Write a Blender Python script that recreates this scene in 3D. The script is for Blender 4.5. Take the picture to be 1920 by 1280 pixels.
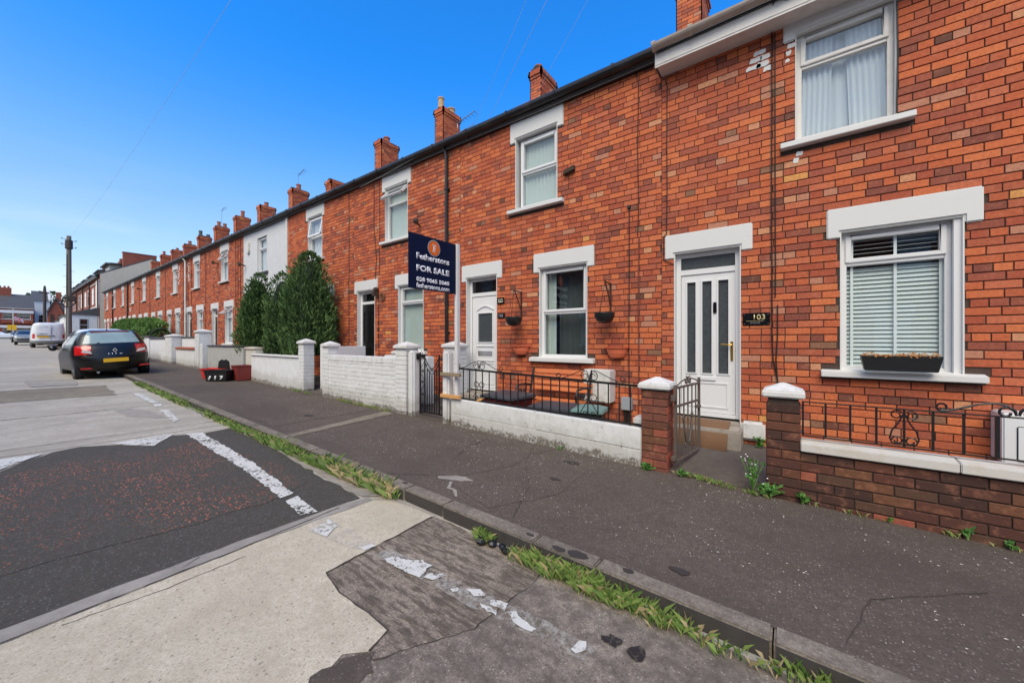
import bpy, bmesh, math, random
from math import sin, cos, pi, radians, sqrt, atan2, tan
from mathutils import Vector, Matrix, noise
random.seed(7)
R = random.Random(11)
for o in list(bpy.data.objects): bpy.data.objects.remove(o)
SC = bpy.context.scene
COL = SC.collection

# ------------------------------------------------------------------ camera, sky, sun, exposure
PHI = math.atan(705.0/945.0); CAMY = -5.56; CAMZ = 1.42; FPX = 705.0
cd = bpy.data.cameras.new('camera'); cam = bpy.data.objects.new('camera', cd); COL.objects.link(cam)
cd.sensor_fit = 'HORIZONTAL'; cd.sensor_width = 36.0; cd.lens = FPX/1920*36.0
cd.clip_start = 0.05; cd.clip_end = 2000
cam.location = (0, CAMY, CAMZ); cam.rotation_euler = (pi/2, 0, PHI)
SC.camera = cam

W = bpy.data.worlds.new("World"); SC.world = W; W.use_nodes = True
SUN_EL, SUN_ROT = radians(50), radians(158)
def build_world():
    nt = W.node_tree; n = nt.nodes; L = nt.links; n.clear()
    out = n.new('ShaderNodeOutputWorld'); bg = n.new('ShaderNodeBackground')
    sky = n.new('ShaderNodeTexSky'); sky.sky_type = 'NISHITA'; sky.sun_disc = False
    sky.sun_elevation = SUN_EL; sky.sun_rotation = SUN_ROT
    sky.altitude = 0; sky.air_density = 1.0; sky.dust_density = 0.6; sky.ozone_density = 2.0
    hs = n.new('ShaderNodeHueSaturation'); hs.inputs['Saturation'].default_value = 1.28; hs.inputs['Hue'].default_value = 0.5
    hs.inputs['Value'].default_value = 1.0
    L.new(sky.outputs[0], hs.inputs['Color'])
    # wisps of thin cloud, thicker towards the horizon
    tc = n.new('ShaderNodeTexCoord'); sp = n.new('ShaderNodeSeparateXYZ'); L.new(tc.outputs['Generated'], sp.inputs[0])
    mp = n.new('ShaderNodeMapping'); mp.inputs['Scale'].default_value = (1.6, 1.6, 7.0); L.new(tc.outputs['Generated'], mp.inputs[0])
    nz = n.new('ShaderNodeTexNoise'); nz.inputs['Scale'].default_value = 1.7; nz.inputs['Detail'].default_value = 7; nz.inputs['Roughness'].default_value = .55
    L.new(mp.outputs[0], nz.inputs['Vector'])
    r1 = n.new('ShaderNodeMapRange'); r1.inputs['From Min'].default_value = .42; r1.inputs['From Max'].default_value = .72
    L.new(nz.outputs['Fac'], r1.inputs['Value'])
    r2 = n.new('ShaderNodeMapRange'); r2.inputs['From Min'].default_value = .34; r2.inputs['From Max'].default_value = .02
    r2.inputs['To Min'].default_value = 0.0; r2.inputs['To Max'].default_value = 1.0
    L.new(sp.outputs['Z'], r2.inputs['Value'])
    pw = n.new('ShaderNodeMath'); pw.operation = 'POWER'; pw.inputs[1].default_value = 1.6; L.new(r2.outputs[0], pw.inputs[0])
    ad = n.new('ShaderNodeMath'); ad.operation = 'ADD'; ad.inputs[1].default_value = .30; L.new(r1.outputs[0], ad.inputs[0])
    mu = n.new('ShaderNodeMath'); mu.operation = 'MULTIPLY'; mu.use_clamp = True
    L.new(ad.outputs[0], mu.inputs[0]); L.new(pw.outputs[0], mu.inputs[1])
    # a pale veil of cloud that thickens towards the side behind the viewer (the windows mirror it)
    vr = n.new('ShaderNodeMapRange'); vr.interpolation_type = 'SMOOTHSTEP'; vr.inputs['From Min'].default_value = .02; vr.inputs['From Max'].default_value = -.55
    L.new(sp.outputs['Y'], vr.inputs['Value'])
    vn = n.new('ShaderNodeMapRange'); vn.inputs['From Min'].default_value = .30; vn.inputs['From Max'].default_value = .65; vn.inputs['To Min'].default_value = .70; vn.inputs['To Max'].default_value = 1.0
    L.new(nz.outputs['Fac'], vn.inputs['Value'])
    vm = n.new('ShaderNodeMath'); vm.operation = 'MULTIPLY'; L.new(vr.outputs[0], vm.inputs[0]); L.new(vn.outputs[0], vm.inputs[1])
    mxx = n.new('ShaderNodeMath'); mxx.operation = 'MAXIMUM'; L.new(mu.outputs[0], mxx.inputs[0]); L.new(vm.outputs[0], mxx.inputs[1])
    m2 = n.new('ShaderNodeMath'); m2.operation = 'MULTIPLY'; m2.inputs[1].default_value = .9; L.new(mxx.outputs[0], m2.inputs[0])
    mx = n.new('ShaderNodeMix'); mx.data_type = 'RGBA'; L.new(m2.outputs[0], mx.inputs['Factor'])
    r3 = n.new('ShaderNodeMapRange'); r3.interpolation_type = 'SMOOTHSTEP'; r3.inputs['From Min'].default_value = .22; r3.inputs['From Max'].default_value = .60
    L.new(sp.outputs['Z'], r3.inputs['Value'])
    dm = n.new('ShaderNodeMix'); dm.data_type = 'RGBA'; dm.inputs['A'].default_value = (1.28, 1.14, 1.04, 1); dm.inputs['B'].default_value = (.26, 1.06, 1.55, 1)
    L.new(r3.outputs[0], dm.inputs['Factor'])
    ml = n.new('ShaderNodeMix'); ml.data_type = 'RGBA'; ml.blend_type = 'MULTIPLY'; ml.inputs['Factor'].default_value = 1
    r4 = n.new('ShaderNodeMapRange'); r4.inputs['From Min'].default_value = .0; r4.inputs['From Max'].default_value = .34; L.new(sp.outputs['Z'], r4.inputs['Value'])
    lo = n.new('ShaderNodeMix'); lo.data_type = 'RGBA'; lo.inputs['A'].default_value = (.60, .645, .80, 1); lo.inputs['B'].default_value = (1.08, 1.03, 1.0, 1); L.new(r4.outputs[0], lo.inputs['Factor'])
    ml0 = n.new('ShaderNodeMix'); ml0.data_type = 'RGBA'; ml0.blend_type = 'MULTIPLY'; ml0.inputs['Factor'].default_value = 1; L.new(hs.outputs[0], ml0.inputs['A']); L.new(lo.outputs['Result'], ml0.inputs['B'])
    L.new(ml0.outputs['Result'], ml.inputs['A']); L.new(dm.outputs['Result'], ml.inputs['B'])
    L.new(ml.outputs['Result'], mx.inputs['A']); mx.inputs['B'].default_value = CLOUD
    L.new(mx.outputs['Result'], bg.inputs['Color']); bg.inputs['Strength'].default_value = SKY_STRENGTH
    L.new(bg.outputs[0], out.inputs['Surface'])
SKY_STRENGTH = 0.15
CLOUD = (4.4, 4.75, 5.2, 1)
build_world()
sl = bpy.data.lights.new('sun', 'SUN'); sun = bpy.data.objects.new('sun', sl); COL.objects.link(sun)
sl.energy = 2.2; sl.angle = radians(40); sl.color = (1.0, .87, .68)
sd = Vector((sin(SUN_ROT)*cos(SUN_EL), cos(SUN_ROT)*cos(SUN_EL), sin(SUN_EL)))
sun.rotation_euler = sd.to_track_quat('Z', 'Y').to_euler(); sun.location = (-8, -20, 30)
SC.view_settings.view_transform = 'Standard'; SC.view_settings.look = 'None'
SC.view_settings.gamma = 1; SC.view_settings.use_curve_mapping = False
SC.view_settings.exposure = 0.60
SC.render.engine = 'CYCLES'; SC.cycles.max_bounces = 6; SC.cycles.transparent_max_bounces = 12

# ------------------------------------------------------------------ small helpers
def S(r, g, b):
    f = lambda c: (c/255/12.92) if c <= 10 else ((c/255+.055)/1.055)**2.4
    return (f(r), f(g), f(b), 1)
def proj(x, y, z):
    X, Y = x, y-CAMY; d = -sin(PHI)*X+cos(PHI)*Y; r = cos(PHI)*X+sin(PHI)*Y
    return 960+FPX*r/d, 640-FPX*(z-CAMZ)/d, d
GX = [(-300, 4.0), (-135, 2.2), (-46, .93), (-14, .336), (60, -1.44)]
def G(x):
    for (a, za), (b, zb) in zip(GX, GX[1:]):
        if x <= b: return za+(zb-za)*(x-a)/(b-a)
    return GX[-1][1]
KERB = .10
def RZ(x): return G(x)-KERB

class MB:
    """collects shapes, then links them as ONE mesh object"""
    def __init__(s): s.v = []; s.f = []; s.m = []; s.c = []; s.cur = 0; s.col = (1, 1, 1, 1)
    def mat(s, i): s.cur = i; return s
    def color(s, c): s.col = c; return s
    def add(s, vs, fs):
        o = len(s.v); s.v.extend([tuple(p) for p in vs])
        for f in fs: s.f.append([i+o for i in f]); s.m.append(s.cur); s.c.append(s.col)
        return s
    def box(s, x0, x1, y0, y1, z0, z1, skip=''):
        v = [(x0,y0,z0),(x1,y0,z0),(x1,y1,z0),(x0,y1,z0),(x0,y0,z1),(x1,y0,z1),(x1,y1,z1),(x0,y1,z1)]
        F = {'b':[0,3,2,1],'t':[4,5,6,7],'f':[0,1,5,4],'r':[1,2,6,5],'k':[2,3,7,6],'l':[3,0,4,7]}
        return s.add(v, [F[k] for k in F if k not in skip])
    def obox(s, mtx, sx, sy, sz):
        v = [mtx @ Vector((a*sx/2, b*sy/2, c*sz/2)) for c in (-1,1) for a, b in ((-1,-1),(1,-1),(1,1),(-1,1))]
        return s.add(v, [[0,3,2,1],[4,5,6,7],[0,1,5,4],[1,2,6,5],[2,3,7,6],[3,0,4,7]])
    def bar(s, a, b, w, h=None):
        a, b = Vector(a), Vector(b); d = b-a; h = h or w
        q = d.to_track_quat('Z', 'X').to_matrix().to_4x4(); q.translation = (a+b)/2
        return s.obox(q, w, h, d.length)
    def prism(s, pts, axis, lo, hi):
        """pts: 2-D polygon; axis 'y': pts are (x,z) ; 'x': (y,z) ; 'z': (x,y)"""
        n = len(pts)
        def P(p, t): return {'y': (p[0], t, p[1]), 'x': (t, p[0], p[1]), 'z': (p[0], p[1], t)}[axis]
        v = [P(p, lo) for p in pts]+[P(p, hi) for p in pts]
        A = sum(pts[i][0]*pts[(i+1)%n][1]-pts[(i+1)%n][0]*pts[i][1] for i in range(n))
        fs = [list(range(n))[::-1], [n+i for i in range(n)]]+[[i, (i+1)%n, n+(i+1)%n, n+i] for i in range(n)]
        flip = (A < 0) != (axis == 'y')
        if flip: fs = [f[::-1] for f in fs]
        return s.add(v, fs)
    def tube(s, path, r, n=6, cap=True, r1=None):
        path = [Vector(p) for p in path]; N = len(path); vs = []; prev = None
        for i, p in enumerate(path):
            t = (path[min(i+1, N-1)]-path[max(i-1, 0)])
            t = t.normalized() if t.length > 1e-9 else Vector((0,0,1))
            if prev is None:
                u = t.orthogonal().normalized()
            else:
                u = prev-t*prev.dot(t); u = u.normalized() if u.length > 1e-6 else t.orthogonal().normalized()
            prev = u; w = t.cross(u); rr = r if r1 is None else r+(r1-r)*i/(N-1)
            for k in range(n):
                a = 2*pi*k/n; vs.append(p+(u*cos(a)+w*sin(a))*rr)
        fs = [[i*n+k, i*n+(k+1)%n, (i+1)*n+(k+1)%n, (i+1)*n+k] for i in range(N-1) for k in range(n)]
        if cap: fs += [list(range(n))[::-1], [(N-1)*n+k for k in range(n)]]
        return s.add(vs, fs)
    def lathe(s, prof, n=16, c=(0,0,0), axis='z', close=True, a0=0, a1=2*pi):
        full = abs(a1-a0-2*pi) < 1e-6; m = n if full else n+1; vs = []
        for r, h in prof:
            for k in range(m):
                a = a0+(a1-a0)*k/n; p = (r*cos(a), r*sin(a), h)
                if axis == 'x': p = (h, r*cos(a), r*sin(a))
                if axis == 'y': p = (r*sin(a), h, r*cos(a))
                vs.append((p[0]+c[0], p[1]+c[1], p[2]+c[2]))
        fs = []
        for i in range(len(prof)-1):
            for k in range(n):
                k2 = (k+1) % m if full else k+1
                fs.append([i*m+k, i*m+k2, (i+1)*m+k2, (i+1)*m+k])
        if close and full: fs += [list(range(m))[::-1], [(len(prof)-1)*m+k for k in range(m)]]
        return s.add(vs, fs)
    def sheet(s, nx, ny, fn):
        vs = [fn(i/nx, j/ny) for j in range(ny+1) for i in range(nx+1)]
        return s.add(vs, [[j*(nx+1)+i, j*(nx+1)+i+1, (j+1)*(nx+1)+i+1, (j+1)*(nx+1)+i] for j in range(ny) for i in range(nx)])
    def mesh(s, name, mats, smooth=False, colors=False):
        me = bpy.data.meshes.new(name); me.from_pydata(s.v, [], s.f); me.update()
        for m in (mats if isinstance(mats, (list, tuple)) else [mats]): me.materials.append(m)
        if any(s.m): me.polygons.foreach_set('material_index', s.m)
        if smooth: me.polygons.foreach_set('use_smooth', [True]*len(me.polygons))
        if colors:
            at = me.attributes.new('bc', 'FLOAT_COLOR', 'FACE')
            flat = [x for c in s.c for x in c]; at.data.foreach_set('color', flat)
        return me
    def obj(s, name, mats, parent=None, smooth=False, bevel=0, colors=False, loc=None, fix=False):
        me = s.mesh(name, mats, smooth, colors)
        if bevel or fix:
            bm = bmesh.new(); bm.from_mesh(me)
            if fix: bmesh.ops.recalc_face_normals(bm, faces=bm.faces)
            if bevel:
                bmesh.ops.remove_doubles(bm, verts=bm.verts, dist=1e-5)
                ed = [e for e in bm.edges if len(e.link_faces) == 2 and e.calc_face_angle(0) > .5]
                bmesh.ops.bevel(bm, geom=ed, offset=bevel, segments=2, affect='EDGES', clamp_overlap=True)
            bm.to_mesh(me); bm.free()
        return link(name, me, parent, loc)
def link(name, me, parent=None, loc=None):
    o = bpy.data.objects.new(name, me); COL.objects.link(o)
    if parent is not None: o.parent = parent
    if loc is not None: o.location = loc
    return o
def tag(o, label=None, cat=None, group=None, kind=None):
    if label: o['label'] = label
    if cat: o['category'] = cat
    if group: o['group'] = group
    if kind: o['kind'] = kind
    return o
def thing(name, label, cat, loc=(0,0,0), rz=0, group=None):
    o = bpy.data.objects.new(name, None); COL.objects.link(o); o.empty_display_size = .2
    o.location = loc; o.rotation_euler = (0, 0, rz); return tag(o, label, cat, group)
def dup(root, loc=None, rz=None, label=None, group=None):
    """a copy of a thing with copies of its parts and sub-parts"""
    r = root.copy(); COL.objects.link(r)
    if loc is not None: r.location = loc
    if rz is not None: r.rotation_euler = (0, 0, rz)
    if label: r['label'] = label
    if group: r['group'] = group
    for ch in list(root.children):
        c = ch.copy(); COL.objects.link(c); c.parent = r
        for g in list(ch.children):
            d = g.copy(); COL.objects.link(d); d.parent = c
    return r
def spiral(c, r0, r1, a0, turns, ax=(1,0,0), az=(0,0,1), n=18):
    ax, az, c = Vector(ax), Vector(az), Vector(c)
    return [c+ax*((r0+(r1-r0)*i/n)*cos(a0+turns*2*pi*i/n))+az*((r0+(r1-r0)*i/n)*sin(a0+turns*2*pi*i/n)) for i in range(n+1)]
def text_mesh(body, width, height, bold=0.0, depth=.002, align='C'):
    """lettering as a mesh in the XZ plane facing -Y, scaled to width x height, origin at its bottom left"""
    cu = bpy.data.curves.new('lettering', 'FONT'); cu.body = body; cu.size = 1; cu.offset = bold; cu.resolution_u = 3
    to = bpy.data.objects.new('lettering', cu); me = bpy.data.meshes.new_from_object(to)
    bpy.data.objects.remove(to); bpy.data.curves.remove(cu)
    xs = [v.co.x for v in me.vertices]; ys = [v.co.y for v in me.vertices]
    x0, x1, y0, y1 = min(xs), max(xs), min(ys), max(ys)
    sx = width/(x1-x0); sy = (height/(y1-y0)) if height else sx
    for v in me.vertices: v.co = Vector(((v.co.x-x0)*sx, 0, (v.co.y-y0)*sy))
    bm = bmesh.new(); bm.from_mesh(me)
    g = bmesh.ops.extrude_face_region(bm, geom=list(bm.faces)); 
    for e in g['geom']:
        if isinstance(e, bmesh.types.BMVert): e.co.y -= depth
    bmesh.ops.recalc_face_normals(bm, faces=bm.faces); bm.to_mesh(me); bm.free()
    return me

# ------------------------------------------------------------------ materials
def mat(name, base=(.8,.8,.8,1), rough=.6, metal=0.0, spec=.5, coat=0.0):
    m = bpy.data.materials.new(name); m.use_nodes = True; b = m.node_tree.nodes['Principled BSDF']
    b.inputs['Base Color'].default_value = base; b.inputs['Roughness'].default_value = rough
    b.inputs['Metallic'].default_value = metal; b.inputs['Specular IOR Level'].default_value = spec
    b.inputs['Coat Weight'].default_value = coat; b.inputs['Coat Roughness'].default_value = .04
    return m
class N:
    """tiny node builder on a material"""
    def __init__(s, m):
        s.m = m; s.nt = m.node_tree; s.b = s.nt.nodes['Principled BSDF']
        g = s.nt.nodes.new('ShaderNodeNewGeometry'); s.pos = g.outputs['Position']; s.nrm = g.outputs['Normal']
    def new(s, t, **k):
        n = s.nt.nodes.new(t)
        for a, v in k.items(): setattr(n, a, v)
        return n
    def set(s, inp, v):
        if hasattr(v, 'is_linked') or hasattr(v, 'node'): s.nt.links.new(v, inp)
        else: inp.default_value = v
    def map(s, scale=(1,1,1), rot=(0,0,0), src=None):
        n = s.new('ShaderNodeMapping'); n.inputs['Scale'].default_value = scale; n.inputs['Rotation'].default_value = rot
        s.set(n.inputs[0], src or s.pos); return n.outputs[0]
    def noise(s, scale, detail=4, rough=.55, vec=None, out='Fac', dist=0):
        n = s.new('ShaderNodeTexNoise'); n.inputs['Scale'].default_value = scale; n.inputs['Detail'].default_value = detail
        n.inputs['Roughness'].default_value = rough; n.inputs['Distortion'].default_value = dist; s.set(n.inputs['Vector'], vec or s.pos); return n.outputs[out]
    def voro(s, scale, feature='F1', out='Distance', vec=None, rand=1):
        n = s.new('ShaderNodeTexVoronoi', feature=feature); n.inputs['Scale'].default_value = scale
        n.inputs['Randomness'].default_value = rand; s.set(n.inputs['Vector'], vec or s.pos); return n.outputs[out]
    def ramp(s, fac, a, b, lo=0.0, hi=1.0, clamp=True):
        n = s.new('ShaderNodeMapRange', clamp=clamp); n.inputs['From Min'].default_value = a; n.inputs['From Max'].default_value = b
        n.inputs['To Min'].default_value = lo; n.inputs['To Max'].default_value = hi; s.set(n.inputs['Value'], fac); return n.outputs[0]
    def math(s, op, a, b=0.0):
        n = s.new('ShaderNodeMath', operation=op); s.set(n.inputs[0], a); s.set(n.inputs[1], b); return n.outputs[0]
    def mix(s, fac, a, b, mode='MIX'):
        n = s.new('ShaderNodeMix', data_type='RGBA', blend_type=mode); s.set(n.inputs['Factor'], fac); s.set(n.inputs['A'], a); s.set(n.inputs['B'], b)
        return n.outputs['Result']
    def sep(s, v):
        n = s.new('ShaderNodeSeparateXYZ'); s.set(n.inputs[0], v); return n.outputs
    def attr(s, name):
        n = s.new('ShaderNodeAttribute', attribute_name=name); return n.outputs['Color']
    def color(s, c): s.set(s.b.inputs['Base Color'], c); return s
    def rough(s, v): s.set(s.b.inputs['Roughness'], v); return s
    def bump(s, h, strength=.3, dist=.01):
        n = s.new('ShaderNodeBump'); n.inputs['Strength'].default_value = strength; n.inputs['Distance'].default_value = dist
        s.set(n.inputs['Height'], h); s.nt.links.new(n.outputs[0], s.b.inputs['Normal']); return s
M = {}
def simple(key, base, rough=.6, metal=0.0, spec=.5, coat=0.0, var=0.0, scale=6.0, bump=0.0, dirt=None, dirt_amt=.35, dscale=3.0):
    """plain paint/plastic/metal with tonal variation, some dirt and fine relief"""
    m = mat(key, base, rough, metal, spec, coat); n = N(m); c = base
    if var:
        dark = tuple(x*(1-var) for x in base[:3])+(1,)
        c = n.mix(n.noise(scale, 6, .6), dark, base)
    if dirt:
        k = n.ramp(n.noise(dscale, 8, .68), .5, .78, 0, dirt_amt); c = n.mix(k, c, dirt)
    if var or dirt: n.color(c)
    if bump: n.bump(n.noise(scale*9, 5, .6), bump, .004)
    M[key] = m; return m
def make_materials():
    # brick: tone comes with each brick, fine blotches by position
    m = mat('brick', rough=.85, spec=.25); n = N(m); bc = n.attr('bc')
    v = n.noise(38, 5, .65); c = n.mix(n.ramp(v, .35, .70, 0, .75), bc, n.mix(.55, bc, S(84,50,42)))
    c = n.mix(n.ramp(n.noise(11, 6, .7), .52, .76, 0, .4), c, S(204,138,106)); c = n.mix(n.ramp(n.noise(6, 6, .7, n.map((1,1,1.7))), .56, .74, 0, .45), c, S(98,60,50))
    c = n.mix(n.ramp(n.noise(150, 2, .5), .62, .8, 0, .35), c, S(60,40,36))
    n.color(c); n.bump(n.noise(120, 6, .7), .5, .004); M['brick'] = m
    m = mat('mortar', rough=.95, spec=.1); n = N(m)
    c = n.mix(n.noise(14, 5, .6), S(58,46,42), S(98,84,76)); n.color(c); n.bump(n.noise(160, 4), .5, .004); M['mortar'] = m
    # far-wall brick courses (too far away to tell one brick from the next)
    m = mat('distant_brick', rough=.9, spec=.2); n = N(m)
    sx = n.sep(n.pos); cb = n.new('ShaderNodeCombineXYZ'); n.set(cb.inputs[0], n.math('ADD', sx[0], sx[1])); n.set(cb.inputs[1], sx[2])
    bt = n.new('ShaderNodeTexBrick'); n.set(bt.inputs['Vector'], cb.outputs[0]); bt.inputs['Scale'].default_value = 1
    bt.inputs['Brick Width'].default_value = .235; bt.inputs['Row Height'].default_value = .0825; bt.inputs['Mortar Size'].default_value = .008
    bt.inputs['Color1'].default_value = S(168,92,70); bt.inputs['Color2'].default_value = S(142,76,60); bt.inputs['Mortar'].default_value = S(112,86,76)
    n.color(n.mix(n.ramp(n.noise(.8, 5), .3, .7, 0, .35), bt.outputs['Color'], S(105,58,48))); M['distant_brick'] = m
    # white masonry paint with grime creeping up from the ground
    def masonry(key, base, grime, amt=.5, lo=.0, hi=.35):
        m = mat(key, base, .8, spec=.2); n = N(m)
        c = n.mix(n.ramp(n.noise(5, 7, .65), .4, .72, 0, .25), base, grime)
        s3 = n.map((14, 14, 1.2)); c = n.mix(n.ramp(n.noise(1.0, 5, .7, s3), .52, .75, 0, amt*.6), c, grime)
        c = n.mix(n.ramp(n.noise(60, 4, .7), .62, .72, 0, amt), c, S(105,96,86))
        p = n.sep(n.pos); xa = n.math('MAXIMUM', p[0], -14.0); xb = n.math('MINIMUM', n.math('ADD', p[0], 14.0), 0.0)
        hgt = n.math('ADD', n.math('ADD', p[2], n.math('MULTIPLY', xa, .024)), n.math('MULTIPLY', xb, .0186))
        edge = n.math('ADD', n.math('MULTIPLY', n.noise(7, 7, .72), .34), n.math('MULTIPLY', n.noise(1.6, 3), .16))
        k = n.ramp(n.math('SUBTRACT', n.math('SUBTRACT', edge, hgt), .15), 0, .05, 0, .95); c = n.mix(n.math('MULTIPLY', k, n.ramp(n.noise(34, 6, .75), .38, .52, .15, 1)), c, S(48,42,34))
        k = n.ramp(n.math('SUBTRACT', n.math('MULTIPLY', edge, 1.35), hgt), 0, .16, 0, .40); c = n.mix(k, c, S(150,142,128))
        k = n.math('MULTIPLY', n.ramp(n.noise(13, 6, .7), .60, .68, 0, .8), n.ramp(hgt, .75, .15)); c = n.mix(k, c, S(98,84,70))
        n.color(c); n.bump(n.math('ADD', n.noise(70, 5, .65), n.noise(11, 3)), .35, .006); M[key] = m; return m
    masonry('masonry_white', S(218,218,216), S(170,166,158))
    masonry('render_white', S(220,221,222), S(176,170,160), .35)
    masonry('render_cream', S(206,200,188), S(150,140,126), .4)
    masonry('render_grey', S(176,174,170), S(120,116,110), .6)
    masonry('wall_grey_render', S(205,207,209), S(170,170,168), .3)
    masonry('gable_render', S(204,192,172), S(150,140,128), .3)
    simple('lintel_paint', S(214,213,210), .55, var=.06, scale=3, bump=.15, dirt=S(190,186,178), dirt_amt=.25)
    simple('cap_paint', S(216,214,210), .75, var=.12, scale=18, bump=.5, dirt=S(140,130,118), dirt_amt=.5, dscale=14)
    simple('coping_paint', S(206,202,194), .75, var=.15, scale=12, bump=.5, dirt=S(176,146,98), dirt_amt=.6, dscale=5)
    simple('upvc', S(222,222,222), .25, var=.03, scale=4, dirt=S(205,203,198), dirt_amt=.2)
    simple('upvc_old', S(216,212,206), .35, var=.06, scale=5, dirt=S(165,155,145), dirt_amt=.4, dscale=6)
    simple('black_iron', S(24,23,24), .45, spec=.5, var=.3, scale=30, bump=.2)
    simple('old_iron', S(112,102,94), .7, metal=.2, var=.3, scale=22, bump=.5, dirt=S(92,56,38), dirt_amt=.9, dscale=12)
    simple('black_plastic', S(26,27,29), .45, var=.2, scale=8)
    simple('gutter_black', S(30,30,31), .38, var=.35, scale=5, dirt=S(84,82,78), dirt_amt=.45, dscale=4)
    simple('gutter_grey', S(178,166,154), .6, var=.25, scale=7, dirt=S(110,98,88), dirt_amt=.6, dscale=5)
    simple('fascia_white', S(212,208,203), .45, var=.08, scale=4, dirt=S(150,140,130), dirt_amt=.5, dscale=5)
    simple('slate', S(70,70,74), .7, var=.35, scale=5, bump=.4, dirt=S(96,92,80), dirt_amt=.5, dscale=2)
    simple('slate_dark', S(84,82,82), .6, var=.35, scale=3, dirt=S(88,84,76), dirt_amt=.5, dscale=.6)
    simple('terracotta', S(240,126,86), .6, var=.15, scale=12, bump=.15)
    simple('pot_clay', S(170,96,66), .8, var=.3, scale=8, bump=.3, dirt=S(80,62,52), dirt_amt=.7)
    simple('pot_buff', S(190,158,120), .8, var=.2, scale=8, dirt=S(90,76,62), dirt_amt=.5)
    simple('room_wall', S(104,100,96), .9)
    simple('net_curtain', S(214,216,222), .9, var=.08, scale=4)
    simple('blind_white', S(226,230,228), .6)
    simple('blind_green', S(200,210,204), .7, var=.08, scale=6)
    simple('door_dark', S(38,36,38), .4); simple('door_brown', S(78,44,32), .45, var=.2); simple('door_green', S(36,58,46), .4)
    simple('door_black', S(22,22,24), .3); simple('door_panel_grey', S(168,170,172), .4)
    simple('brass', S(200,160,80), .3, metal=.9); simple('steel', S(150,152,155), .35, metal=.9); simple('chrome', S(225,226,228), .15, metal=.95)
    simple('bench_wood', S(214,120,66), .5, var=.3, scale=9, bump=.3)
    simple('timber_new', S(214,160,96), .7, var=.2, scale=20); simple('timber_old', S(150,132,108), .8, var=.25, scale=20)
    simple('meter_plastic', S(214,212,205), .6, var=.1, scale=7, dirt=S(96,92,84), dirt_amt=.75, dscale=9)
    simple('grey_plastic', S(150,156,162), .5, var=.06); simple('bin_black', S(66,68,74), .5, var=.2, scale=7, bump=.1)
    simple('bin_red', S(104,30,32), .5, var=.2); simple('bin_green', S(118,150,142), .5, var=.15, scale=9); simple('bin_body', S(34,40,40), .5)
    simple('sticker_blue', S(70,140,190), .5); simple('cream', S(206,196,178), .7, var=.1)
    simple('tub_red', S(206,52,44), .45); simple('tub_black', S(26,27,29), .5); simple('planter_red', S(128,46,38), .6, var=.15)
    simple('paint_white', S(228,228,226), .6)
    simple('coir', S(132,98,70), .95, var=.45, scale=60, bump=.9)
    simple('sign_navy', S(8,24,54), .65, spec=.15, var=.06); simple('sign_orange', S(232,106,26), .45); simple('sign_white', S(232,234,238), .45)
    simple('post_white', S(216,214,212), .55, var=.06, scale=5, dirt=S(160,150,140), dirt_amt=.35)
    simple('cable', S(26,22,22), .6); simple('cable_grey', S(140,136,134), .6)
    simple('plaque_black', S(14,14,16), .25); simple('gold', S(226,206,150), .35, metal=.4)
    simple('dead_flower', S(186,128,70), .9, var=.35, scale=40)
    simple('soil', S(60,46,36), .95, var=.3)
    simple('bark', S(70,54,44), .9, var=.3, scale=12, bump=.5)
    simple('pole_wood', S(122,112,98), .85, var=.3, scale=6, bump=.4); simple('pole_dark', S(74,66,60), .85, var=.3)
    simple('street_grey', S(120,122,120), .5, var=.1)
    simple('tyre', S(22,22,23), .85, var=.2); simple('alloy', S(150,153,156), .3, metal=.85)
    simple('car_black', S(16,15,14), .34, coat=.15, spec=.4); simple('car_white', S(226,228,230), .25, coat=.6)
    simple('van_white', S(214,216,217), .35, coat=.3, var=.04, scale=2, dirt=S(170,166,158), dirt_amt=.25)
    simple('car_grey', S(118,120,120), .4, coat=.1); simple('car_trim', S(20,20,22), .55)
    simple('plate_yellow', S(232,178,30), .5); simple('plate_white', S(226,226,222), .5)
    simple('lamp_red', S(190,22,20), .15, coat=.6); simple('lamp_clear', S(222,214,206), .12, coat=.6); simple('lamp_orange', S(222,120,30), .15, coat=.5)
    simple('car_glass', S(34,36,36), .06, spec=.6); simple('car_glass_rear', S(158,178,176), .12, spec=.6, var=.5, scale=2.5)
    simple('flag_red', S(200,36,52), .7); simple('flag_blue', S(40,52,110), .7); simple('flag_white', S(230,230,232), .7)
    simple('stone_step', S(168,158,146), .85, var=.25, scale=14, bump=.5, dirt=S(104,94,82), dirt_amt=.7, dscale=9)
    # window glass: clear pane that mirrors the street
    m = bpy.data.materials.new('window_glass'); m.use_nodes = True; nt = m.node_tree; nt.nodes.clear()
    o = nt.nodes.new('ShaderNodeOutputMaterial'); mx = nt.nodes.new('ShaderNodeMixShader'); t = nt.nodes.new('ShaderNodeBsdfTransparent')
    g = nt.nodes.new('ShaderNodeBsdfGlossy'); g.inputs['Roughness'].default_value = .015; t.inputs['Color'].default_value = (.92,.95,.95,1)
    fr = nt.nodes.new('ShaderNodeFresnel'); fr.inputs['IOR'].default_value = 2.1
    ge = nt.nodes.new('ShaderNodeNewGeometry'); iv = nt.nodes.new('ShaderNodeMath'); iv.operation = 'SUBTRACT'; iv.inputs[0].default_value = 1; nt.links.new(ge.outputs['Backfacing'], iv.inputs[1]); fm = nt.nodes.new('ShaderNodeMath'); fm.operation = 'MULTIPLY'; nt.links.new(fr.outputs[0], fm.inputs[0]); nt.links.new(iv.outputs[0], fm.inputs[1]); nt.links.new(fm.outputs[0], mx.inputs[0]); nt.links.new(t.outputs[0], mx.inputs[1]); nt.links.new(g.outputs[0], mx.inputs[2]); nt.links.new(mx.outputs[0], o.inputs[0]); M['glass'] = m
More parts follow.
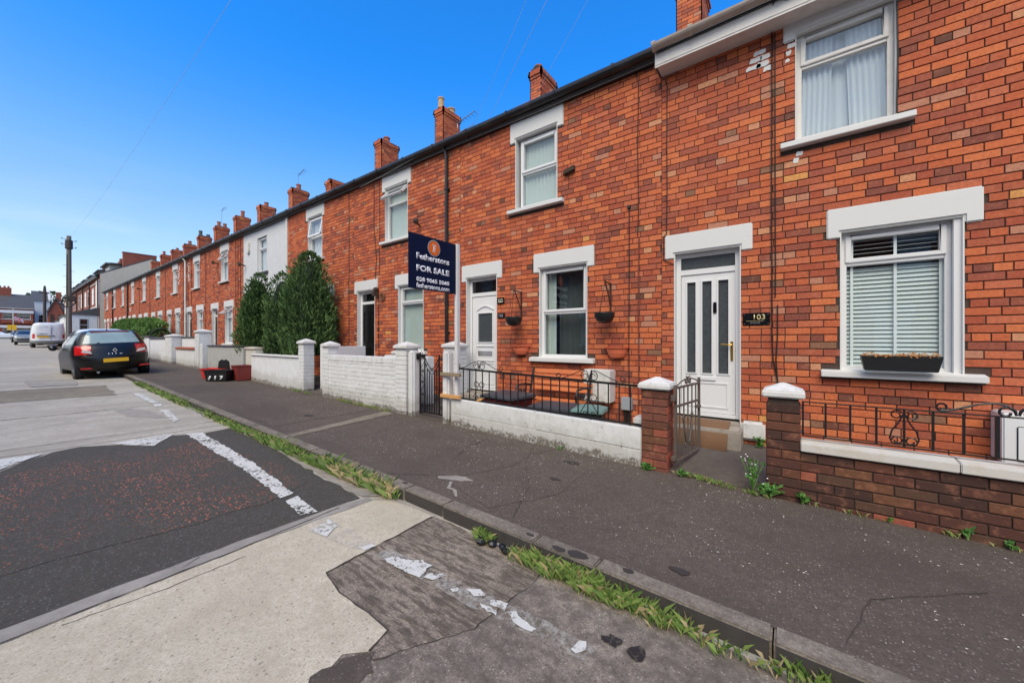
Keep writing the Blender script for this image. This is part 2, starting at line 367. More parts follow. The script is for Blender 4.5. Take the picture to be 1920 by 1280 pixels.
    m = mat('frosted_glass', S(62,66,68), .22, spec=.8); n = N(m); n.color(n.mix(n.noise(30, 6), S(48,52,54), S(86,92,94))); n.bump(n.noise(160, 3), .25, .003); M['frosted'] = m
    m = mat('dark_glass', S(20,23,25), .05, spec=.9); M['dark_glass'] = m
    # foliage
    def leaf(key, a, b, sc=3.0):
        m = mat(key, a, .6, spec=.25); n = N(m); r = n.new('ShaderNodeObjectInfo')
        c = n.mix(n.attr('bc'), a, b); n.color(c)
        n.b.inputs['Subsurface Weight'].default_value = 0.0; M[key] = m
    leaf('conifer', (.026,.060,.018,1), (.125,.215,.065,1)); leaf('hedge', (.04,.085,.016,1), (.15,.27,.06,1))
    leaf('grass', (.09,.17,.035,1), (.27,.37,.10,1)); leaf('straw', (.38,.30,.15,1), (.50,.41,.23,1)); leaf('weed', (.05,.14,.03,1), (.13,.28,.06,1))
    leaf('yellow_shrub', (.16,.17,.02,1), (.42,.40,.06,1)); leaf('tree_leaf', (.02,.045,.018,1), (.06,.10,.035,1))
    # ground
    def ground(key, a, b, stain, fine=160, spec=.25, rough=.9, bumpd=.006, speck=None, sp_amt=.6, big=.9, streak=None, bs=.6, sk=.5):
        m = mat(key, a, rough, spec=spec); n = N(m)
        g1 = n.math('ADD', n.math('MULTIPLY', n.noise(fine, 4, .7), .45), n.math('ADD', n.math('MULTIPLY', n.noise(fine*.36, 4, .65), .35), n.math('MULTIPLY', n.noise(fine*.12, 3, .6), .20)))
        c = n.mix(n.ramp(g1, .36, .64), a, b)
        c = n.mix(n.ramp(n.noise(big, 7, .62), .38, .68, 0, .55), c, stain)
        c = n.mix(n.ramp(n.noise(big*6, 6, .68), .46, .66, 0, .45), c, stain)
        if speck is not None:
            vo = n.voro(58); pk = n.math('MULTIPLY', n.ramp(vo, .16, .34, sp_amt, 0), n.ramp(n.sep(n.voro(58, 'F1', 'Color'))[0], .55, .62)); c = n.mix(pk, c, speck)
            vo = n.voro(31); pk = n.math('MULTIPLY', n.ramp(vo, .10, .26, sp_amt, 0), n.ramp(n.sep(n.voro(31, 'F1', 'Color'))[1], .70, .76)); c = n.mix(pk, c, S(52,48,46))
        h = n.math('ADD', n.noise(fine, 5, .75), n.math('MULTIPLY', n.noise(12, 4), .6))
        if streak:
            sv = n.noise(1.0, 5, .66, n.map(streak)); c = n.mix(n.ramp(sv, .46, .58, 0, sk), c, stain); h = n.math('ADD', h, n.math('MULTIPLY', sv, 1.2))
        n.color(c); n.bump(h, bs, bumpd); M[key] = m; return n, c
    ground('road_concrete', S(146,138,125), S(200,191,176), S(146,137,124), streak=(1.3,.25,1), bs=.5)
    ground('slab_concrete', S(166,152,128), S(226,214,190), S(168,155,132), fine=190, speck=S(120,110,98), sp_amt=.5)
    ground('edge_concrete', S(146,138,128), S(170,162,150), S(120,113,105), fine=190)
    ground('rough_concrete', S(98,85,73), S(200,181,160), S(94,84,73), fine=90, bumpd=.014, speck=S(200,186,172), sp_amt=.5, streak=(6,26,1), bs=.9, sk=.8)
    ground('old_concrete', S(92,82,73), S(178,163,146), S(92,83,74), fine=120, bumpd=.012, speck=S(196,182,166), sp_amt=.5, big=1.6, streak=(9,11,1), sk=.55)
    ground('pavement_asphalt', S(62,54,48), S(116,103,92), S(78,68,61), fine=210, speck=S(168,158,146), sp_amt=.45, big=.42, streak=(.35,.9,1))
    ground('forecourt', S(84,77,72), S(108,100,94), S(70,63,59), fine=150)
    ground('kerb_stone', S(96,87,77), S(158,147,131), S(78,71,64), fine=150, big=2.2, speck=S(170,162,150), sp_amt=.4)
    ground('strip_concrete', S(112,102,88), S(150,139,122), S(98,88,76), fine=150)
    n, c = ground('tarmac', S(50,46,41), S(95,89,80), S(72,67,60), fine=200, speck=S(140,138,136), sp_amt=.5, big=1.1)
    v = n.map((30, 62, 30), (0, 0, .12)); cell = n.voro(1, 'F1', 'Color', v); dist = n.voro(1, 'F1', 'Distance', v)
    pick = n.ramp(n.sep(cell)[0], .50, .54); sh = n.ramp(dist, .34, .44, 1, 0)
    pm = n.math('MULTIPLY', n.ramp(n.noise(1.4, 5, .6), .40, .56), n.attr('bc'))
    k = n.math('MULTIPLY', n.math('MULTIPLY', pick, sh), pm)
    n.color(n.mix(k, c, n.mix(n.sep(cell)[1], S(126,62,48), S(182,112,88))))
    m = mat('road_paint', S(214,212,204), .7, spec=.3); n = N(m); c = n.mix(n.ramp(n.noise(26, 6, .7), .35, .65, 0, .35), S(206,203,194), S(168,161,148))
    c = n.mix(n.ramp(n.noise(9, 8, .75), .58, .66, 0, .8), c, S(110,102,94)); n.color(c); n.bump(n.noise(120, 4), .4, .004); al = n.math('ADD', n.math('MULTIPLY', n.noise(34, 6, .7), .6), n.math('MULTIPLY', n.noise(7, 4, .6), .4)); n.set(n.b.inputs['Alpha'], n.ramp(al, .43, .47)); M['road_paint'] = m
    m = mat('worn_paint', S(196,190,178), .8); n = N(m); al = n.math('ADD', n.math('MULTIPLY', n.noise(40, 6, .72), .6), n.math('MULTIPLY', n.noise(8, 4, .6), .4)); n.set(n.b.inputs['Alpha'], n.ramp(al, .44, .60, 0, .55)); M['worn_paint'] = m
    m = mat('oil_stain', S(40,36,34), .6); n = N(m); al = n.noise(28, 6, .7); n.set(n.b.inputs['Alpha'], n.ramp(al, .36, .52, .1, .9)); M['oil_stain'] = m
    m = mat('gravel', rough=.95, spec=.15); n = N(m); cl = n.voro(48, 'F1', 'Color'); n.color(n.mix(n.sep(cl)[0], S(108,88,68), S(190,168,140))); n.bump(n.voro(48), .9, .02); M['gravel'] = m
    m = mat('litter_flake', S(186,178,166), .8); M['flake'] = m
    m = mat('earth', S(96,92,84), .95); n = N(m); n.color(n.mix(n.noise(.5, 6), S(84,80,72), S(110,106,98))); M['earth'] = m
make_materials()
# ------------------------------------------------------------------ ground, road, kerb, pavement
def poly_sheet(name, pts, z0, m, parent=None, jit=.012, step=.12, colors=False, col=None, label=None):
    """a thin sheet on the sloping road plane; z0 = height above the road (or pavement) plane"""
    P = []
    for i, (x, y) in enumerate(pts):
        x2, y2 = pts[(i+1) % len(pts)]; L = math.hypot(x2-x, y2-y); n = max(1, int(L/step))
        for k in range(n):
            t = k/n; j = jit if k else jit*.4
            P.append((x+(x2-x)*t+R.uniform(-j, j), y+(y2-y)*t+R.uniform(-j, j)))
    A = sum(P[i][0]*P[(i+1)%len(P)][1]-P[(i+1)%len(P)][0]*P[i][1] for i in range(len(P)))
    if A < 0: P = P[::-1]
    b = MB(); b.col = col or (1,1,1,1)
    b.add([(x, y, G(x)+z0) for x, y in P], [list(range(len(P)))])
    o = b.obj(name, m, parent, colors=colors)
    if label: o['label'] = label
    return o
XS = [-300, -200, -135, -110, -90, -70, -46, -38, -30, -24, -19, -14, 12, 40]
def strip(name, y0, y1, dz, m, parent=None, xs=XS, dz1=None):
    b = MB(); dz1 = dz if dz1 is None else dz1
    vs = []
    for x in xs: vs += [(x, y0, G(x)+dz), (x, y1, G(x)+dz1)]
    b.add(vs, [[2*i, 2*i+2, 2*i+3, 2*i+1] for i in range(len(xs)-1)])
    return b.obj(name, m, parent)
def build_ground():
    b = MB(); xs = [-900, -500]+XS+[200, 700]
    vs = []
    for x in xs:
        z = G(max(min(x, 40), -300))-.55
        vs += [(x, -700, z), (x, -10.2, z), (x, -3.1, z), (x, 700, z)]
    b.add(vs, [[4*i+j, 4*i+4+j, 4*i+5+j, 4*i+1+j] for i in range(len(xs)-1) for j in range(3)])
    tag(b.obj('ground', M['earth']), kind='structure')
    YK, YB = -3.40, -9.9
    road = tag(strip('road', YB, YK+.02, -KERB, M['road_concrete']), kind='structure')
    # the junction at the far end of the street
    tag(poly_sheet('side_road', [(-118, -60), (-110, -60), (-110, 60), (-118, 60)], -KERB+.012, M['road_concrete'], jit=0, step=999), kind='structure')
    H = -KERB
    P = lambda name, pts, h, m, **k: poly_sheet(name, pts, H+h, M[m], road, **k)
    def crack(pts, w, h, m='crack', par=None, z=None):
        """an open joint or crack: a ribbon of uneven width"""
        q = []
        for (x, y), (x2, y2) in zip(pts, pts[1:]):
            n = max(1, int(math.hypot(x2-x, y2-y)/.05))
            q += [(x+(x2-x)*k/n+R.uniform(-.006,.006), y+(y2-y)*k/n+R.uniform(-.006,.006)) for k in range(n)]
        q.append(pts[-1]); L_, R_ = [], []
        for i, p in enumerate(q):
            a, c = q[max(0, i-1)], q[min(len(q)-1, i+1)]; dx, dy = c[0]-a[0], c[1]-a[1]; l = math.hypot(dx, dy) or 1; ww = w*R.uniform(.25, 1)*.5
            L_.append((p[0]-dy/l*ww, p[1]+dx/l*ww)); R_.append((p[0]+dy/l*ww, p[1]-dx/l*ww))
        b = MB(); n = len(q); zz = H if z is None else z
        b.add([(x, y, G(x)+zz+h) for x, y in L_]+[(x, y, G(x)+zz+h) for x, y in R_], [[i, n+i, n+i+1, i+1] for i in range(n-1)])
        return b.obj('crack', M[m], par or road)
    # light concrete bay across the road, its cracked border strip, the ribbed bay beside it
    P('concrete_slab', [(-3.06,-9.8),(-3.06,-5.5),(-3.10,-4.5),(-3.10,-3.62),(-2.91,-3.48),(-2.40,-3.43),(-2.36,-4.36),(-2.12,-4.40),(-1.85,-4.39),(-1.66,-4.40),(-1.62,-4.53),(-1.70,-4.62),(-1.67,-4.72),(-1.54,-4.86),(-1.5,-9.8)], .006, 'slab_concrete')
    P('concrete_border', [(-3.17,-9.8),(-3.17,-5.3),(-3.19,-4.46),(-3.18,-3.81),(-3.13,-3.58),(-3.06,-3.58),(-3.08,-4.5),(-3.035,-5.5),(-3.035,-9.8)], .010, 'edge_concrete', jit=.010)
    P('ribbed_concrete', [(-2.46,-3.43),(-2.46,-4.9),(-1.75,-4.9),(-1.72,-4.63),(-1.56,-4.55),(-1.32,-4.12),(-1.28,-3.60),(-1.31,-3.43)], .002, 'rough_concrete')
    P('ribbed_concrete', [(-1.318,-3.43),(-1.285,-3.62),(-1.325,-4.12),(-1.565,-4.55),(-1.75,-4.62),(-1.65,-4.88),(-1.6,-9.8),(3.1,-9.8),(3.1,-3.43)], .003, 'old_concrete')
    P('broken_edge', [(-1.60,-4.52),(-1.66,-4.60),(-1.70,-4.72),(-1.66,-4.80),(-1.58,-4.88),(-1.50,-4.86),(-1.52,-4.70),(-1.50,-4.58)], .008, 'pavement_asphalt', jit=.02, step=.04)
    crack([(-2.405,-3.45),(-2.36,-4.36),(-2.12,-4.40),(-1.85,-4.39),(-1.66,-4.40),(-1.62,-4.53)], .013, .0075)
    crack([(-1.31,-3.45),(-1.28,-3.62),(-1.32,-4.12),(-1.56,-4.55)], .008, .0075)
    crack([(-3.055,-9.0),(-3.03,-5.5),(-3.08,-4.5),(-3.14,-3.85)], .014, .012)
    crack([(-2.98,-5.4),(-2.93,-5.0),(-2.95,-4.6)], .008, .0078); crack([(-3.1,-4.9),(-3.16,-4.8)], .008, .0125); crack([(-7.75,-9),(-7.7,-5.6),(-7.72,-3.5)], .016, .0075); crack([(-10.2,-9),(-10.22,-5.6),(-10.2,-3.5)], .02, .0075); crack([(-12.5,-9),(-12.52,-5.6),(-12.5,-3.5)], .02, .0075); crack([(-17.2,-9),(-17.25,-3.5)], .02, .0075); crack([(-14,-9),(-14.4,-6),(-13.9,-5)], .012, .012)
    crack([(-9,-8),(-8.7,-6),(-9.2,-5),(-8.8,-4.2)], .009, .0078)
    P('ribbed_concrete', [(3.13,-3.43),(3.13,-9.8),(8,-9.8),(8,-3.43)], .004, 'old_concrete')
    # dark re-laid tarmac of the speed hump
    far = [(-7.22,-9.8),(-7.20,-6.6),(-6.62,-5.61),(-6.89,-5.47),(-7.20,-5.23),(-7.28,-5.01),(-7.14,-4.79),(-6.66,-4.45),(-6.80,-4.33),(-7.12,-4.14),(-6.95,-3.92),(-7.04,-3.49),(-6.66,-3.43)]
    P('tarmac_patch', far+[(-5.34,-3.50),(-4.0,-3.59),(-3.19,-3.62),(-3.19,-4.46),(-3.17,-5.3),(-3.16,-9.8)], .004, 'tarmac', colors=True, col=(0,0,0,1), jit=.02)
    P('tarmac_chippings', [(-6.95,-9.6),(-6.3,-5.65),(-6.6,-5.2),(-6.85,-4.8),(-6.3,-4.45),(-6.55,-4.2),(-6.4,-3.95),(-4.8,-3.72),(-3.95,-3.75),(-3.75,-4.1),(-3.75,-4.9),(-3.85,-5.4),(-3.9,-9.6)], .007, 'tarmac', colors=True, jit=.04)
    P('channel_strip', [(-7.3,-3.415),(-7.2,-3.47),(-5.3,-3.50),(-4.0,-3.59),(-3.2,-3.60),(-3.1,-3.50),(-3.1,-3.415)], .008, 'edge_concrete', jit=.02)
    # older bays further up the street
    for x0, x1, mm in ((-10.2,-7.35,'edge_concrete'),(-12.5,-10.23,'road_concrete'),(-17.2,-12.53,'edge_concrete')):
        P('road_bay', [(x0,-9.8),(x0+R.uniform(-.1,.1),-3.45),(x1,-3.45),(x1+R.uniform(-.05,.05),-9.8)], .004, 'rough_concrete' if mm == 'x' else 'road_concrete', jit=.02)
    P('repair_patch', [(-12.4,-9.6),(-12.5,-5.2),(-12.35,-4.1),(-14.6,-4.0),(-14.9,-5.4),(-14.8,-9.6)], .008, 'strip_concrete', jit=.05)
    P('repair_patch', [(-10.1,-4.2),(-9.4,-4.0),(-8.6,-3.9),(-9.1,-4.3),(-10.0,-4.4)], .008, 'edge_concrete', jit=.05)
    # painted marks
    P('worn_marking', [(-3.10,-4.14),(-3.08,-3.99),(-2.85,-4.0),(-2.42,-3.97),(-2.37,-4.05),(-2.46,-4.12),(-2.95,-4.2)], .011, 'worn_paint', jit=.008)
    P('worn_marking', [(-2.3,-4.08),(-2.28,-3.95),(-1.2,-3.86),(-.75,-3.84),(-.78,-3.95),(-1.2,-4.0)], .011, 'worn_paint', jit=.012)
    RM = lambda pts, h=.013, j=.006, st=.05: P('road_marking', pts, h, 'road_paint', jit=j, step=st)
    RM([(-7.06,-4.02),(-6.98,-3.85),(-4.86,-3.88),(-3.75,-3.96),(-3.72,-4.08),(-4.83,-4.02)], j=.013)
    RM([(-3.66,-3.965),(-3.62,-4.08),(-3.25,-4.12),(-3.20,-4.0)])
    RM([(-7.30,-6.6),(-7.17,-5.31),(-6.92,-5.47),(-6.66,-5.63),(-6.9,-6.6)], j=.006)
    RM([(-7.15,-4.77),(-7.18,-4.44),(-7.17,-4.12),(-6.87,-4.30),(-6.63,-4.43),(-6.85,-4.59)], j=.006)
    RM([(-2.95,-4.18),(-2.97,-4.07),(-2.84,-4.05),(-2.76,-4.15)]); RM([(-3.08,-4.0),(-2.85,-4.02),(-2.83,-4.06),(-2.94,-4.05)])
    RM([(-2.46,-4.09),(-2.42,-4.0),(-2.37,-4.0),(-2.38,-4.08)], j=.014, st=.03)
    RM([(-2.19,-4.05),(-2.18,-3.97),(-2.11,-3.98),(-1.99,-3.90),(-1.89,-3.90),(-1.86,-4.03),(-2.0,-4.05)], j=.012, st=.03)
    RM([(-1.84,-4.01),(-1.84,-3.93),(-1.74,-3.91),(-1.77,-4.0)], j=.012, st=.03); RM([(-1.63,-3.99),(-1.60,-3.95),(-1.58,-3.97),(-1.60,-4.0)], st=.02)
    RM([(-1.56,-3.93),(-1.49,-3.88),(-1.42,-3.90),(-1.48,-3.95)], st=.03); RM([(-1.40,-3.90),(-1.29,-3.87),(-1.27,-3.93),(-1.36,-3.94)], st=.02); RM([(-1.42,-3.965),(-1.30,-3.955),(-1.28,-3.985),(-1.38,-3.99)], st=.02)
    RM([(-1.25,-3.93),(-1.22,-3.89),(-1.16,-3.92),(-1.06,-3.93),(-1.07,-3.96),(-1.16,-3.97)], st=.03); RM([(-.86,-3.93),(-.85,-3.86),(-.82,-3.84),(-.80,-3.89),(-.83,-3.94)], st=.03)
    RM([(-12.39,-3.83),(-12.37,-3.71),(-10.45,-3.70),(-10.47,-3.81)], j=.02); RM([(-10.40,-3.80),(-10.25,-3.69),(-9.94,-3.73),(-9.98,-3.84)], j=.02); RM([(-9.59,-3.85),(-9.33,-3.76),(-8.24,-3.85),(-8.10,-3.95)], j=.02)
    P('pale_patch', [(-17.3,-5.3),(-17.0,-4.40),(-15.2,-4.45),(-15.4,-5.22)], .012, 'edge_concrete', jit=.02)
    for x, y, r in ((-.72,-3.75,.05),(-.60,-3.75,.055),(-1.03,-4.0,.0)):
        if r: P('oil_stain', [(x+r*cos(a)*R.uniform(.6,1.2), y+r*sin(a)*R.uniform(.6,1.2)) for a in [i*.55 for i in range(11)]], .010, 'oil_stain', jit=.006, step=.02)
    # opposite kerb and pavement
    tag(strip('opposite_pavement', -12.2, YB, 0, M['pavement_asphalt']), kind='structure')
    b = MB(); xs = [x for x in XS if x < 20]
    # kerb: stones one by one near by, one run further on
    kerb = tag(thing('kerb', None, None, (0,0,0)), kind='structure')
    edges = [2.6, 1.7, .82, -.075, -.98, -1.44, -2.33, -2.84, -3.72, -4.62, -5.40]
    edges += [-5.57-.9*i for i in range(1, 17)]
    for a, c in zip(edges, edges[1:]):
        s = MB(); g = .0035; dz = R.uniform(.001, .008); dy = R.uniform(-.006, .006)
        x0, x1 = c+g, a-g
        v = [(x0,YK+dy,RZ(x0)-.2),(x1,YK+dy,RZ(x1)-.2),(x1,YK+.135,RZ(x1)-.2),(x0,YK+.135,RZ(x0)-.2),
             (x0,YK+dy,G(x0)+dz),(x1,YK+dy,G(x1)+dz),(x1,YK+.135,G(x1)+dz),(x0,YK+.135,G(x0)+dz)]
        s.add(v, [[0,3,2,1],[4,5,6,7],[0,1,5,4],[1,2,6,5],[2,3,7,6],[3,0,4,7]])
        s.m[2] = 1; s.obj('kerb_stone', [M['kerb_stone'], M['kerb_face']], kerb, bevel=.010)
    b = MB(); xs = [-135, -110, -90, -70, -46, -38, -30, -24, -19.98]
    for x0, x1 in zip(xs, xs[1:]):
        v = [(x0,YK,RZ(x0)-.2),(x1,YK,RZ(x1)-.2),(x1,YK+.135,RZ(x1)-.2),(x0,YK+.135,RZ(x0)-.2),(x0,YK,G(x0)),(x1,YK,G(x1)),(x1,YK+.135,G(x1)),(x0,YK+.135,G(x0))]
        b.add(v, [[4,5,6,7],[0,1,5,4],[2,3,7,6]])
    b.obj('kerb_run', M['kerb_stone'], kerb)
    s = MB(); xs = [-135, -46, -14, 12]
    for x0, x1 in zip(xs, xs[1:]):
        v = [(x0,YB-.13,G(x0)+.003),(x1,YB-.13,G(x1)+.003),(x1,YB,G(x1)+.003),(x0,YB,G(x0)+.003),(x1,YB,RZ(x1)-.1),(x0,YB,RZ(x0)-.1)]
        s.add(v, [[0,1,2,3],[3,2,4,5]])
    s.obj('opposite_kerb_run', M['kerb_stone'], kerb)
    s = MB(); s.box(2.615, 12, YK, YK+.135, -.6, G(6)-.01); s.obj('kerb_run', M['kerb_stone'], kerb)
    # pavement on the near side
    pav = tag(strip('pavement', YK+.115, -1.30, -.002, M['pavement_asphalt']), kind='structure')
    PV = lambda name, pts, h, m, **k: poly_sheet(name, pts, h, M[m], pav, **k)
    PV('concrete_strip', [(-5.58,-3.26),(-5.41,-3.26),(-5.70,-1.44),(-5.98,-1.42)], .004, 'strip_concrete', jit=.012)
    PV('cement_patch', [(-2.86,-2.98),(-2.74,-2.86),(-2.62,-2.82),(-2.50,-2.84),(-2.58,-2.93),(-2.72,-2.98),(-2.80,-3.02)], .003, 'edge_concrete', jit=.01, step=.03)
    PV('cement_patch', [(-2.66,-3.0),(-2.63,-2.99),(-2.55,-3.10),(-2.47,-3.10),(-2.36,-3.20),(-2.38,-3.21),(-2.49,-3.13),(-2.57,-3.13)], .003, 'edge_concrete', jit=.006, step=.03)
    PV('asphalt_patch', [(-2.42,-1.44),(-3.35,-1.47),(-3.02,-2.9),(-2.0,-3.2),(-1.7,-2.6),(-1.75,-1.9)], .0015, 'pavement_asphalt', jit=.02)
    PV('asphalt_patch', [(-8.4,-3.2),(-6.2,-3.2),(-6.3,-1.5),(-8.2,-1.5)], .0015, 'pavement_asphalt', jit=.03)
    for (x, y, r) in ((-1.25,-3.36,.045),(-1.12,-3.34,.06),(-.80,-3.30,.035),(-.55,-3.1,.05),(-4.1,-3.33,.05),(-2.95,-3.30,.03),(-6.6,-2.5,.09),(-1.9,-2.3,.05),(-2.0,-1.75,.08),(-1.5,-3.33,.03)):
        PV('stain', [(x+1.25*r*cos(a)*R.uniform(.75,1.15), y+r*.7*sin(a)*R.uniform(.75,1.15)) for a in [i*.55 for i in range(11)]], .006, 'stain', jit=.006, step=.02)
    for pts in ([(-2.41,-1.46),(-2.52,-1.8),(-2.45,-2.3),(-2.7,-2.85),(-3.3,-3.25)], [(-3.37,-1.5),(-3.3,-2.1),(-3.05,-2.6)], [(-2.72,-1.42),(-2.4,-2.1),(-2.0,-2.6),(-1.75,-3.2)], [(-4.9,-3.24),(-4.75,-2.7),(-4.8,-2.2)], [(.2,-3.2),(.35,-2.7),(.9,-2.2)], [(-7.9,-3.2),(-7.7,-2.4),(-7.75,-1.6)]):
        crack(pts, .009, .004, par=pav, z=0)
    # forecourts of the houses
    fc = tag(strip('forecourt', -1.31, .02, .003, M['forecourt'], xs=[x for x in XS if -60 < x < 12]+[12], dz1=.13), kind='structure')
    poly_sheet('gravel_bed', [(-4.25,-1.24),(-1.34,-1.24),(-1.34,-.04),(-4.25,-.04)], .137, M['gravel'], fc, jit=0, step=9)
    # pale flakes blown over the pavement
    b = MB()
    for i in range(2700):
        x = R.uniform(-9, 2.4); y = -3.2+1.78*(R.random()**.62)
        if noise.noise((x*1.1, y*1.6, 0)) < R.uniform(-.35, .45): continue
        if R.random() < .35 and x < -4: continue
        l, w, a = R.uniform(.004,.011), R.uniform(.0025,.005), R.uniform(0, pi); z = G(x)+.004+R.random()*.003
        c, s_ = cos(a), sin(a)
        b.add([(x+l*c-w*s_*0, y+l*s_, z), (x-w*s_, y+w*c, z+.003), (x-l*c, y-l*s_, z), (x+w*s_, y-w*c, z+.001)], [[0,1,2,3]])
    tag(b.obj('litter_flakes', M['flake']), 'tiny pale petals and flakes scattered over the dark pavement', 'litter', kind='stuff')
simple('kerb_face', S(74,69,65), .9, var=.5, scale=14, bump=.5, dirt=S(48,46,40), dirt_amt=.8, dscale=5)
simple('crack', S(70,62,55), .95, var=.4, scale=20)
simple('stain', S(58,52,48), .8, var=.2, scale=30)
build_ground()
# ------------------------------------------------------------------ brickwork
BH, BC = .0715, .0825        # brick height, course height
TONES = [S(188,92,58), S(178,84,54), S(170,80,54), S(162,78,56), S(156,70,50), S(148,72,56), S(192,98,62), S(180,90,64),
         S(136,68,54), S(122,62,52), S(108,60,50), S(94,56,48), S(198,128,74), S(190,122,92), S(172,108,88), S(128,84,66)]
TONES = [(min(.9,c[0]*1.30), c[1]*1.58, c[2]*1.50, 1) for c in TONES]
DARK = [S(96,62,50), S(84,56,48), S(72,52,46), S(88,66,54), S(104,68,52), S(64,48,44), S(112,76,56), S(92,58,48)]
ND = len(TONES); TONES += DARK
def tone_for(z, rr, dark=0.0, hd=False):
    """mostly orange reds; browner courses here and there and near the damp base"""
    d = dark+max(0, (1.5-z))*.35
    w = [9,9,9,8,7,7,6,7, 4,3,1.4,.5, .7,3.0,5.0,2.4] if hd else [9,9,9,8,7,6,6,6, 1.5,.8,.25,.05, .12,.4,1.2,.3]
    w = [a*(1-.5*min(1, d)) if i < 8 else (a*(1+3.0*d) if i < 12 else a) for i, a in enumerate(w)]
    return rr.choices(range(ND), w)[0]
def spans(x0, x1, holes):
    out = [(x0, x1)]
    for a, b in holes:
        nx = []
        for p, q in out:
            if b <= p or a >= q: nx.append((p, q))
            else:
                if a > p: nx.append((p, a))
                if b < q: nx.append((b, q))
        out = nx
    return out
def brick_list(x0, x1, z0, z1, holes, rr, dark=0.0, header_every=4, phase=0, fixdark=None):
    """bricks in English garden wall bond: every fourth course is headers. holes: (xa, xb, za, zb)"""
    out = []; n = int((z1-z0)/BC+.999)
    for j in range(n):
        zb = z0+j*BC; zt = min(zb+BH, z1)
        if zt-zb < .02: continue
        hd = (j+phase) % header_every == 0
        L = .1125 if hd else .2275; pitch = L+.0095
        off = (.056 if hd else (0 if j % 2 else .118))
        hs = [(a-.002, b+.002) for a, b, za, zz in holes if za < zb+BH-.01 and zz > zb+.01]
        free = spans(x0+.004, x1-.004, hs); cd_ = R.uniform(-.25, .35)
        x = x0-off-.24+rr.uniform(-.006, .006)
        band = max(0, noise.noise((j*.37, z0*3+x0, 5.0)))*.9
        while x < x1:
            l = pitch+rr.uniform(-.004, .004)
            for p, q in free:
                a, b = max(x, p), min(x+l-.0095, q)
                if b-a > .028: out.append((a, b, zb, zt, tone_for(zb, rr, (dark+band*.5) if fixdark is None else fixdark, hd), hd))
            x += l
    return out
BRICK_MESH = {}
def brick_mesh(tone, var):
    k = (tone, var)
    if k not in BRICK_MESH:
        rr = random.Random(tone*7+var); b = MB(); b.col = TONES[tone]
        j = lambda: rr.uniform(-.03, .03); e = .05
        # unit brick: width 1, height 1, depth 1 (front at y=-1), slightly chipped front face
        o = [(-.5,0,-.5),(.5,0,-.5),(.5,0,.5),(-.5,0,.5)]
        f = [(-.5+.012,-1,-.5+e+j()*.8),(.5-.012,-1,-.5+e+j()*.8),(.5-.012,-1,.5-e+j()*.8),(-.5+.012,-1,.5-e+j()*.8)]
        m_ = [(-.5,-.8,-.5),(.5,-.8,-.5),(.5,-.8,.5),(-.5,-.8,.5)]
        b.add(o+m_+f, [[8,9,10,11],[4,5,9,8],[5,6,10,9],[6,7,11,10],[7,4,8,11],[0,1,5,4],[1,2,6,5],[2,3,7,6],[3,0,4,7]])
        BRICK_MESH[k] = b.mesh('brick', M['brick'], colors=True)
    return BRICK_MESH[k]
def lay_bricks(parent, bl, y, rr, world=(0,0,0), limit=300, name='brickwork', depth=.012, face='f'):
    """the bricks that show largest become parts, the rest one joined part. face 'f' -> facing -y at y; 'r' -> facing +x at y(=x)"""
    def area(q):
        a, b, z0, z1 = q[:4]; c = (a+b)/2
        wx, wy = (world[0]+c, world[1]+y) if face == 'f' else (world[0]+y, world[1]+c)
        u, v, d = proj(wx, wy, world[2]+(z0+z1)/2)
        if d < .3 or u < -15 or u > 1935 or v < -15 or v > 1295: return 0
        if face == 'f': w = abs(proj(world[0]+a, wy, 1)[0]-proj(world[0]+b, wy, 1)[0])
        else: w = abs(proj(wx, world[1]+a, 1)[0]-proj(wx, world[1]+b, 1)[0])
        return w*FPX*(z1-z0)/d
    order = sorted(bl, key=area, reverse=True); n = 0
    rest = []
    for q in order:
        if n < limit and area(q) > 0:
            a, b, z0, z1, t, hd = q
            o = bpy.data.objects.new('brick', brick_mesh(t, rr.randrange(3))); COL.objects.link(o); o.parent = parent
            d = depth+rr.uniform(-.002, .002)
            if face == 'f': o.location = ((a+b)/2, y+depth, (z0+z1)/2)
            else: o.location = (y-depth, (a+b)/2, (z0+z1)/2); o.rotation_euler = (0, 0, pi/2)
            o.scale = (b-a, d, z1-z0); n += 1
        else: rest.append(q)
    if rest:
        o = link(name, joined_bricks(rest, y, rr, depth, face), parent); o['kind'] = 'stuff'
        return o
def joined_bricks(bl, y, rr, depth=.012, face='f'):
    m = MB()
    for a, b, z0, z1, t, hd in bl:
        m.col = TONES[t]; d = rr.uniform(-.002, .002)
        if face == 'f':
            v = [(a,y+depth,z0),(b,y+depth,z0),(b,y+depth,z1),(a,y+depth,z1),(a,y+d,z0),(b,y+d,z0),(b,y+d,z1),(a,y+d,z1)]
        else:
            v = [(y-depth,a,z0),(y-depth,b,z0),(y-depth,b,z1),(y-depth,a,z1),(y-d,a,z0),(y-d,b,z0),(y-d,b,z1),(y-d,a,z1)]
        m.add(v, [[4,5,6,7],[0,1,5,4],[1,2,6,5],[2,3,7,6],[3,0,4,7]])
    return m.mesh('brickwork', M['brick'], colors=True)
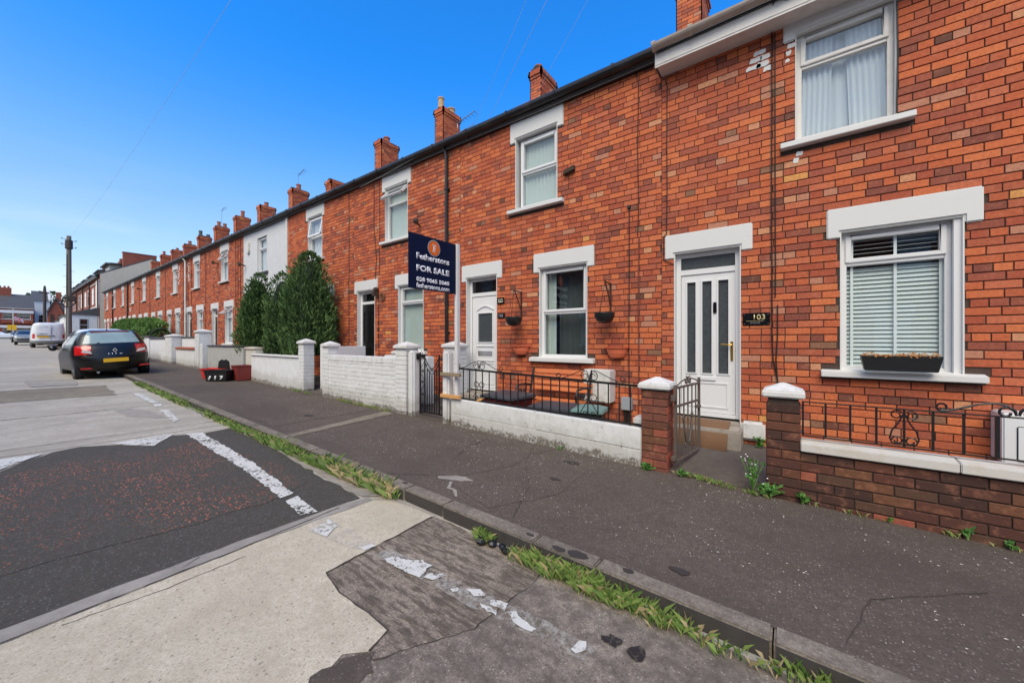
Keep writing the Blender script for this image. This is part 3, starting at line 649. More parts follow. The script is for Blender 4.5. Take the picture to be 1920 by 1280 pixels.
def wall_mesh(b, x0, x1, z0, z1, holes, y, yb):
    """a wall slab with openings: front at y, back at yb"""
    X = sorted({x0, x1, *[h[0] for h in holes], *[h[1] for h in holes]}); Z = sorted({z0, z1, *[h[2] for h in holes], *[h[3] for h in holes]})
    inh = lambda x, z: any(h[0] < x < h[1] and h[2] < z < h[3] for h in holes)
    for xa, xb in zip(X, X[1:]):
        for za, zb in zip(Z, Z[1:]):
            if inh((xa+xb)/2, (za+zb)/2): continue
            b.add([(xa,y,za),(xb,y,za),(xb,y,zb),(xa,y,zb)], [[0,1,2,3]]); b.add([(xa,yb,za),(xb,yb,za),(xb,yb,zb),(xa,yb,zb)], [[3,2,1,0]])
    for xa, xb, za, zb in holes:
        b.add([(xa,y,za),(xa,yb,za),(xa,yb,zb),(xa,y,zb)], [[0,3,2,1]]); b.add([(xb,y,za),(xb,yb,za),(xb,yb,zb),(xb,y,zb)], [[0,1,2,3]])
        b.add([(xa,y,zb),(xb,y,zb),(xb,yb,zb),(xa,yb,zb)], [[0,3,2,1]]); b.add([(xa,y,za),(xb,y,za),(xb,yb,za),(xa,yb,za)], [[0,1,2,3]])
    b.add([(x0,y,z1),(x1,y,z1),(x1,yb,z1),(x0,yb,z1)], [[0,1,2,3]])

# ------------------------------------------------------------------ houses of the near terrace
def ring(b, x0, x1, z0, z1, w, y0, y1):
    b.box(x0, x0+w, y0, y1, z0, z1); b.box(x1-w, x1, y0, y1, z0, z1)
    b.box(x0+w, x1-w, y0, y1, z0, z0+w); b.box(x0+w, x1-w, y0, y1, z1-w, z1)
def lintel(root, xa, xb, z, xl, xr, ztop, leg=.075, y=-.018, m='lintel_paint', bev=.012):
    """painted head: a deep beam with two short legs. opening xa..xb, soffit z"""
    b = MB(); b.prism([(xl,z-leg),(xa,z-leg),(xa,z),(xb,z),(xb,z-leg),(xr,z-leg),(xr,ztop),(xl,ztop)], 'y', y, .10)
    return b.obj('lintel', M[m], root, bevel=bev)
def sill(root, xa, xb, z, h=.075, out=.085, m='lintel_paint'):
    b = MB(); b.prism([(-out,z-h),(-out,z-.012),(.10,z+.02),(.10,z-h)], 'x', xa, xb); return b.obj('sill', M[m], root, bevel=.006)
def jambs(root, xa, xb, z0, z1, m='lintel_paint', t=.012, w=.125, soffit=True):
    b = MB(); b.box(xa, xa+t, -.004, w, z0, z1); b.box(xb-t, xb, -.004, w, z0, z1)
    if soffit: b.box(xa+t, xb-t, .0, w, z1-t, z1)
    return b.obj('reveal', M[m], root)
def window(root, x0, x1, z0, z1, tr, top_sash=True, bottom_sash=False, open_top=0, m='upvc', y=.075, inner=None, fw=.05, glass='glass'):
    """frame with a transom at height tr; panes and what hangs inside are sub-parts"""
    b = MB(); ring(b, x0, x1, z0, z1, fw, y, y+.07); b.box(x0+fw, x1-fw, y, y+.07, tr-.025, tr+.025)
    if not open_top and top_sash: ring(b, x0+fw-.012, x1-fw+.012, tr+.014, z1-fw+.012, .045, y-.018, y+.05)
    if bottom_sash: ring(b, x0+fw-.012, x1-fw+.012, z0+fw-.012, tr-.014, .045, y-.018, y+.05)
    o = b.obj('window', M[m], root, bevel=.006)
    k = .036 if bottom_sash else 0
    p = MB(); p.box(x0+fw+k-.004, x1-fw-k+.004, y+.028, y+.046, z0+fw+k-.004, tr-.025-k*.5+.004); p.obj('pane', M[glass], o)
    if open_top:
        hgt = z1-fw-tr-.025; q = Matrix.Translation((0, y-.01, z1-fw)) @ Matrix.Rotation(-open_top, 4, 'X')
        s = MB(); a0, a1 = x0+fw-.012, x1-fw+.012
        for (u0, u1, w0, w1) in ((a0,a1,-.05,0),(a0,a1,-hgt-.02,-hgt+.03),(a0,a0+.05,-hgt,-.04),(a1-.05,a1,-hgt,-.04)):
            s.obox(q @ Matrix.Translation(((u0+u1)/2, 0, (w0+w1)/2)), u1-u0, .05, w1-w0)
        s.obj('open_sash', M[m], o)
        p = MB(); p.obox(q @ Matrix.Translation(((a0+a1)/2, 0, -hgt/2)), a1-a0-.09, .015, hgt-.08); p.obj('pane', M[glass], o)
    else:
        k = .036 if top_sash else 0
        p = MB(); p.box(x0+fw+k-.004, x1-fw-k+.004, y+.028, y+.046, tr+.025+k*.5-.004, z1-fw-k+.004); p.obj('pane', M[glass], o)
    if inner == 'net':
        c = MB(); n = 46
        c.sheet(n, 1, lambda u, v: (x0+fw+(x1-x0-2*fw)*u, y+.095+.018*sin(u*41)+.012*sin(u*97+1), z0+.02+(z1-z0-.05)*v)); c.obj('net_curtain', M['net_curtain'], o, smooth=True)
    elif inner == 'vertical':
        c = MB(); n = max(5, int((x1-x0-.1)/.075))
        for i in range(n):
            xx = x0+fw+(x1-x0-2*fw)*(i+.5)/n; q = Matrix.Translation((xx, y+.10, (z0+z1)/2)) @ Matrix.Rotation(.5, 4, 'Z'); c.obox(q, .078, .003, z1-z0-.06)
        c.obj('vertical_blind', M['blind_green'], o)
    elif inner == 'plain':
        c = MB(); c.sheet(14, 1, lambda u, v: (x0+.02+(x1-x0-.04)*u, y+.085+.012*sin(u*29), z0+.02+(z1-z0-.04)*v)); c.obj('curtain', M['net_curtain'], o, smooth=True)
    return o
def chimney(root, x0, x1, y0, y1, zb, zt, pots, rr, bricks=True):
    b = MB(); b.box(x0+.012, x1-.012, y0+.012, y1-.012, zb, zt-.02); c = b.obj('chimney', M['mortar'] if bricks else M['distant_brick'], root)
    if bricks:
        m = MB()
        for j in range(int((zt-zb)/BC)):
            z = zb+j*BC; top = zt-(z+BC); o = .03 if top < .08 else (.045 if top < .17 else (.02 if top < .26 else 0))
            for (fa, p0, p1, q) in (('f',x0-o,x1+o,y0-o),('r',y0-o,y1+o,x1+o),('k',x0-o,x1+o,y1+o),('l',y0-o,y1+o,x0-o)):
                s = p0; L = .2275 if (j % 2) == (fa in 'fk') else .1125
                while s < p1-.02:
                    e = min(s+L, p1); m.col = TONES[tone_for(3, rr, .25)]; g = .02+o
                    if fa == 'f': m.box(s, e, q, q+g, z, z+BH, skip='k')
                    elif fa == 'r': m.box(q-g, q, s, e, z, z+BH, skip='l')
                    elif fa == 'k': m.box(s, e, q-g, q, z, z+BH, skip='f')
                    else: m.box(q, q+g, s, e, z, z+BH, skip='r')
                    s = e+.0095; L = .2275
        o = m.obj('brickwork', M['brick'], c, colors=True); o['kind'] = 'stuff'
    t = MB(); t.prism([(x0+.03,zt-.03),(x1-.03,zt-.03),((x0+x1)/2+.05,zt+.06),((x0+x1)/2-.05,zt+.06)], 'y', y0+.03, y1-.03); t.obj('flaunching', M['mortar'], c)
    for i, (fy, h, r, mm) in enumerate(pots):
        p = MB(); yy = y0+(y1-y0)*fy; xx = (x0+x1)/2
        p.lathe([(r*1.15,zt),(r*1.1,zt+.06),(r,zt+.08),(r*.95,zt+h-.06),(r*1.12,zt+h-.04),(r*1.12,zt+h),(r*.8,zt+h),(r*.78,zt+h-.1)], 12, (xx,yy,0)); p.obj('chimney_pot', M[mm], c, smooth=False)
    return c
HW = 3.98
def X0(k): return -1.49-HW*k
def house(k, label, o):
    """terraced house, local origin at the left foot of its front wall"""
    rr = random.Random(100+k); xw, base = X0(k), .048*k; w = HW if k else 5.2
    root = thing('terraced_house', label, 'house', (xw, 0, base), 0, 'red brick terraced houses along the street')
    us = .12 if k == 0 else 0.0
    door = (.165, .965, .12, 2.645); win = (1.915, 2.83, 1.08, 2.645); up = (1.40+us, 2.28+us, 3.76, 5.07)
    if k == 0: up = (1.515, 2.365, 3.76, 5.05)
    ze = 5.36 if k else 5.30
    holes = [door, win, up]
    b = MB()
    wall_mesh(b, 0, w, -.4, 5.50, holes, .012, .26); b.mat(1)
    b.box(.002, .10, .26, 7.4, -.4, 5.5); b.box(w-.10, w-.002, .26, 7.4, -.4, 5.5); b.box(0.002, w-.002, 7.3, 7.55, -.4, 5.5); b.box(.1, w-.1, .27, 7.3, 2.72, 2.80)
    rz = 5.55+3.75*tan(radians(37.2))
    for xx in (.002, w-.10): b.prism([(.02,5.5),(7.5,5.5),(3.75,rz-.12)], 'x', xx, xx+.098)
    b.box(.1, w-.1, 2.6, 2.7, -.3, 5.4); b.box(.1, w-.1, .27, 7.3, .1, .14); b.box(.1, w-.1, .27, 7.3, 5.40, 5.46)
    rendered = o.get('render')
    b.obj('wall', [M['wall_grey_render'] if rendered else M['mortar'], M['room_wall']], root)
    # what bricks must keep clear of
    L = lambda op, xl, xr, zt: lintel(root, op[0], op[1], op[3], xl, xr, zt)
    if not rendered:
        L(door, .045, 1.09, 2.905); L(win, 1.80, 2.95, 2.905)
        L(up, up[0]-.115, up[1]+.12, ze+.02)
        sill(root, 1.75, 2.965, 1.10); sill(root, up[0]-.14, up[1]+.13, 3.775)
    else:
        sill(root, 1.80, 2.93, 1.08, m='slate_dark'); sill(root, up[0]-.10, up[1]+.10, 3.76, m='slate_dark')
    bh = [(door[0],door[1],-.4,2.57),(.045,1.09,2.57,2.905),(win[0],win[1],1.0,2.57),(1.80,2.95,2.57,2.905),(1.75,2.965,1.02,1.105),
          (up[0],up[1],3.7,up[3]-.075),(up[0]-.115,up[1]+.12,up[3]-.075,6),(up[0]-.14,up[1]+.13,3.69,3.78)]
    if not rendered:
        bl = brick_list(0, w, .0825*-3+.02, ze+.02, bh, rr, phase=k, dark=0 if k < 4 else .35)
        lay_bricks(root, bl, 0.0, rr, (xw, 0, base), 300 if k <= 3 else 0)
    # gutter, fascia and roof
    g = MB()
    if k == 0:
        g.box(-.02, w, -.24, .02, 5.172, 5.192); f = g.obj('soffit', M['fascia_white'], root)
        g = MB(); g.box(-.02, w, -.262, -.238, 5.158, 5.36); g.box(-.02, w, -.268, -.262, 5.185, 5.20); g.box(-.022, .0, -.25, .02, 5.172, 5.36); g.obj('fascia', M['fascia_white'], root)
        g = MB(); prof = [(.065*cos(a), .065*sin(a)) for a in [pi+pi*i/8 for i in range(9)]]
        g.prism([(-.335+p[0]+.0, 5.415+p[1]) for p in prof]+[(-.335+.055,5.415),(-.335-.055,5.415)][::1], 'x', -.03, w); g.obj('gutter', M['gutter_grey'], root, smooth=False)
        g = MB()
        for xx in (-.03, .42, 1.35, 2.3): g.prism([(-.335+p[0]*1.18, 5.415+p[1]*1.18) for p in prof]+[(-.26,5.43),(-.41,5.43)], 'x', xx, xx+.05)
        g.obj('gutter_bracket', M['gutter_grey'], root)
    else:
        dz = .048   # the gutter falls along the slope of the street
        def sl(pts, x0, x1):
            n = len(pts); v = [(x0, p[0], p[1]) for p in pts]+[(x1, p[0], p[1]-dz*(x1-x0)/HW) for p in pts]
            g.add(v, [list(range(n))[::-1], [n+i for i in range(n)]]+[[i,(i+1)%n,n+(i+1)%n,n+i] for i in range(n)])
        gm = o.get('gutter', 'gutter_black')
        g = MB(); sl([(-.055,5.375),(.012,5.375),(.012,5.52),(-.055,5.52)], 0, w); g.obj('fascia', M['gutter_black'], root, fix=True)
        g = MB(); prof = [(.07*cos(a), .075*sin(a)) for a in [pi+pi*i/8 for i in range(9)]]
        sl([(-.13+p[0], 5.50+p[1]) for p in prof]+[(-.075,5.535),(-.185,5.535)], 0, w); g.obj('gutter', M[gm], root, fix=True)
        g = MB()
        for xx in (.3, 1.3, 2.3, 3.3): sl2 = [(-.13+p[0]*1.12, 5.50-dz*xx/HW+p[1]*1.12) for p in prof]+[(-.06,5.54-dz*xx/HW),(-.20,5.54-dz*xx/HW)]; g.prism(sl2, 'x', xx, xx+.04)
        g.obj('gutter_bracket', M[gm], root)
        g = MB()
        for i in range(3): g.tube([(0,-.062-.004*i,5.395+.028*i),(w*.5,-.065,5.375+.028*i-dz*.5),(w,-.062,5.395+.028*i-dz)], .006, 4)
        g.obj('eaves_cable', M['cable_grey'], root)
    b = MB(); ov = -.10 if k else -.28; t = tan(radians(37.2)); n = 14
    for i in range(n):   # slates in overlapping courses
        y0, y1 = ov+(3.76-ov)*i/n, ov+(3.76-ov)*(i+1)/n
        b.add([(0,y0,5.55+t*y0+.03),(w,y0,5.55+t*y0+.03-.0),(w,y1+.02,5.55+t*y1+.012),(0,y1+.02,5.55+t*y1+.012)], [[0,1,2,3]])
        b.add([(0,y0,5.55+t*y0+.012),(w,y0,5.55+t*y0+.012),(w,y0,5.55+t*y0+.03),(0,y0,5.55+t*y0+.03)], [[0,1,2,3]])
    b.add([(0,3.75,rz),(w,3.75,rz),(w,7.7,5.50),(0,7.7,5.50)], [[0,1,2,3]])
    b.add([(0,ov,5.55+t*ov),(w,ov,5.55+t*ov),(w,7.7,5.45),(0,7.7,5.45)], [[3,2,1,0]])
    rf = b.obj('roof', M['slate'], root)
    rt = MB(); rt.tube([(0,3.75,rz+.02),(w,3.75,rz+.02)], .07, 8); rt.obj('ridge_tiles', M['pot_clay'], rf)
    # chimney on the left-hand party wall
    cx = o.get('chim', -.30)
    chimney(root, cx, cx+o.get('chw', .46), 3.3, 4.1, 7.6, o.get('cht', 9.12), o.get('pots', ()), rr)
    # openings
    rv = o.get('reveal', 'lintel_paint')
    jambs(root, door[0], door[1], .30, door[3], rv); jambs(root, win[0], win[1], 1.08, win[3], rv); jambs(root, up[0], up[1], 3.76, up[3], rv)
    t_ = .012
    dz0 = o.get('step', .41)
    s = MB(); s.box(door[0]+t_, door[1]-t_, -.02, .26, -.2, dz0-.03); s.obj('threshold', M['stone_step'], root, bevel=.01)
    return root, door, win, up
def plain_windows(root, win, up, o):
    t = .012
    window(root, win[0]+t, win[1]-t, 1.10, win[3]-t, o.get('wtr', 2.2), open_top=o.get('wopen', 0), inner=o.get('win', 'plain'), bottom_sash=False, m=o.get('wm', 'upvc'))
    window(root, up[0]+t, up[1]-t, 3.79, up[3]-t, o.get('utr', 4.62), open_top=o.get('uopen', 0), inner=o.get('uin', 'plain'), m=o.get('wm', 'upvc'))
def plain_door(root, door, m, dz0=.41, y=.10, fan=True):
    t = .012; x0, x1, z1 = door[0]+t, door[1]-t, door[3]-t
    b = MB(); b.box(x0, x0+.06, y, y+.08, dz0, z1); b.box(x1-.06, x1, y, y+.08, dz0, z1); b.box(x0+.06, x1-.06, y, y+.08, z1-.06, z1); b.box(x0+.06, x1-.06, y, y+.08, 2.30, 2.37)
    f = b.obj('door_frame', M['upvc'], root)
    p = MB(); p.box(x0+.06, x1-.06, y+.03, y+.05, 2.37, z1-.06); p.obj('fanlight', M['dark_glass'], f)
    d = MB(); d.box(x0+.06, x1-.06, y+.02, y+.07, dz0+.01, 2.30)
    for (a, c, e, g) in ((.08,.45,.2,.75),(.55,.92,.2,.75),(.08,.45,.9,1.7),(.55,.92,.9,1.7)):
        ww = x1-x0-.12; ring(d, x0+.06+ww*a, x0+.06+ww*c, dz0+e, dz0+g, .02, y+.005, y+.02)
    o = d.obj('door', M[m], root)
    k = MB(); k.lathe([(.0,y-.02),(.02,y-.02),(.022,y+.0),(.01,y+.02)], 8, (x1-.12,0,dz0+1.0), axis='y'); k.obj('knob', M['brass'], o)
    return o
# ------------------------------------------------------------------ the terrace, house by house
def door_frame(root, x0, x1, y, z0, z1, tz):
    b = MB(); b.box(x0, x0+.055, y, y+.08, z0, z1); b.box(x1-.055, x1, y, y+.08, z0, z1); b.box(x0+.055, x1-.055, y, y+.08, z1-.055, z1)
    b.box(x0+.055, x1-.055, y, y+.08, tz, tz+.075); b.box(x0+.055, x1-.055, y-.01, y+.08, z0, z0+.05)
    return b.obj('door_frame', M['upvc'], root, bevel=.005)
def panel_leaf(x0, x1, z0, z1, y, holes):
    b = MB(); wall_mesh(b, x0, x1, z0, z1, holes, y, y+.055)
    b.box(x0-.0, x0+.001, y, y+.05, z0, z1); b.box(x1-.001, x1, y, y+.05, z0, z1); return b
simple('room_fill_grey', S(76,84,85), .9)
def build_terrace():
    H = {}
    # 103 ------------------------------------------------------------
    r, d, w, u = house(0, 'nearest brick house with white blinds and number 103 by its white door', dict(chim=-.58, chw=.52, cht=9.3, pots=()))
    H[0] = r; t = .012
    wo = window(r, w[0]+t, w[1]-t-.05, 1.10, w[3]-t, 2.285, inner=None, y=.085)
    s = MB(); s.box(w[1]-.065, w[1]-.012, .02, .16, 1.10, w[3]-t); s.obj('reveal', M['upvc'], r)
    for i in range(31):
        z = 1.16+i*.046; q = Matrix.Translation(((w[0]+w[1])/2-.02, .162, z)) @ Matrix.Rotation(radians(62 if z < 2.26 else 8), 4, 'X')
        b = MB(); b.obox(q, w[1]-w[0]-.15, .05, .003); b.obj('blind_slat', M['blind_white'], wo)
    b = MB()
    for f in (.12, .5, .86): b.box(w[0]+(w[1]-w[0])*f-.012, w[0]+(w[1]-w[0])*f+.012, .128, .131, 1.14, 2.56)
    b.obj('blind_tape', M['blind_white'], wo)
    uo = window(r, u[0]+t, u[1]-t, 3.79, u[3]-t, 4.66, inner=None, m='upvc_old')
    c = MB()
    for (a, b_) in ((0.03,.42),(.56,.97)):
        c.sheet(26, 1, lambda s_, v, a=a, b_=b_: (u[0]+.03+(u[1]-u[0]-.09)*(a+(b_-a)*s_+(.05*(1-v) if a > .5 else -.04*(1-v))), .165+.016*sin(s_*37), 3.82+1.2*v))
    c.obj('curtain', M['net_curtain'], uo, smooth=True)
    c = MB(); c.sheet(30, 1, lambda s_, v: (u[0]+.05+(u[1]-u[0]-.12)*s_, .21+.01*sin(s_*51), 3.82+1.2*v)); c.obj('net_curtain', M['net_curtain'], uo, smooth=True)
    # white three-light door
    x0, x1 = d[0]+t, d[1]-t; fo = door_frame(r, x0, x1, .085, .41, d[3]-t, 2.335)
    g = MB(); g.box(x0+.055, x1-.055, .12, .135, 2.41, d[3]-.068); g.obj('fanlight', M['frosted'], fo)
    lx0, lx1 = x0+.06, x1-.06; lw = lx1-lx0
    hs = [(lx0+lw*a, lx0+lw*b_, .99, 2.235) for a, b_ in ((.115,.285),(.405,.585),(.70,.885))]
    lo = panel_leaf(lx0, lx1, .465, 2.33, .10, hs)
    ring(lo, lx0+lw*.12, lx1-lw*.12, .53, .87, .018, .092, .104)
    for h in hs: ring(lo, h[0]-.014, h[1]+.014, h[2]-.014, h[3]+.014, .016, .09, .104)
    do = lo.obj('door', M['upvc'], r)
    for h in hs:
        p = MB(); p.box(h[0], h[1], .122, .134, h[2], h[3]); p.obj('pane', M['frosted'], do)
    p = MB(); p.box(lx0+lw*.30, lx0+lw*.66, .082, .10, .895, .945); p.obj('letterbox', M['upvc'], do, bevel=.005)
    p = MB(); p.box(lx1-.052, lx1-.024, .086, .10, 1.17, 1.42); p.tube([(lx1-.038,.088,1.375),(lx1-.038,.045,1.375),(lx1-.075,.042,1.378),(lx1-.16,.045,1.385)], .009, 8); p.obj('handle', M['brass'], do, bevel=.002)
    p = MB(); p.box(lx0+lw*.612, lx0+lw*.672, .075, .10, 1.80, 1.945); p.obj('doorbell', M['plaque_black'], do, bevel=.008)
    p = MB(); p.box(d[0]-.01, d[1]+.03, -.34, -.022, .02, .34); p.obj('step', M['stone_step'], r, bevel=.02)
    p = MB(); p.box(d[1]+.002, d[1]+.26, -.06, .005, .19, .43); p.obj('plinth_block', M['cap_paint'], r, bevel=.03)
    # 105 ------------------------------------------------------------
    r, d, w, u = house(1, 'house for sale with hanging baskets and a bench under its front window', dict(chim=-.50, chw=.37, cht=9.08, pots=((.2,.10,.10,'pot_clay'),)))
    H[1] = r
    window(r, w[0]+t, w[1]-t, 1.10, w[3]-t, 1.865, top_sash=True, inner=None)
    b = MB(); b.sheet(10, 1, lambda s_, v: (w[0]+.03+.20*s_, .22+.015*sin(s_*23), 1.12+1.5*v)); b.obj('curtain', M['blind_green'], r, smooth=True)
    b = MB(); b.sheet(24, 1, lambda s_, v: (w[0]+.22+.68*s_, .34+.012*sin(s_*40), 1.12+1.5*v)); b.obj('room_fill_sheet', M['room_fill_grey'], r, smooth=True)  # added grey sheet that lightens the black room behind the pane, no real curtain
    window(r, u[0]+t+.05, u[1]-t, 3.79, u[3]-t-.03, 4.42, inner='vertical', m='upvc')
    x0, x1 = d[0]+t, d[1]-t; fo = door_frame(r, x0, x1, .10, .41, d[3]-t, 2.27)
    g = MB(); g.box(x0+.055, x1-.055, .13, .145, 2.345, d[3]-.068); g.obj('fanlight', M['dark_glass'], fo)
    lx0, lx1 = x0+.06, x1-.06; lw = lx1-lx0; gx0, gx1 = lx0+lw*.24, lx1-lw*.2
    lo = panel_leaf(lx0, lx1, .465, 2.265, .115, [(gx0, gx1, 1.36, 1.93)])
    ring(lo, gx0-.02, gx1+.02, 1.34, 1.95, .02, .103, .12)
    arc = [(gx0-.03+(gx1-gx0+.06)*i/12, 2.0+.075*sin(pi*i/12)) for i in range(13)]
    for a, b_ in zip(arc, arc[1:]): lo.bar((a[0],.108,a[1]), (b_[0],.108,b_[1]), .022)
    lo.box(gx0-.04, gx1+.04, .10, .12, 1.27, 1.292); lo.box(gx0-.04, gx1+.04, .10, .12, .985, 1.005)
    ring(lo, lx0+lw*.14, lx1-lw*.14, .53, .95, .018, .105, .12)
    do = lo.obj('door', M['upvc'], r)
    p = MB(); n = 10; p.prism([(gx0,1.36),(gx1,1.36),(gx1,1.9)]+[(gx1-(gx1-gx0)*i/n, 1.9+.07*sin(pi*i/n)) for i in range(1, n)]+[(gx0,1.9)], 'y', .128, .14); p.obj('pane', M['frosted'], do)
    p = MB(); ring(p, gx0-.0, gx1+.0, 1.10, 1.185, .012, .10, .12); p.box(gx0+.012, gx1-.012, .108, .12, 1.112, 1.173); p.obj('letterbox', M['chrome'], do)
    p = MB(); p.box(d[0]-.02, d[1]+.06, -.30, -.022, .05, .36); p.obj('step', M['stone_step'], r, bevel=.02)
    # 107 ------------------------------------------------------------
    o = dict(chim=-.50, chw=.42, cht=9.36, pots=((.12,.36,.105,'pot_buff'),(.72,.22,.13,'pot_buff')), uopen=.75, uin='vertical', win='vertical', wtr=2.22, utr=4.66)
    r, d, w, u = house(2, 'brick house with a dark open doorway and a tilted top window sash', o); plain_windows(r, w, u, o); H[2] = r
    plain_door(r, d, 'door_black')
    # 109 ------------------------------------------------------------
    o = dict(chim=-.10, chw=.46, cht=9.35, pots=((.5,.24,.12,'pot_clay'),), uopen=.16, uin='plain', utr=4.45)
    r, d, w, u = house(3, 'brick house half hidden behind the tall dark conifers', o); plain_windows(r, w, u, o); plain_door(r, d, 'door_dark'); H[3] = r
    # 111 ------------------------------------------------------------
    o = dict(render=True, chim=-.05, chw=.5, cht=8.72, pots=(), utr=4.62)
    r, d, w, u = house(4, 'pale grey rendered house between the brick ones', o); plain_windows(r, w, u, o); plain_door(r, d, 'door_panel_grey'); H[4] = r
    b = MB(); b.box(HW-.13, HW-.0, -.03, .012, -.3, 5.38); b.obj('quoin_strip', M['fascia_white'], r)
    b = MB(); b.prism([(.50,4.62),(.66,4.62),(.70,4.7),(.70,5.0),(.66,5.08),(.50,5.08),(.46,5.0),(.46,4.7)], 'y', -.06, .012); b.obj('alarm_box', M['fascia_white'], r)
    # far ones ---------------------------------------------------------
    far = [  # label, door, options
        ('brick house left of the grey one with both window vents open', 'door_brown', dict(wopen=.9, uopen=.55, win='plain', chim=.05, chw=.5, cht=9.22, pots=((.5,.30,.11,'pot_clay'),))),
        ('brick house with white window frames right of the pale downpipe', 'door_black', dict(chim=-.15, chw=.5, cht=9.18, pots=((.5,.26,.11,'pot_clay'),), uin='net', win='plain')),
        ('brick house left of the pale downpipe with paint patches by its window', 'door_dark', dict(chim=-.1, chw=.5, cht=9.28, pots=((.55,.42,.11,'pot_clay'),), uin='plain')),
        ('brick house behind the right end of the clipped hedge', 'door_panel_grey', dict(chim=-.1, chw=.5, cht=9.30, pots=((.3,.36,.11,'pot_clay'),(.75,.30,.11,'pot_clay')), uin='net')),
        ('brick house behind the middle of the clipped hedge', 'door_brown', dict(chim=-.1, chw=.5, cht=9.24, pots=((.2,.40,.12,'slate_dark'),(.8,.2,.12,'slate_dark')), uin='plain')),
        ('brick house behind the left end of the hedge with a small plaque', 'door_green', dict(chim=-.1, chw=.5, cht=9.15, pots=((.5,.32,.12,'pot_clay'),))),
        ('brick house just left of the hedge beside a black downpipe', 'door_dark', dict(chim=-.1, chw=.5, cht=9.2, pots=((.5,.22,.11,'pot_clay'),))),
        ('second last brick house of the row with an upper window vent open', 'door_dark', dict(uopen=.9, uin='plain', chim=-.1, chw=.5, cht=9.25, pots=((.3,.36,.11,'pot_clay'),))),
        ('last brick house of the row, next to the tall houses', 'door_dark', dict(uopen=.9, chim=-.1, chw=.5, cht=9.1, pots=())),
    ]
    for i, (lab, dm, o) in enumerate(far):
        k = 5+i; r, d, w, u = house(k, lab, o); plain_windows(r, w, u, o); plain_door(r, d, dm); H[k] = r
    return H
HS = build_terrace()
def wall_fixtures():
    """pipes, cables and fittings fixed to the fronts: parts of the houses they belong to"""
    def pipe(k, x, m, z1=5.38, z0=.1, hopper=True, r=.036, y=-.05):
        b = MB(); b.tube([(x,y,z0),(x,y,z1-.16)], r, 8); b.tube([(x,y,z1-.16),(x-.02,y-.02,z1-.06),(x-.06,y-.08,z1+.05)], r*.9, 8)
        for z in (.9, 2.1, 3.3, 4.5): b.tube([(x,y,z),(x,y,z+.05)], r*1.3, 8)
        for z in (1.5, 3.0, 4.5): b.box(x-.06, x+.06, y, .0, z, z+.03)
        return b.obj('downpipe', M[m], HS[k], smooth=False)
    pipe(2, 3.62, 'gutter_black'); pipe(6, .12, 'fascia_white', y=-.06, r=.045)
    pipe(10, .2, 'gutter_black', r=.05); pipe(12, 1.2, 'gutter_black', r=.045)
    def cable(k, pts, r=.006, m='cable', y=-.012):
        b = MB(); b.tube([(x, y+(p[0] if p else 0), z) for x, z, *p in pts], r, 5); return b.obj('cable', M[m], HS[k])
    # 103: the pair of cables between door and window
    cable(0, [(1.287,5.2),(1.288,4.2),(1.285,3.1),(1.29,2.2),(1.288,1.5),(1.30,1.2),(1.345,.95),(1.33,.40)], .008)
    cable(0, [(1.318,5.15),(1.32,4.2),(1.322,3.1),(1.325,2.3),(1.322,1.95)], .007); cable(0, [(1.345,1.86),(1.345,1.5),(1.33,1.2),(1.345,.94)], .007)
    cable(0, [(1.287,5.2,-.03),(1.30,5.3,-.24),(1.34,5.36,-.28),(1.45,5.30,-.27),(2.4,5.36,-.28)], .008)
    cable(0, [(.05,5.1,-.02),(.075,5.0),(.07,4.2),(.075,3.5),(.066,2.93),(.03,2.90),(.03,2.57),(.16,2.50)], .006)
    cable(0, [(2.36,5.1),(2.37,4.4),(2.36,3.8)], .008, y=-.02)
    # 105: long verticals on the bare brick right of its windows
    cable(1, [(3.62,5.33),(3.655,5.15),(3.64,4.2),(3.655,3.3),(3.64,2.93)], .006)
    cable(1, [(3.515,3.38),(3.515,2.4),(3.51,1.4),(3.515,.3)], .007)
    cable(1, [(3.66,2.9),(3.655,1.9),(3.66,1.1),(3.65,.25)], .009, 'brick_cable')
    b = MB(); b.box(3.49, 3.535, -.03, 0, 3.36, 3.40); b.obj('cable_clip', M['cable'], HS[1])
    b = MB(); b.prism([(2.42,4.13),(2.62,4.17),(2.62,4.24),(2.44,4.20)], 'y', -.07, 0); b.obj('vent_cowl', M['bark'], HS[1])
    # 107 / 109
    cable(2, [(.95,5.33),(.94,4.3),(1.05,3.4),(1.0,2.95),(1.14,2.5),(1.14,1.2),(1.2,.6)], .007)
    cable(2, [(1.18,5.3),(1.19,4.2),(1.18,3.0)], .006); cable(3, [(3.75,5.33),(3.76,4.0),(3.75,2.6),(3.76,.6)], .007)
    b = MB(); b.tube([(2.72,-.01,3.92),(2.74,-.16,4.0)], .018, 6); b.lathe([(.02,-.2),(.07,-.16),(.07,-.12),(.02,-.11)], 10, (2.74,0,4.0), axis='y'); b.obj('vent_cowl', M['bark'], HS[2])
    b = MB(); b.lathe([(.03,-.12),(.055,-.10),(.06,-.03),(.04,0)], 10, (1.10,0,2.62), axis='y'); b.box(1.05,1.15,-.14,-.02,2.46,2.58); b.obj('wall_lantern', M['bark'], HS[2])
    b = MB(); b.tube([(1.32+.09*cos(a),-.03,2.43+.10*sin(a)) for a in [2*pi*i/14 for i in range(15)]], .014, 5); b.tube([(1.32+.05*cos(a),-.03,2.43+.06*sin(a)) for a in [2*pi*i/10 for i in range(11)]], .008, 5); b.obj('wreath', M['coir'], HS[2])
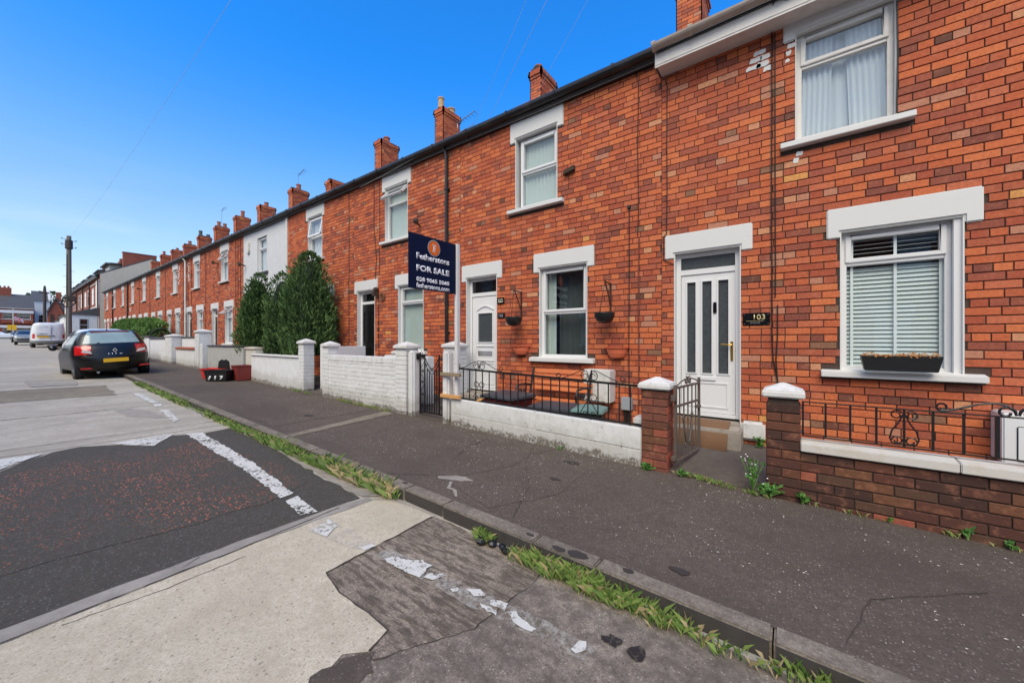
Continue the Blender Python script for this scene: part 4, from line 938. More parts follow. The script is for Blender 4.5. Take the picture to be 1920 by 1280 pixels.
    for k in (4, 5, 9): 
        b = MB(); b.tube([(.25 if k == 4 else 1.05,-.01,4.18 if k == 4 else 4.6),(.25 if k == 4 else 1.05,-.22,4.22 if k == 4 else 4.64)], .03, 6); b.lathe([(.03,-.26),(.09,-.2),(.05,-.16)], 10, (.25 if k == 4 else 1.05,0,4.22 if k == 4 else 4.64), axis='y'); b.obj('vent_cowl', M['bark'], HS[k])
    for k, xs in ((5, (3.2, 3.45, 3.72)), (6, (.4, 1.0, 3.3)), (7, (3.5,)), (8, (3.7,)), (9, (.3, 3.6))):
        for x in xs: cable(k, [(x,5.3),(x+.01,3.5),(x-.01,2.0),(x,.6)], .009)
    b = MB(); b.box(.86, 1.12, -.02, .0, 3.2, 3.5); b.obj('plaque', M['fascia_white'], HS[10])
    # old white paint left on the brick
    def flake(k, cells):
        for (x, z, w, h) in cells:
            b = MB(); j = lambda q: R.uniform(-q, q); pts = [(x+w*a+j(.006), z+h*c+j(.006)) for a, c in ((0,.1),(.18,0),(.42,.05),(.7,0),(.95,.1),(1,.5),(.97,.9),(.7,1),(.4,.93),(.15,1),(.03,.6))]
            b.prism([(px, pz) for px, pz in pts], 'y', -.0045, .004); b.obj('paint_remnant', M['lintel_paint'], HS[k])
    flake(0, [(1.02,4.80,.16,.06),(1.13,4.80,.13,.065),(1.06,4.88,.13,.065),(1.17,4.88,.10,.06),(1.10,4.96,.13,.06),(1.20,4.73,.09,.06)])
    flake(0, [(1.44,4.90,.09,.05),(1.43,4.82,.05,.06),(1.42,4.74,.04,.05),(1.52,3.60,.07,.05),(1.50,3.52,.05,.06)])
    for k, x in ((7, 2.55), (6, .35)):
        flake(k, [(x+R.uniform(-.12,.12), 4.2+i*.083, R.uniform(.08,.3), .066) for i in range(12)])
simple('brick_cable', S(112,58,46), .7)
wall_fixtures()
# ------------------------------------------------------------------ garden walls, pillars, gates and railings
def pillar_cap(root, x0, x1, y0, y1, z, h=.06, peak=.075, ov=.035, m='cap_paint'):
    b = MB(); xa, xb, ya, yb = x0-ov, x1+ov, y0-ov, y1+ov; cx, cy = (x0+x1)/2, (y0+y1)/2
    v = [(xa,ya,z),(xb,ya,z),(xb,yb,z),(xa,yb,z),(xa,ya,z+h),(xb,ya,z+h),(xb,yb,z+h),(xa,yb,z+h),(cx,cy,z+h+peak)]
    b.add(v, [[3,2,1,0],[0,1,5,4],[1,2,6,5],[2,3,7,6],[3,0,4,7],[4,5,8],[5,6,8],[6,7,8],[7,4,8]])
    return b.obj('cap', M[m], root, bevel=.012)
def brick_pillar(name, label, x0, x1, y0, y1, zt, dark, limit=80, red=False):
    z0 = G((x0+x1)/2)-.05; rr = random.Random(int(x0*100)+9)
    root = thing(name, label, 'pillar', (x0, y0, z0)); w, dp, h = x1-x0, y1-y0, zt-z0
    b = MB(); b.box(.010, w-.010, .010, dp-.010, 0, h-.005); b.obj('core', M['mortar'], root)
    for j in range(int(h/BC)):
        z = j*BC; odd = j % 2
        cuts = [0, w*.46, w] if odd else [0, w]
        for a, c in zip(cuts, cuts[1:]):
            for fc in 'fk':
                o = bpy.data.objects.new('brick', brick_mesh((ND+rr.choice([0,1,2,4,5,7])) if not red else rr.choice([8,9,9,10,10,11,ND+4,ND+6,ND]), rr.randrange(3))); COL.objects.link(o); o.parent = root
                d = .016+rr.uniform(-.002,.002); o.scale = (c-a-.006, d, BH+.002)
                if fc == 'f': o.location = ((a+c)/2, .016-.003, z+BC/2)
                else: o.location = ((a+c)/2, dp-.013, z+BC/2); o.rotation_euler = (0,0,pi)
        cuts = [0.003, dp-.003] if odd else [.003, dp*.5, dp-.003]
        for a, c in zip(cuts, cuts[1:]):
            for fc in 'lr':
                o = bpy.data.objects.new('brick', brick_mesh((ND+rr.choice([0,1,2,4,5,7])) if not red else rr.choice([4,8,9,8,9,10,11]), rr.randrange(3))); COL.objects.link(o); o.parent = root
                o.scale = (c-a-.006, .016, BH+.002); o.location = (.013 if fc == 'l' else w-.013, (a+c)/2, z+BC/2); o.rotation_euler = (0,0,-pi/2 if fc == 'l' else pi/2)
    pillar_cap(root, 0, w, 0, dp, h-.002); return root
YW = -1.37
# the two pillars of the 103 gateway and its dark brick wall
brick_pillar('brick_pillar', 'red brick pillar with white pyramid cap beside the rusty open gate', -1.333, -1.065, -1.385, -1.12, .905, .3, red=True)
pr = brick_pillar('brick_pillar', 'dark brown brick pillar with white pyramid cap joined to the brick garden wall', -.192, .055, -1.385, -1.13, .915, 2.6)
def brick_garden_wall():
    root = thing('garden_wall', 'low dark brick garden wall with stained white coping under a black railing', 'wall', (.055, YW, -.13))
    w, h = 3.6, .455+.13; rr = random.Random(5)
    b = MB(); b.box(0, w, .012, .20, 0, h); b.obj('core', M['mortar'], root)
    bl = brick_list(0, w, .0, h, [], rr, dark=2.6, header_every=99)
    for q in range(len(bl)):
        a, c, z0, z1, t, hd = bl[q]
        t = ND+rr.randrange(8) if rr.random() < .93 else rr.choice([9,10,8])
        bl[q] = (a, c, z0, z1, t, hd)
    lay_bricks(root, bl, 0, rr, (.055, YW, -.13), 300)
    x = 0
    for l in (.93, 1.12, .9, .7):
        c = MB(); c.prism([(-.03,0),(.22,0),(.22,.075),(.095,.088),(-.03,.072)], 'x', x+.003, x+l-.003); o = c.obj('coping', M['coping_paint'], root, bevel=.006); o.location = (0, 0, h); x += l
brick_garden_wall()
def block_wall():
    """105: painted concrete blocks in two courses"""
    root = thing('garden_wall', 'low white painted block wall under the scrolled black railing', 'wall', (-4.33, YW, 0))
    x0, x1 = -4.33, -1.34; T = lambda x: .455+(x1-x)*.022
    mid = lambda x: .215+(x1-x)*.022
    def blk(a, c, za, zb, dz):
        b = MB(); X0_ = -4.33; d = R.uniform(-.003,.003); g = .0025
        lo = [(a+g, za(a)+g), (c-g, za(c)+g), (c-g, zb(c)-g), (a+g, zb(a)-g)]
        b.prism([(p[0]-X0_, p[1]) for p in lo], 'y', d, .10); b.obj('block', M['masonry_white'], root, bevel=.008)
    xs = [x0, -3.62, -2.74, -1.98, x1]
    for a, c in zip(xs, xs[1:]): blk(a, c, mid, T, 0)
    xs = [x0, -3.95, -3.28, -2.42, -1.72, x1]
    for a, c in zip(xs, xs[1:]): blk(a, c, lambda x: G(x)-.06, mid, 0)
    b = MB(); b.prism([(0, -.05),(x1-x0,-.1),(x1-x0,.44),(0,.50)], 'y', .006, .094); b.obj('core', M['masonry_white'], root)
    b = MB(); b.box(2.86, 2.985, .10, .28, .44, .56); b.obj('end_block', M['masonry_white'], root, bevel=.02)
block_wall()
def gate_post(label, x0, x1, zt):
    b = MB(); z0 = G(x0)-.06; w = (x1-x0)
    b.box(0, w, 0, w, z0, zt); o = b.obj('gate_post', M['masonry_white'], None, bevel=.028, loc=(x0, YW, 0)); return tag(o, label, 'gate post')
gate_post('square white concrete gate post left of the small black gate', -5.415, -5.255, 1.262)
gate_post('square white concrete gate post right of the small black gate', -4.545, -4.40, 1.262)
def white_brick_pillar(label, x0, x1, y0, y1, zt, cap=True):
    z0 = G(x0)-.05; root = thing('brick_pillar', label, 'pillar', (x0, y0, z0)); w, dp, h = x1-x0, y1-y0, zt-z0
    b = MB(); b.box(.006, w-.006, .006, dp-.006, 0, h); b.obj('core', M['masonry_white'], root)
    for j in range(int(h/BC)):
        b = MB(); z = j*BC+.003; d = R.uniform(0,.004); b.box(-d, w+d, -d, dp+d, z, z+BH+.004)
        b.obj('brick_course', M['masonry_white'], root, bevel=.007)
    if cap: pillar_cap(root, 0, w, 0, dp, h, m='cap_paint')
    return root
white_brick_pillar('white brick pillar with pyramid cap left of the gate post', -5.745, -5.445, -1.38, -1.10, 1.29)
white_brick_pillar('white brick pillar with pyramid cap standing behind the sign post', -5.50, -5.17, -.45, -.12, 1.30)
white_brick_pillar('white brick pillar at the left end of the white brick wall', -8.39, -8.13, -1.38, -1.14, 1.30)
white_brick_pillar('white brick pillar beside the conifers at the end of the rendered wall', -9.54, -9.27, -1.38, -1.13, 1.36)
def white_brick_wall(label, x0, x1, zt, zt2, y=YW, th=.2, solid=True, m='masonry_white'):
    root = thing('garden_wall', label, 'wall', (x0, y, 0)); w = x1-x0; rr = random.Random(int(-x0*7))
    b = MB(); b.box(0, w, .008, th, G(x0)-.4, min(zt, zt2)-.01); b.obj('core', M[m], root)
    bl = brick_list(0, w, G(x1)-.08, zt-.11, [], rr, header_every=99)
    for a, c, z0, z1, t, hd in bl:
        o = bpy.data.objects.new('brick', WB[rr.randrange(3)]); COL.objects.link(o); o.parent = root
        o.location = ((a+c)/2, .010, (z0+z1)/2); o.scale = (c-a+.004, .012+rr.uniform(-.003,.003), z1-z0+.004)
    n = int(w/.082)
    for i in range(n):
        o = bpy.data.objects.new('coping_brick', WB[rr.randrange(3)]); COL.objects.link(o); o.parent = root
        o.location = (w*(i+.5)/n, .205, zt-.052); o.scale = (w/n-.002, .215+rr.uniform(-.006,.004), .115)
    return root
WB = []
for v_ in range(3):
    rr_ = random.Random(v_); b_ = MB(); j_ = lambda: rr_.uniform(-.03,.03)
    o_ = [(-.5,0,-.5),(.5,0,-.5),(.5,0,.5),(-.5,0,.5)]; f_ = [(-.48,-1,-.44+j_()),(.48,-1,-.44+j_()),(.48,-1,.44+j_()),(-.48,-1,.44+j_())]; m_ = [(-.5,-.7,-.5),(.5,-.7,-.5),(.5,-.7,.5),(-.5,-.7,.5)]
    b_.add(o_+m_+f_, [[8,9,10,11],[4,5,9,8],[5,6,10,9],[6,7,11,10],[7,4,8,11],[0,1,5,4],[1,2,6,5],[2,3,7,6],[3,0,4,7]])
    WB.append(b_.mesh('painted_brick', M['masonry_white']))
white_brick_wall('white painted brick garden wall with a worn muddy foot', -8.13, -5.745, 1.12, 1.105)
def rendered_wall(name, label, x0, x1, zt, m, cop, y=YW, th=.22, coph=.05, parts=()):
    root = thing(name, label, 'wall', (x0, y, 0)); w = x1-x0; b = MB()
    b.box(0, w, 0, th, G(x1)-.5, zt-coph); b.obj('render', M[m], root, bevel=.01)
    if cop: 
        c = MB(); c.prism([(-.035,0),(th+.035,0),(th+.035,coph*.7),(th/2,coph),(-.035,coph*.7)], 'x', -.02, w+.02); o = c.obj('coping', M[cop], root, bevel=.006); o.location = (0,0,zt-coph)
    return root
rendered_wall('garden_wall', 'smooth white rendered wall below the conifers', -12.50, -9.54, 1.075, 'render_white', 'cap_paint')
b = MB(); b.box(0, .16, 0, 1.1, .2, 1.30); o = b.obj('garden_wall', M['render_white'], None, bevel=.01, loc=(-9.05, -1.10, 0)); tag(o, 'short white wall running back from the pavement between two white pillars', 'wall')
b = MB(); b.box(0, 1.4, 0, .16, .2, 1.13); o = b.obj('garden_wall', M['render_white'], None, bevel=.01, loc=(-7.0, -.75, 0)); tag(o, 'low white cross wall behind the small black gate', 'wall')
rendered_wall('garden_wall', 'cream wall end with rounded coping behind the dark red planter', -13.30, -12.54, 1.26, 'render_cream', 'cream', y=-1.25, coph=.07)
rendered_wall('garden_wall', 'stained grey rendered wall with dark flat coping behind the recycling boxes', -16.7, -13.34, 1.30, 'render_grey', 'slate_dark', y=-1.30)
white_brick_pillar('dark weathered pillar at the end of the grey wall', -17.35, -17.0, -1.38, -1.1, 1.35, cap=False)
white_brick_pillar('tall white pillar with brown cap by the dark gate opening', -17.95, -17.45, -1.38, -1.0, 1.75)
rendered_wall('garden_wall', 'low white wall with brown rounded coping beyond the grey wall', -20.6, -18.0, 1.20, 'masonry_white', 'pot_clay', coph=.10)
rendered_wall('garden_wall', 'higher white wall behind the low one with brown coping', -21.2, -18.3, 1.62, 'render_white', 'slate', y=-1.05)
white_brick_pillar('plain white pillar right of the bluish white wall', -22.4, -21.3, -1.38, -1.0, 1.62)
rendered_wall('garden_wall', 'bluish white rendered wall beside the black hatchback', -25.4, -22.4, 1.62, 'render_white', 'slate_dark', coph=.09)
rendered_wall('garden_wall', 'white wall with dark coping in front of the hedge', -30, -25.6, 1.72, 'render_white', 'slate_dark', coph=.1)
rendered_wall('garden_wall', 'white wall running on below the far half of the hedge', -40, -30.2, 1.75, 'render_cream', 'slate', coph=.1)
rendered_wall('garden_wall', 'far stretch of low wall before the last houses of the row', -53, -40.3, 1.9, 'render_grey', 'slate', coph=.1)
# ------------------------------------------------------------------ ironwork
def scroll_pair(b, cx, z, y, r, t=.006, up=1):
    for s in (-1, 1): b.tube(spiral((cx+s*r, y, z), r, r*.28, pi if s > 0 else 0, -1.35*s*up, n=16), t, 5)
def railing105():
    y = -1.30; x0, x1 = -4.27, -1.345
    root = thing('railing', 'black wrought iron railing with scrolled crests on the white block wall', 'railing', (x0, y, 0))
    T = lambda x: .915+(x1-x)*.0275; B = lambda x: .478+(x1-x)*.0185; X = lambda x: x-x0
    b = MB(); b.bar((0,0,T(x0)), (x1-x0,0,T(x1)), .028, .008); b.obj('top_rail', M['black_iron'], root)
    b = MB(); b.bar((0,0,B(x0)), (x1-x0,0,B(x1)), .028, .008); b.obj('bottom_rail', M['black_iron'], root)
    n = 22
    for i in range(n+1):
        x = x0+.01+(x1-x0-.02)*i/n; b = MB(); b.box(X(x)-.006, X(x)+.006, -.006, .006, B(x)-(.05 if i % 6 == 3 else 0), T(x)); b.obj('baluster', M['black_iron'], root)
    for cx in (-3.80, -2.00):
        b = MB(); z = T(cx)
        for s in (-1, 1):
            pts = spiral((X(cx)+s*.058, 0, z+.062), .022, .060, (0 if s < 0 else pi)+pi*1.0, 1.25*s, n=16)
            b.tube(pts, .0055, 5)
            b.tube([(X(cx)+s*.004,0,z+.005),(X(cx)+s*.008,0,z+.07),(X(cx)+s*.035,0,z+.125),(X(cx)+s*.085,0,z+.135),(X(cx)+s*.17,0,z+.098),(X(cx)+s*.29,0,z+.045),(X(cx)+s*.40,0,z+.012)], .0055, 5)
            b.tube(spiral((X(cx)+s*.42, 0, z+.048), .040, .016, -pi/2, 1.1*s, n=14), .0055, 5)
        b.obj('crest', M['black_iron'], root)
        b = MB(); zm = B(cx)+.24
        for s in (-1, 1):
            b.tube(spiral((X(cx)+s*.058, 0, zm), .055, .03, (pi if s > 0 else 0)+.3*s, -1.0*s, n=14), .0055, 5)
            b.tube([(X(cx)+s*.004,0,zm-.01),(X(cx)+s*.06,0,zm-.10),(X(cx)+s*.118,0,zm-.19)], .0055, 5)
            b.tube(spiral((X(cx)+s*.05, 0, B(cx)+.045), .040, .02, (pi if s > 0 else 0), 1.0*s, n=12), .0055, 5)
        b.obj('heart_scroll', M['black_iron'], root)
railing105()
def railing103():
    y = -1.30; x0, x1 = .068, 3.3
    root = thing('railing', 'black iron railing with a heart scroll on the dark brick wall', 'railing', (x0, y, 0)); T, Bz = .885, .585
    X = lambda x: x-x0
    b = MB(); b.box(0, x1-x0, -.013, .013, T-.008, T); b.obj('top_rail', M['black_iron'], root)
    b = MB(); b.box(0, x1-x0, -.013, .013, Bz-.008, Bz); b.obj('bottom_rail', M['black_iron'], root)
    for x in [.075,.231,.391,.551,.711,.867,1.023,1.182,1.34,1.5,1.66,1.82,1.98,2.14,2.3,2.5,2.7,2.9,3.1]:
        t = .010 if abs(x-1.182) < .01 else .007; b = MB(); b.box(X(x)-t, X(x)+t, -t, t, Bz, T-.008); b.obj('baluster', M['black_iron'], root)
    b = MB(); cx = X(.711)
    for s in (-1, 1):
        b.tube(spiral((cx+s*.042, 0, T-.052), .038, .018, pi/2+.8*s, -1.0*s, n=14), .006, 5)
        b.tube([(cx+s*.006,0,T-.045),(cx+s*.03,0,T-.11),(cx+s*.07,0,T-.18),(cx+s*.082,0,Bz+.06),(cx+s*.07,0,Bz+.025),(cx+s*.035,0,Bz+.012),(cx+s*.004,0,Bz+.02)], .006, 5)
        b.tube(spiral((cx+s*.038, 0, Bz+.045), .034, .018, (0 if s > 0 else pi), 1.0*s, n=12), .006, 5)
    b.obj('heart_scroll', M['black_iron'], root)
    b = MB(); c = X(1.275)
    for s in (-1, 1):
        b.tube([(c+s*.38,0,T+.004),(c+s*.33,0,T+.012),(c+s*.26,0,T+.04),(c+s*.18,0,T+.075),(c+s*.10,0,T+.09),(c+s*.05,0,T+.075),(c+s*.015,0,T+.04),(c+s*.006,0,T+.01)], .008, 5)
        b.tube(spiral((c+s*.052, 0, T+.028), .044, .02, (pi if s > 0 else 0), -1.0*s, n=14), .008, 5); b.tube(spiral((c+s*.36, 0, T+.036), .034, .016, -pi/2, 1.1*s, n=14), .008, 5)
    b.obj('crest', M['black_iron'], root)
    b = MB(); b.box(-.06, 0, -.01, .01, T-.07, T-.05); b.box(-.06, 0, -.01, .01, Bz+.02, Bz+.04); b.obj('fixing', M['steel'], root)
railing103()
def black_gate():
    x0, x1, y = -5.19, -4.57, -1.28; z0, zt = .20, 1.20; w = x1-x0
    root = thing('gate', 'small black wrought iron gate with curled top between the white posts', 'gate', (x0, y, 0)); I = M['black_iron']
    b = MB(); b.box(0, .022, -.011, .011, z0, zt+.03); b.box(w-.022, w, -.011, .011, z0, zt-.01); b.box(.12, .138, -.009, .009, z0, zt); b.box(w-.138, w-.12, -.009, .009, z0, zt)
    b.box(0, w, -.009, .009, z0, z0+.02); b.obj('frame', I, root)
    arc = [(.13+(w-.26)*i/12, 0, zt-.04-.20*sin(pi*i/12)) for i in range(13)]; b = MB(); b.tube(arc, .008, 5)
    arc2 = [(.13+(w-.26)*i/12, 0, zt-.13-.20*sin(pi*i/12)) for i in range(13)]; b.tube(arc2, .007, 5)
    for s in (-1, 1):
        b.tube(spiral((w/2+s*.045, 0, zt-.27), .04, .015, pi/2, 1.2*s, n=14), .006, 5); b.tube(spiral((w/2+s*.13, 0, zt-.17), .035, .014, -pi/2, 1.2*s, n=14), .006, 5)
    b.obj('top_scroll', I, root)
    for i in range(5):
        xx = .13+(w-.26)*(i+1)/6; b = MB(); b.box(xx-.006, xx+.006, -.006, .006, z0+.02, zt-.14-.2*sin(pi*(i+1)/6)); b.obj('bar', I, root)
    for cx in (.07, w-.07):
        b = MB()
        for k in range(5):
            z = z0+.12+k*.20; b.tube(spiral((cx, 0, z), .030, .012, 0, 1.3*(-1)**k, n=12), .006, 5); b.tube([(cx-.045*(-1)**k,0,z+.16),(cx+.045*(-1)**k,0,z+.04)], .005, 5)
        b.obj('side_scroll', I, root)
    b = MB(); b.box(-.05, .1, -.02, .02, zt-.06, zt+.0); b.box(-.06, -.03, -.03, .03, zt-.09, zt+.01); b.obj('latch', I, root)
black_gate()
def rusty_gate():
    """stands open, swung in towards the door"""
    root = thing('gate', 'weathered rusty iron gate standing open beside the red brick pillar', 'gate', (-1.005, -1.30, 0), radians(82)); I = M['old_iron']
    w, z0, zt = .74, .12, .93
    b = MB(); b.box(0, .03, -.012, .012, z0, zt+.02); b.box(w-.03, w, -.012, .012, z0+.03, zt+.06)
    for z in (z0+.0, zt-.22, zt-.02): b.box(.03, w-.03, -.010, .010, z, z+.022)
    b.obj('frame', I, root)
    for i in range(5):
        xx = w*(i+1)/6; b = MB(); b.box(xx-.006, xx+.006, -.006, .006, z0+.02, zt-.0); b.obj('bar', I, root)
    b = MB()
    for s in (-1, 1):
        b.tube([(w/2+s*.03,0,z0+.16),(w/2+s*.09,0,z0+.30),(w/2+s*.12,0,z0+.42)], .012, 5); b.tube(spiral((w/2+s*.12, 0, z0+.45), .04, .015, -pi/2, 1.1*s, n=12), .009, 5)
        b.tube(spiral((w/2+s*.06, 0, z0+.14), .03, .012, 0, 1.0*s, n=12), .009, 5); b.tube(spiral((w/2+s*.05, 0, zt+.05), .045, .016, pi/2, 1.1*s, n=12), .010, 5)
        b.tube([(w/2+s*.08,0,zt+.07),(w/2+s*.2,0,zt+.05),(w/2+s*.33,0,zt+.01)], .008, 5)
    b.obj('scrollwork', I, root)
    b = MB(); b.box(-.06, .0, -.02, .02, z0+.04, z0+.08); b.box(-.06, .0, -.02, .02, zt-.14, zt-.08); b.obj('hinge', I, root)
    b = MB(); b.box(w-.10, w, -.02, .02, zt-.30, zt-.27); b.obj('latch', I, root)
rusty_gate()
# ------------------------------------------------------------------ things in front of the houses
def place_text(me, name, m, parent, loc, rz=0, rx=0):
    me.materials.clear(); me.materials.append(M[m]); o = link(name, me, parent, loc); o.rotation_euler = (rx, 0, rz); return o
def for_sale_sign():
    px, py = -4.255, -1.305; z0 = G(px)-.05
    root = thing('for_sale_sign', 'navy blue for sale board on a white post by the black gate', 'sign', (px, py, 0))
    b = MB(); b.box(-.032, .032, -.032, .032, z0, 2.955); b.obj('post', M['post_white'], root, bevel=.004)
    b = MB(); b.box(-.010, .002, -.945, -.034, 2.165, 2.945); bd = b.obj('board', M['sign_navy'], root, bevel=.003)
    # print on the side facing down the street (+x): y grows to the reader's right
    T, Y0, Wd = 2.945, -.945, .911
    def put(body, s0, s1, ztop, h, bold, m='sign_white'):
        me = text_mesh(body, (s1-s0)*Wd, h, bold, .0012); o = place_text(me, 'lettering', m, bd, (.0024, Y0+s0*Wd, T-ztop-h), pi/2)
    put('Fetherstons', .148, .846, .265, .090, .030); put('FOR SALE', .148, .846, .436, .088, .045)
    put('028 9065 5060', .148, .846, .606, .064, .040); put('fetherstons.com', .148, .846, .690, .072, .024)
    cy, cz = Y0+.506*Wd, T-.150
    for r, m, t in ((.118, 'sign_white', .0012), (.112, 'sign_navy', .0020), (.104, 'sign_orange', .0028)):
        c = MB(); c.lathe([(r, .002), (r, .002+t)], 40, (0, cy, cz), axis='x'); c.obj('emblem_disc', M[m], bd)
    f = MB()   # slab-serif letter F
    for (y0, y1, za, zb) in ((-.016,.004,-.055,.055),(-.034,.022,-.055,-.043),(-.034,.040,.043,.055),(.030,.040,.022,.055),(.0,.026,-.008,.004),(.018,.026,-.020,.016)):
        f.box(.0048, .0066, cy+y0, cy+y1, cz+za, cz+zb)
    f.obj('emblem_letter', M['sign_white'], bd)
    for z, m in ((.90, 'timber_old'), (.555, 'timber_new')):
        q = MB(); q.box(-4.53-px, -4.10-px, -.115, -.066, z-.025, z+.028); q.obj('batten', M[m], root, bevel=.004)
for_sale_sign()
def bench():
    root = thing('bench', 'small garden bench with orange brown slats and black cast iron ends', 'bench', (-3.55, -.78, .12)); W_ = 1.12
    for i, (y, z) in enumerate(((.10,.40),(.19,.395),(.28,.39),(.37,.385))):
        b = MB(); b.box(.0, W_, y-.035, y+.035, z, z+.022); b.obj('seat_slat', M['bench_wood'], root, bevel=.004)
    for i in range(4):
        z = .54+i*.09; y = .47+(z-.4)*.28; b = MB(); q = Matrix.Translation((W_/2, y, z)) @ Matrix.Rotation(radians(-15), 4, 'X'); b.obox(q, W_, .02, .065); b.obj('back_slat', M['bench_wood'], root, bevel=.004)
    for x in (.03, W_-.03):
        b = MB(); b.tube([(x,.08,0),(x,.10,.2),(x,.07,.38)], .018, 6); b.tube([(x,.42,0),(x,.40,.2),(x,.44,.42),(x,.56,.86)], .018, 6)
        b.tube([(x,.07,.38),(x,.44,.38)], .016, 6); b.tube([(x,.05,.38),(x,.03,.52),(x,.08,.60),(x,.30,.61),(x,.47,.58)], .016, 6); b.tube([(x,.10,.2),(x,.40,.2)], .010, 5)
        for (yy, zz, r) in ((.15,.49,.055),(.27,.48,.045),(.50,.70,.03)): b.tube(spiral((x,yy,zz), r, r*.3, 0, 1.4, ax=(0,1,0), n=14), .010, 5)
        b.obj('iron_end', M['black_iron'], root)
bench()
def wheelie(label, x, y, rz, body, lid, h, w=.48, d=.55, sticker=None):
    root = thing('wheelie_bin', label, 'wheelie bin', (x, y, .125), rz)
    b = MB(); k = .82
    v = [(-w*k/2,-d*k/2,.03),(w*k/2,-d*k/2,.03),(w*k/2,d*k/2,.03),(-w*k/2,d*k/2,.03),(-w/2,-d/2,h-.08),(w/2,-d/2,h-.08),(w/2,d/2,h-.08),(-w/2,d/2,h-.08)]
    b.add(v, [[3,2,1,0],[4,5,6,7],[0,1,5,4],[1,2,6,5],[2,3,7,6],[3,0,4,7]]); b.obj('body', M[body], root, bevel=.02)
    b = MB(); e = .03; z = h-.08
    v = [(-w/2-e,-d/2-e,z),(w/2+e,-d/2-e,z),(w/2+e,d/2+e,z),(-w/2-e,d/2+e,z),(-w/2-e,-d/2-e,z+.035),(w/2+e,-d/2-e,z+.035),(w/2+e,d/2+e,z+.05),(-w/2-e,d/2+e,z+.05),
         (-w/2+.06,-d/2+.05,z+.062),(w/2-.06,-d/2+.05,z+.062),(w/2-.06,d/2-.05,z+.08),(-w/2+.06,d/2-.05,z+.08)]
    b.add(v, [[3,2,1,0],[0,1,5,4],[1,2,6,5],[2,3,7,6],[3,0,4,7],[4,5,9,8],[5,6,10,9],[6,7,11,10],[7,4,8,11],[8,9,10,11]]); b.obj('lid', M[lid], root, bevel=.012)
    b = MB(); b.tube([(-w*.4,d/2+.05,z+.0),(w*.4,d/2+.05,z+.0)], .016, 8); b.obj('handle', M[lid], root)
    for s in (-1, 1):
        b = MB(); b.lathe([(.085,s*w*.42-.02),(.085,s*w*.42+.02)], 14, (0,d*.42,.085), axis='x'); b.obj('wheel', M['tyre'], root)
    if sticker:
        for a in (-.13, .03): b = MB(); b.box(a, a+.10, -d*.46, -d*.445, h-.24, h-.13); b.obj('sticker', M[sticker], root)
    return root
wheelie('dark grey lidded bin with a dark red body lying low behind the railing', -3.50, -.98, radians(-6), 'bin_red', 'bin_black', .52, .62, .50)
wheelie('black bin with a wide grey lid in front of the bench', -2.62, -1.0, radians(4), 'bin_body', 'bin_black', .44, .66, .40)
wheelie('small green food bin with a pale green lid and blue stickers', -2.12, -1.02, radians(10), 'bin_body', 'bin_green', .46, .36, .30, 'sticker_blue')
def meter_box():
    root = thing('meter_cupboard', 'weathered white plastic meter cupboard on the wall behind the green bin', 'meter box', (-2.60, -.235, .50))
    b = MB(); b.box(0, .43, 0, .235, 0, .49); b.obj('case', M['meter_plastic'], root, bevel=.012)
    b = MB(); b.box(.02, .36, -.012, 0, .02, .30); b.obj('door', M['meter_plastic'], root, bevel=.004)
    root = thing('meter_cupboard', 'white wall meter cupboard behind the railing at the right edge', 'meter box', (1.50, -.26, .335))
    b = MB(); b.box(0, .55, 0, .26, 0, .45); b.obj('case', M['upvc'], root, bevel=.012)
    b = MB(); b.box(.08, .48, -.012, -.0, .035, .34); b.obj('door', M['upvc'], root, bevel=.006)
    root = thing('pipe_box', 'small grey plastic box low on the wall above the gravel', 'utility box', (-2.055, -.085, .40))
    b = MB(); b.box(0, .155, 0, .085, 0, .19); b.obj('case', M['grey_plastic'], root, bevel=.008)
    b = MB(); b.tube([(.05,.05,0),(.05,.05,-.25)], .022, 8); b.tube([(.10,.05,0),(.10,.05,-.25)], .018, 8); b.obj('pipe', M['black_plastic'], root)
meter_box()
def hanging(label, x, z=2.32):
    root = thing('hanging_basket', label, 'hanging basket', (x, -.01, z))
    b = MB(); b.box(-.012, .012, -.012, .01, -.50, .0); b.bar((0,-.0,-.02), (0,-.245,.0), .016); b.bar((0,-.008,-.33), (0,-.20,-.01), .014); b.tube(spiral((0,-.235,-.025), .02, .02, 0, .8, ax=(0,1,0), n=8), .005, 5); b.obj('bracket', M['rust_iron'], root)
    by = -.235
    b = MB(); pr = [(.012,-.635),(.075,-.622),(.12,-.585),(.143,-.535),(.150,-.485),(.152,-.475),(.140,-.475),(.13,-.52),(.02,-.54)]; b.lathe(pr, 22, (0,by,0)); b.obj('bowl', M['black_plastic'], root, smooth=True)
    b = MB()
    for a in (.4, .4+2*pi/3, .4+4*pi/3): b.tube([(0,by,-.04),(.148*cos(a),by+.148*sin(a),-.478)], .0035, 4)
    b.obj('chain', M['rust_iron'], root)
simple('rust_iron', S(74,42,30), .8, var=.4, scale=20)
hanging('black hanging bowl on a rusty bracket next to the small house number', -3.93)
hanging('black hanging bowl on a rusty bracket between the front window and the tall cables', -2.245)
def wall_pot(label, x, z):
    b = MB(); n = 14; prof = [(.075,-.165),(.11,-.15),(.145,-.09),(.165,-.02),(.19,-.012),(.195,.0),(.17,.0),(.15,-.02),(.12,-.05)]
    b.lathe(prof, n, (0,0,0), a0=pi, a1=2*pi); v = [(p[0], .0, p[1]) for p in prof[:6]]+[(-p[0], .0, p[1]) for p in prof[:6][::-1]]
    b.add(v, [list(range(len(v)))]); o = b.obj('wall_planter', M['terracotta'], None, loc=(x, -.004, z)); tag(o, label, 'wall planter', 'terracotta half pots on the wall')
    s = MB(); s.lathe([(0.0,-.03),(.15,-.03)], n, a0=pi, a1=2*pi, close=False); s.obj('soil', M['soil'], o)
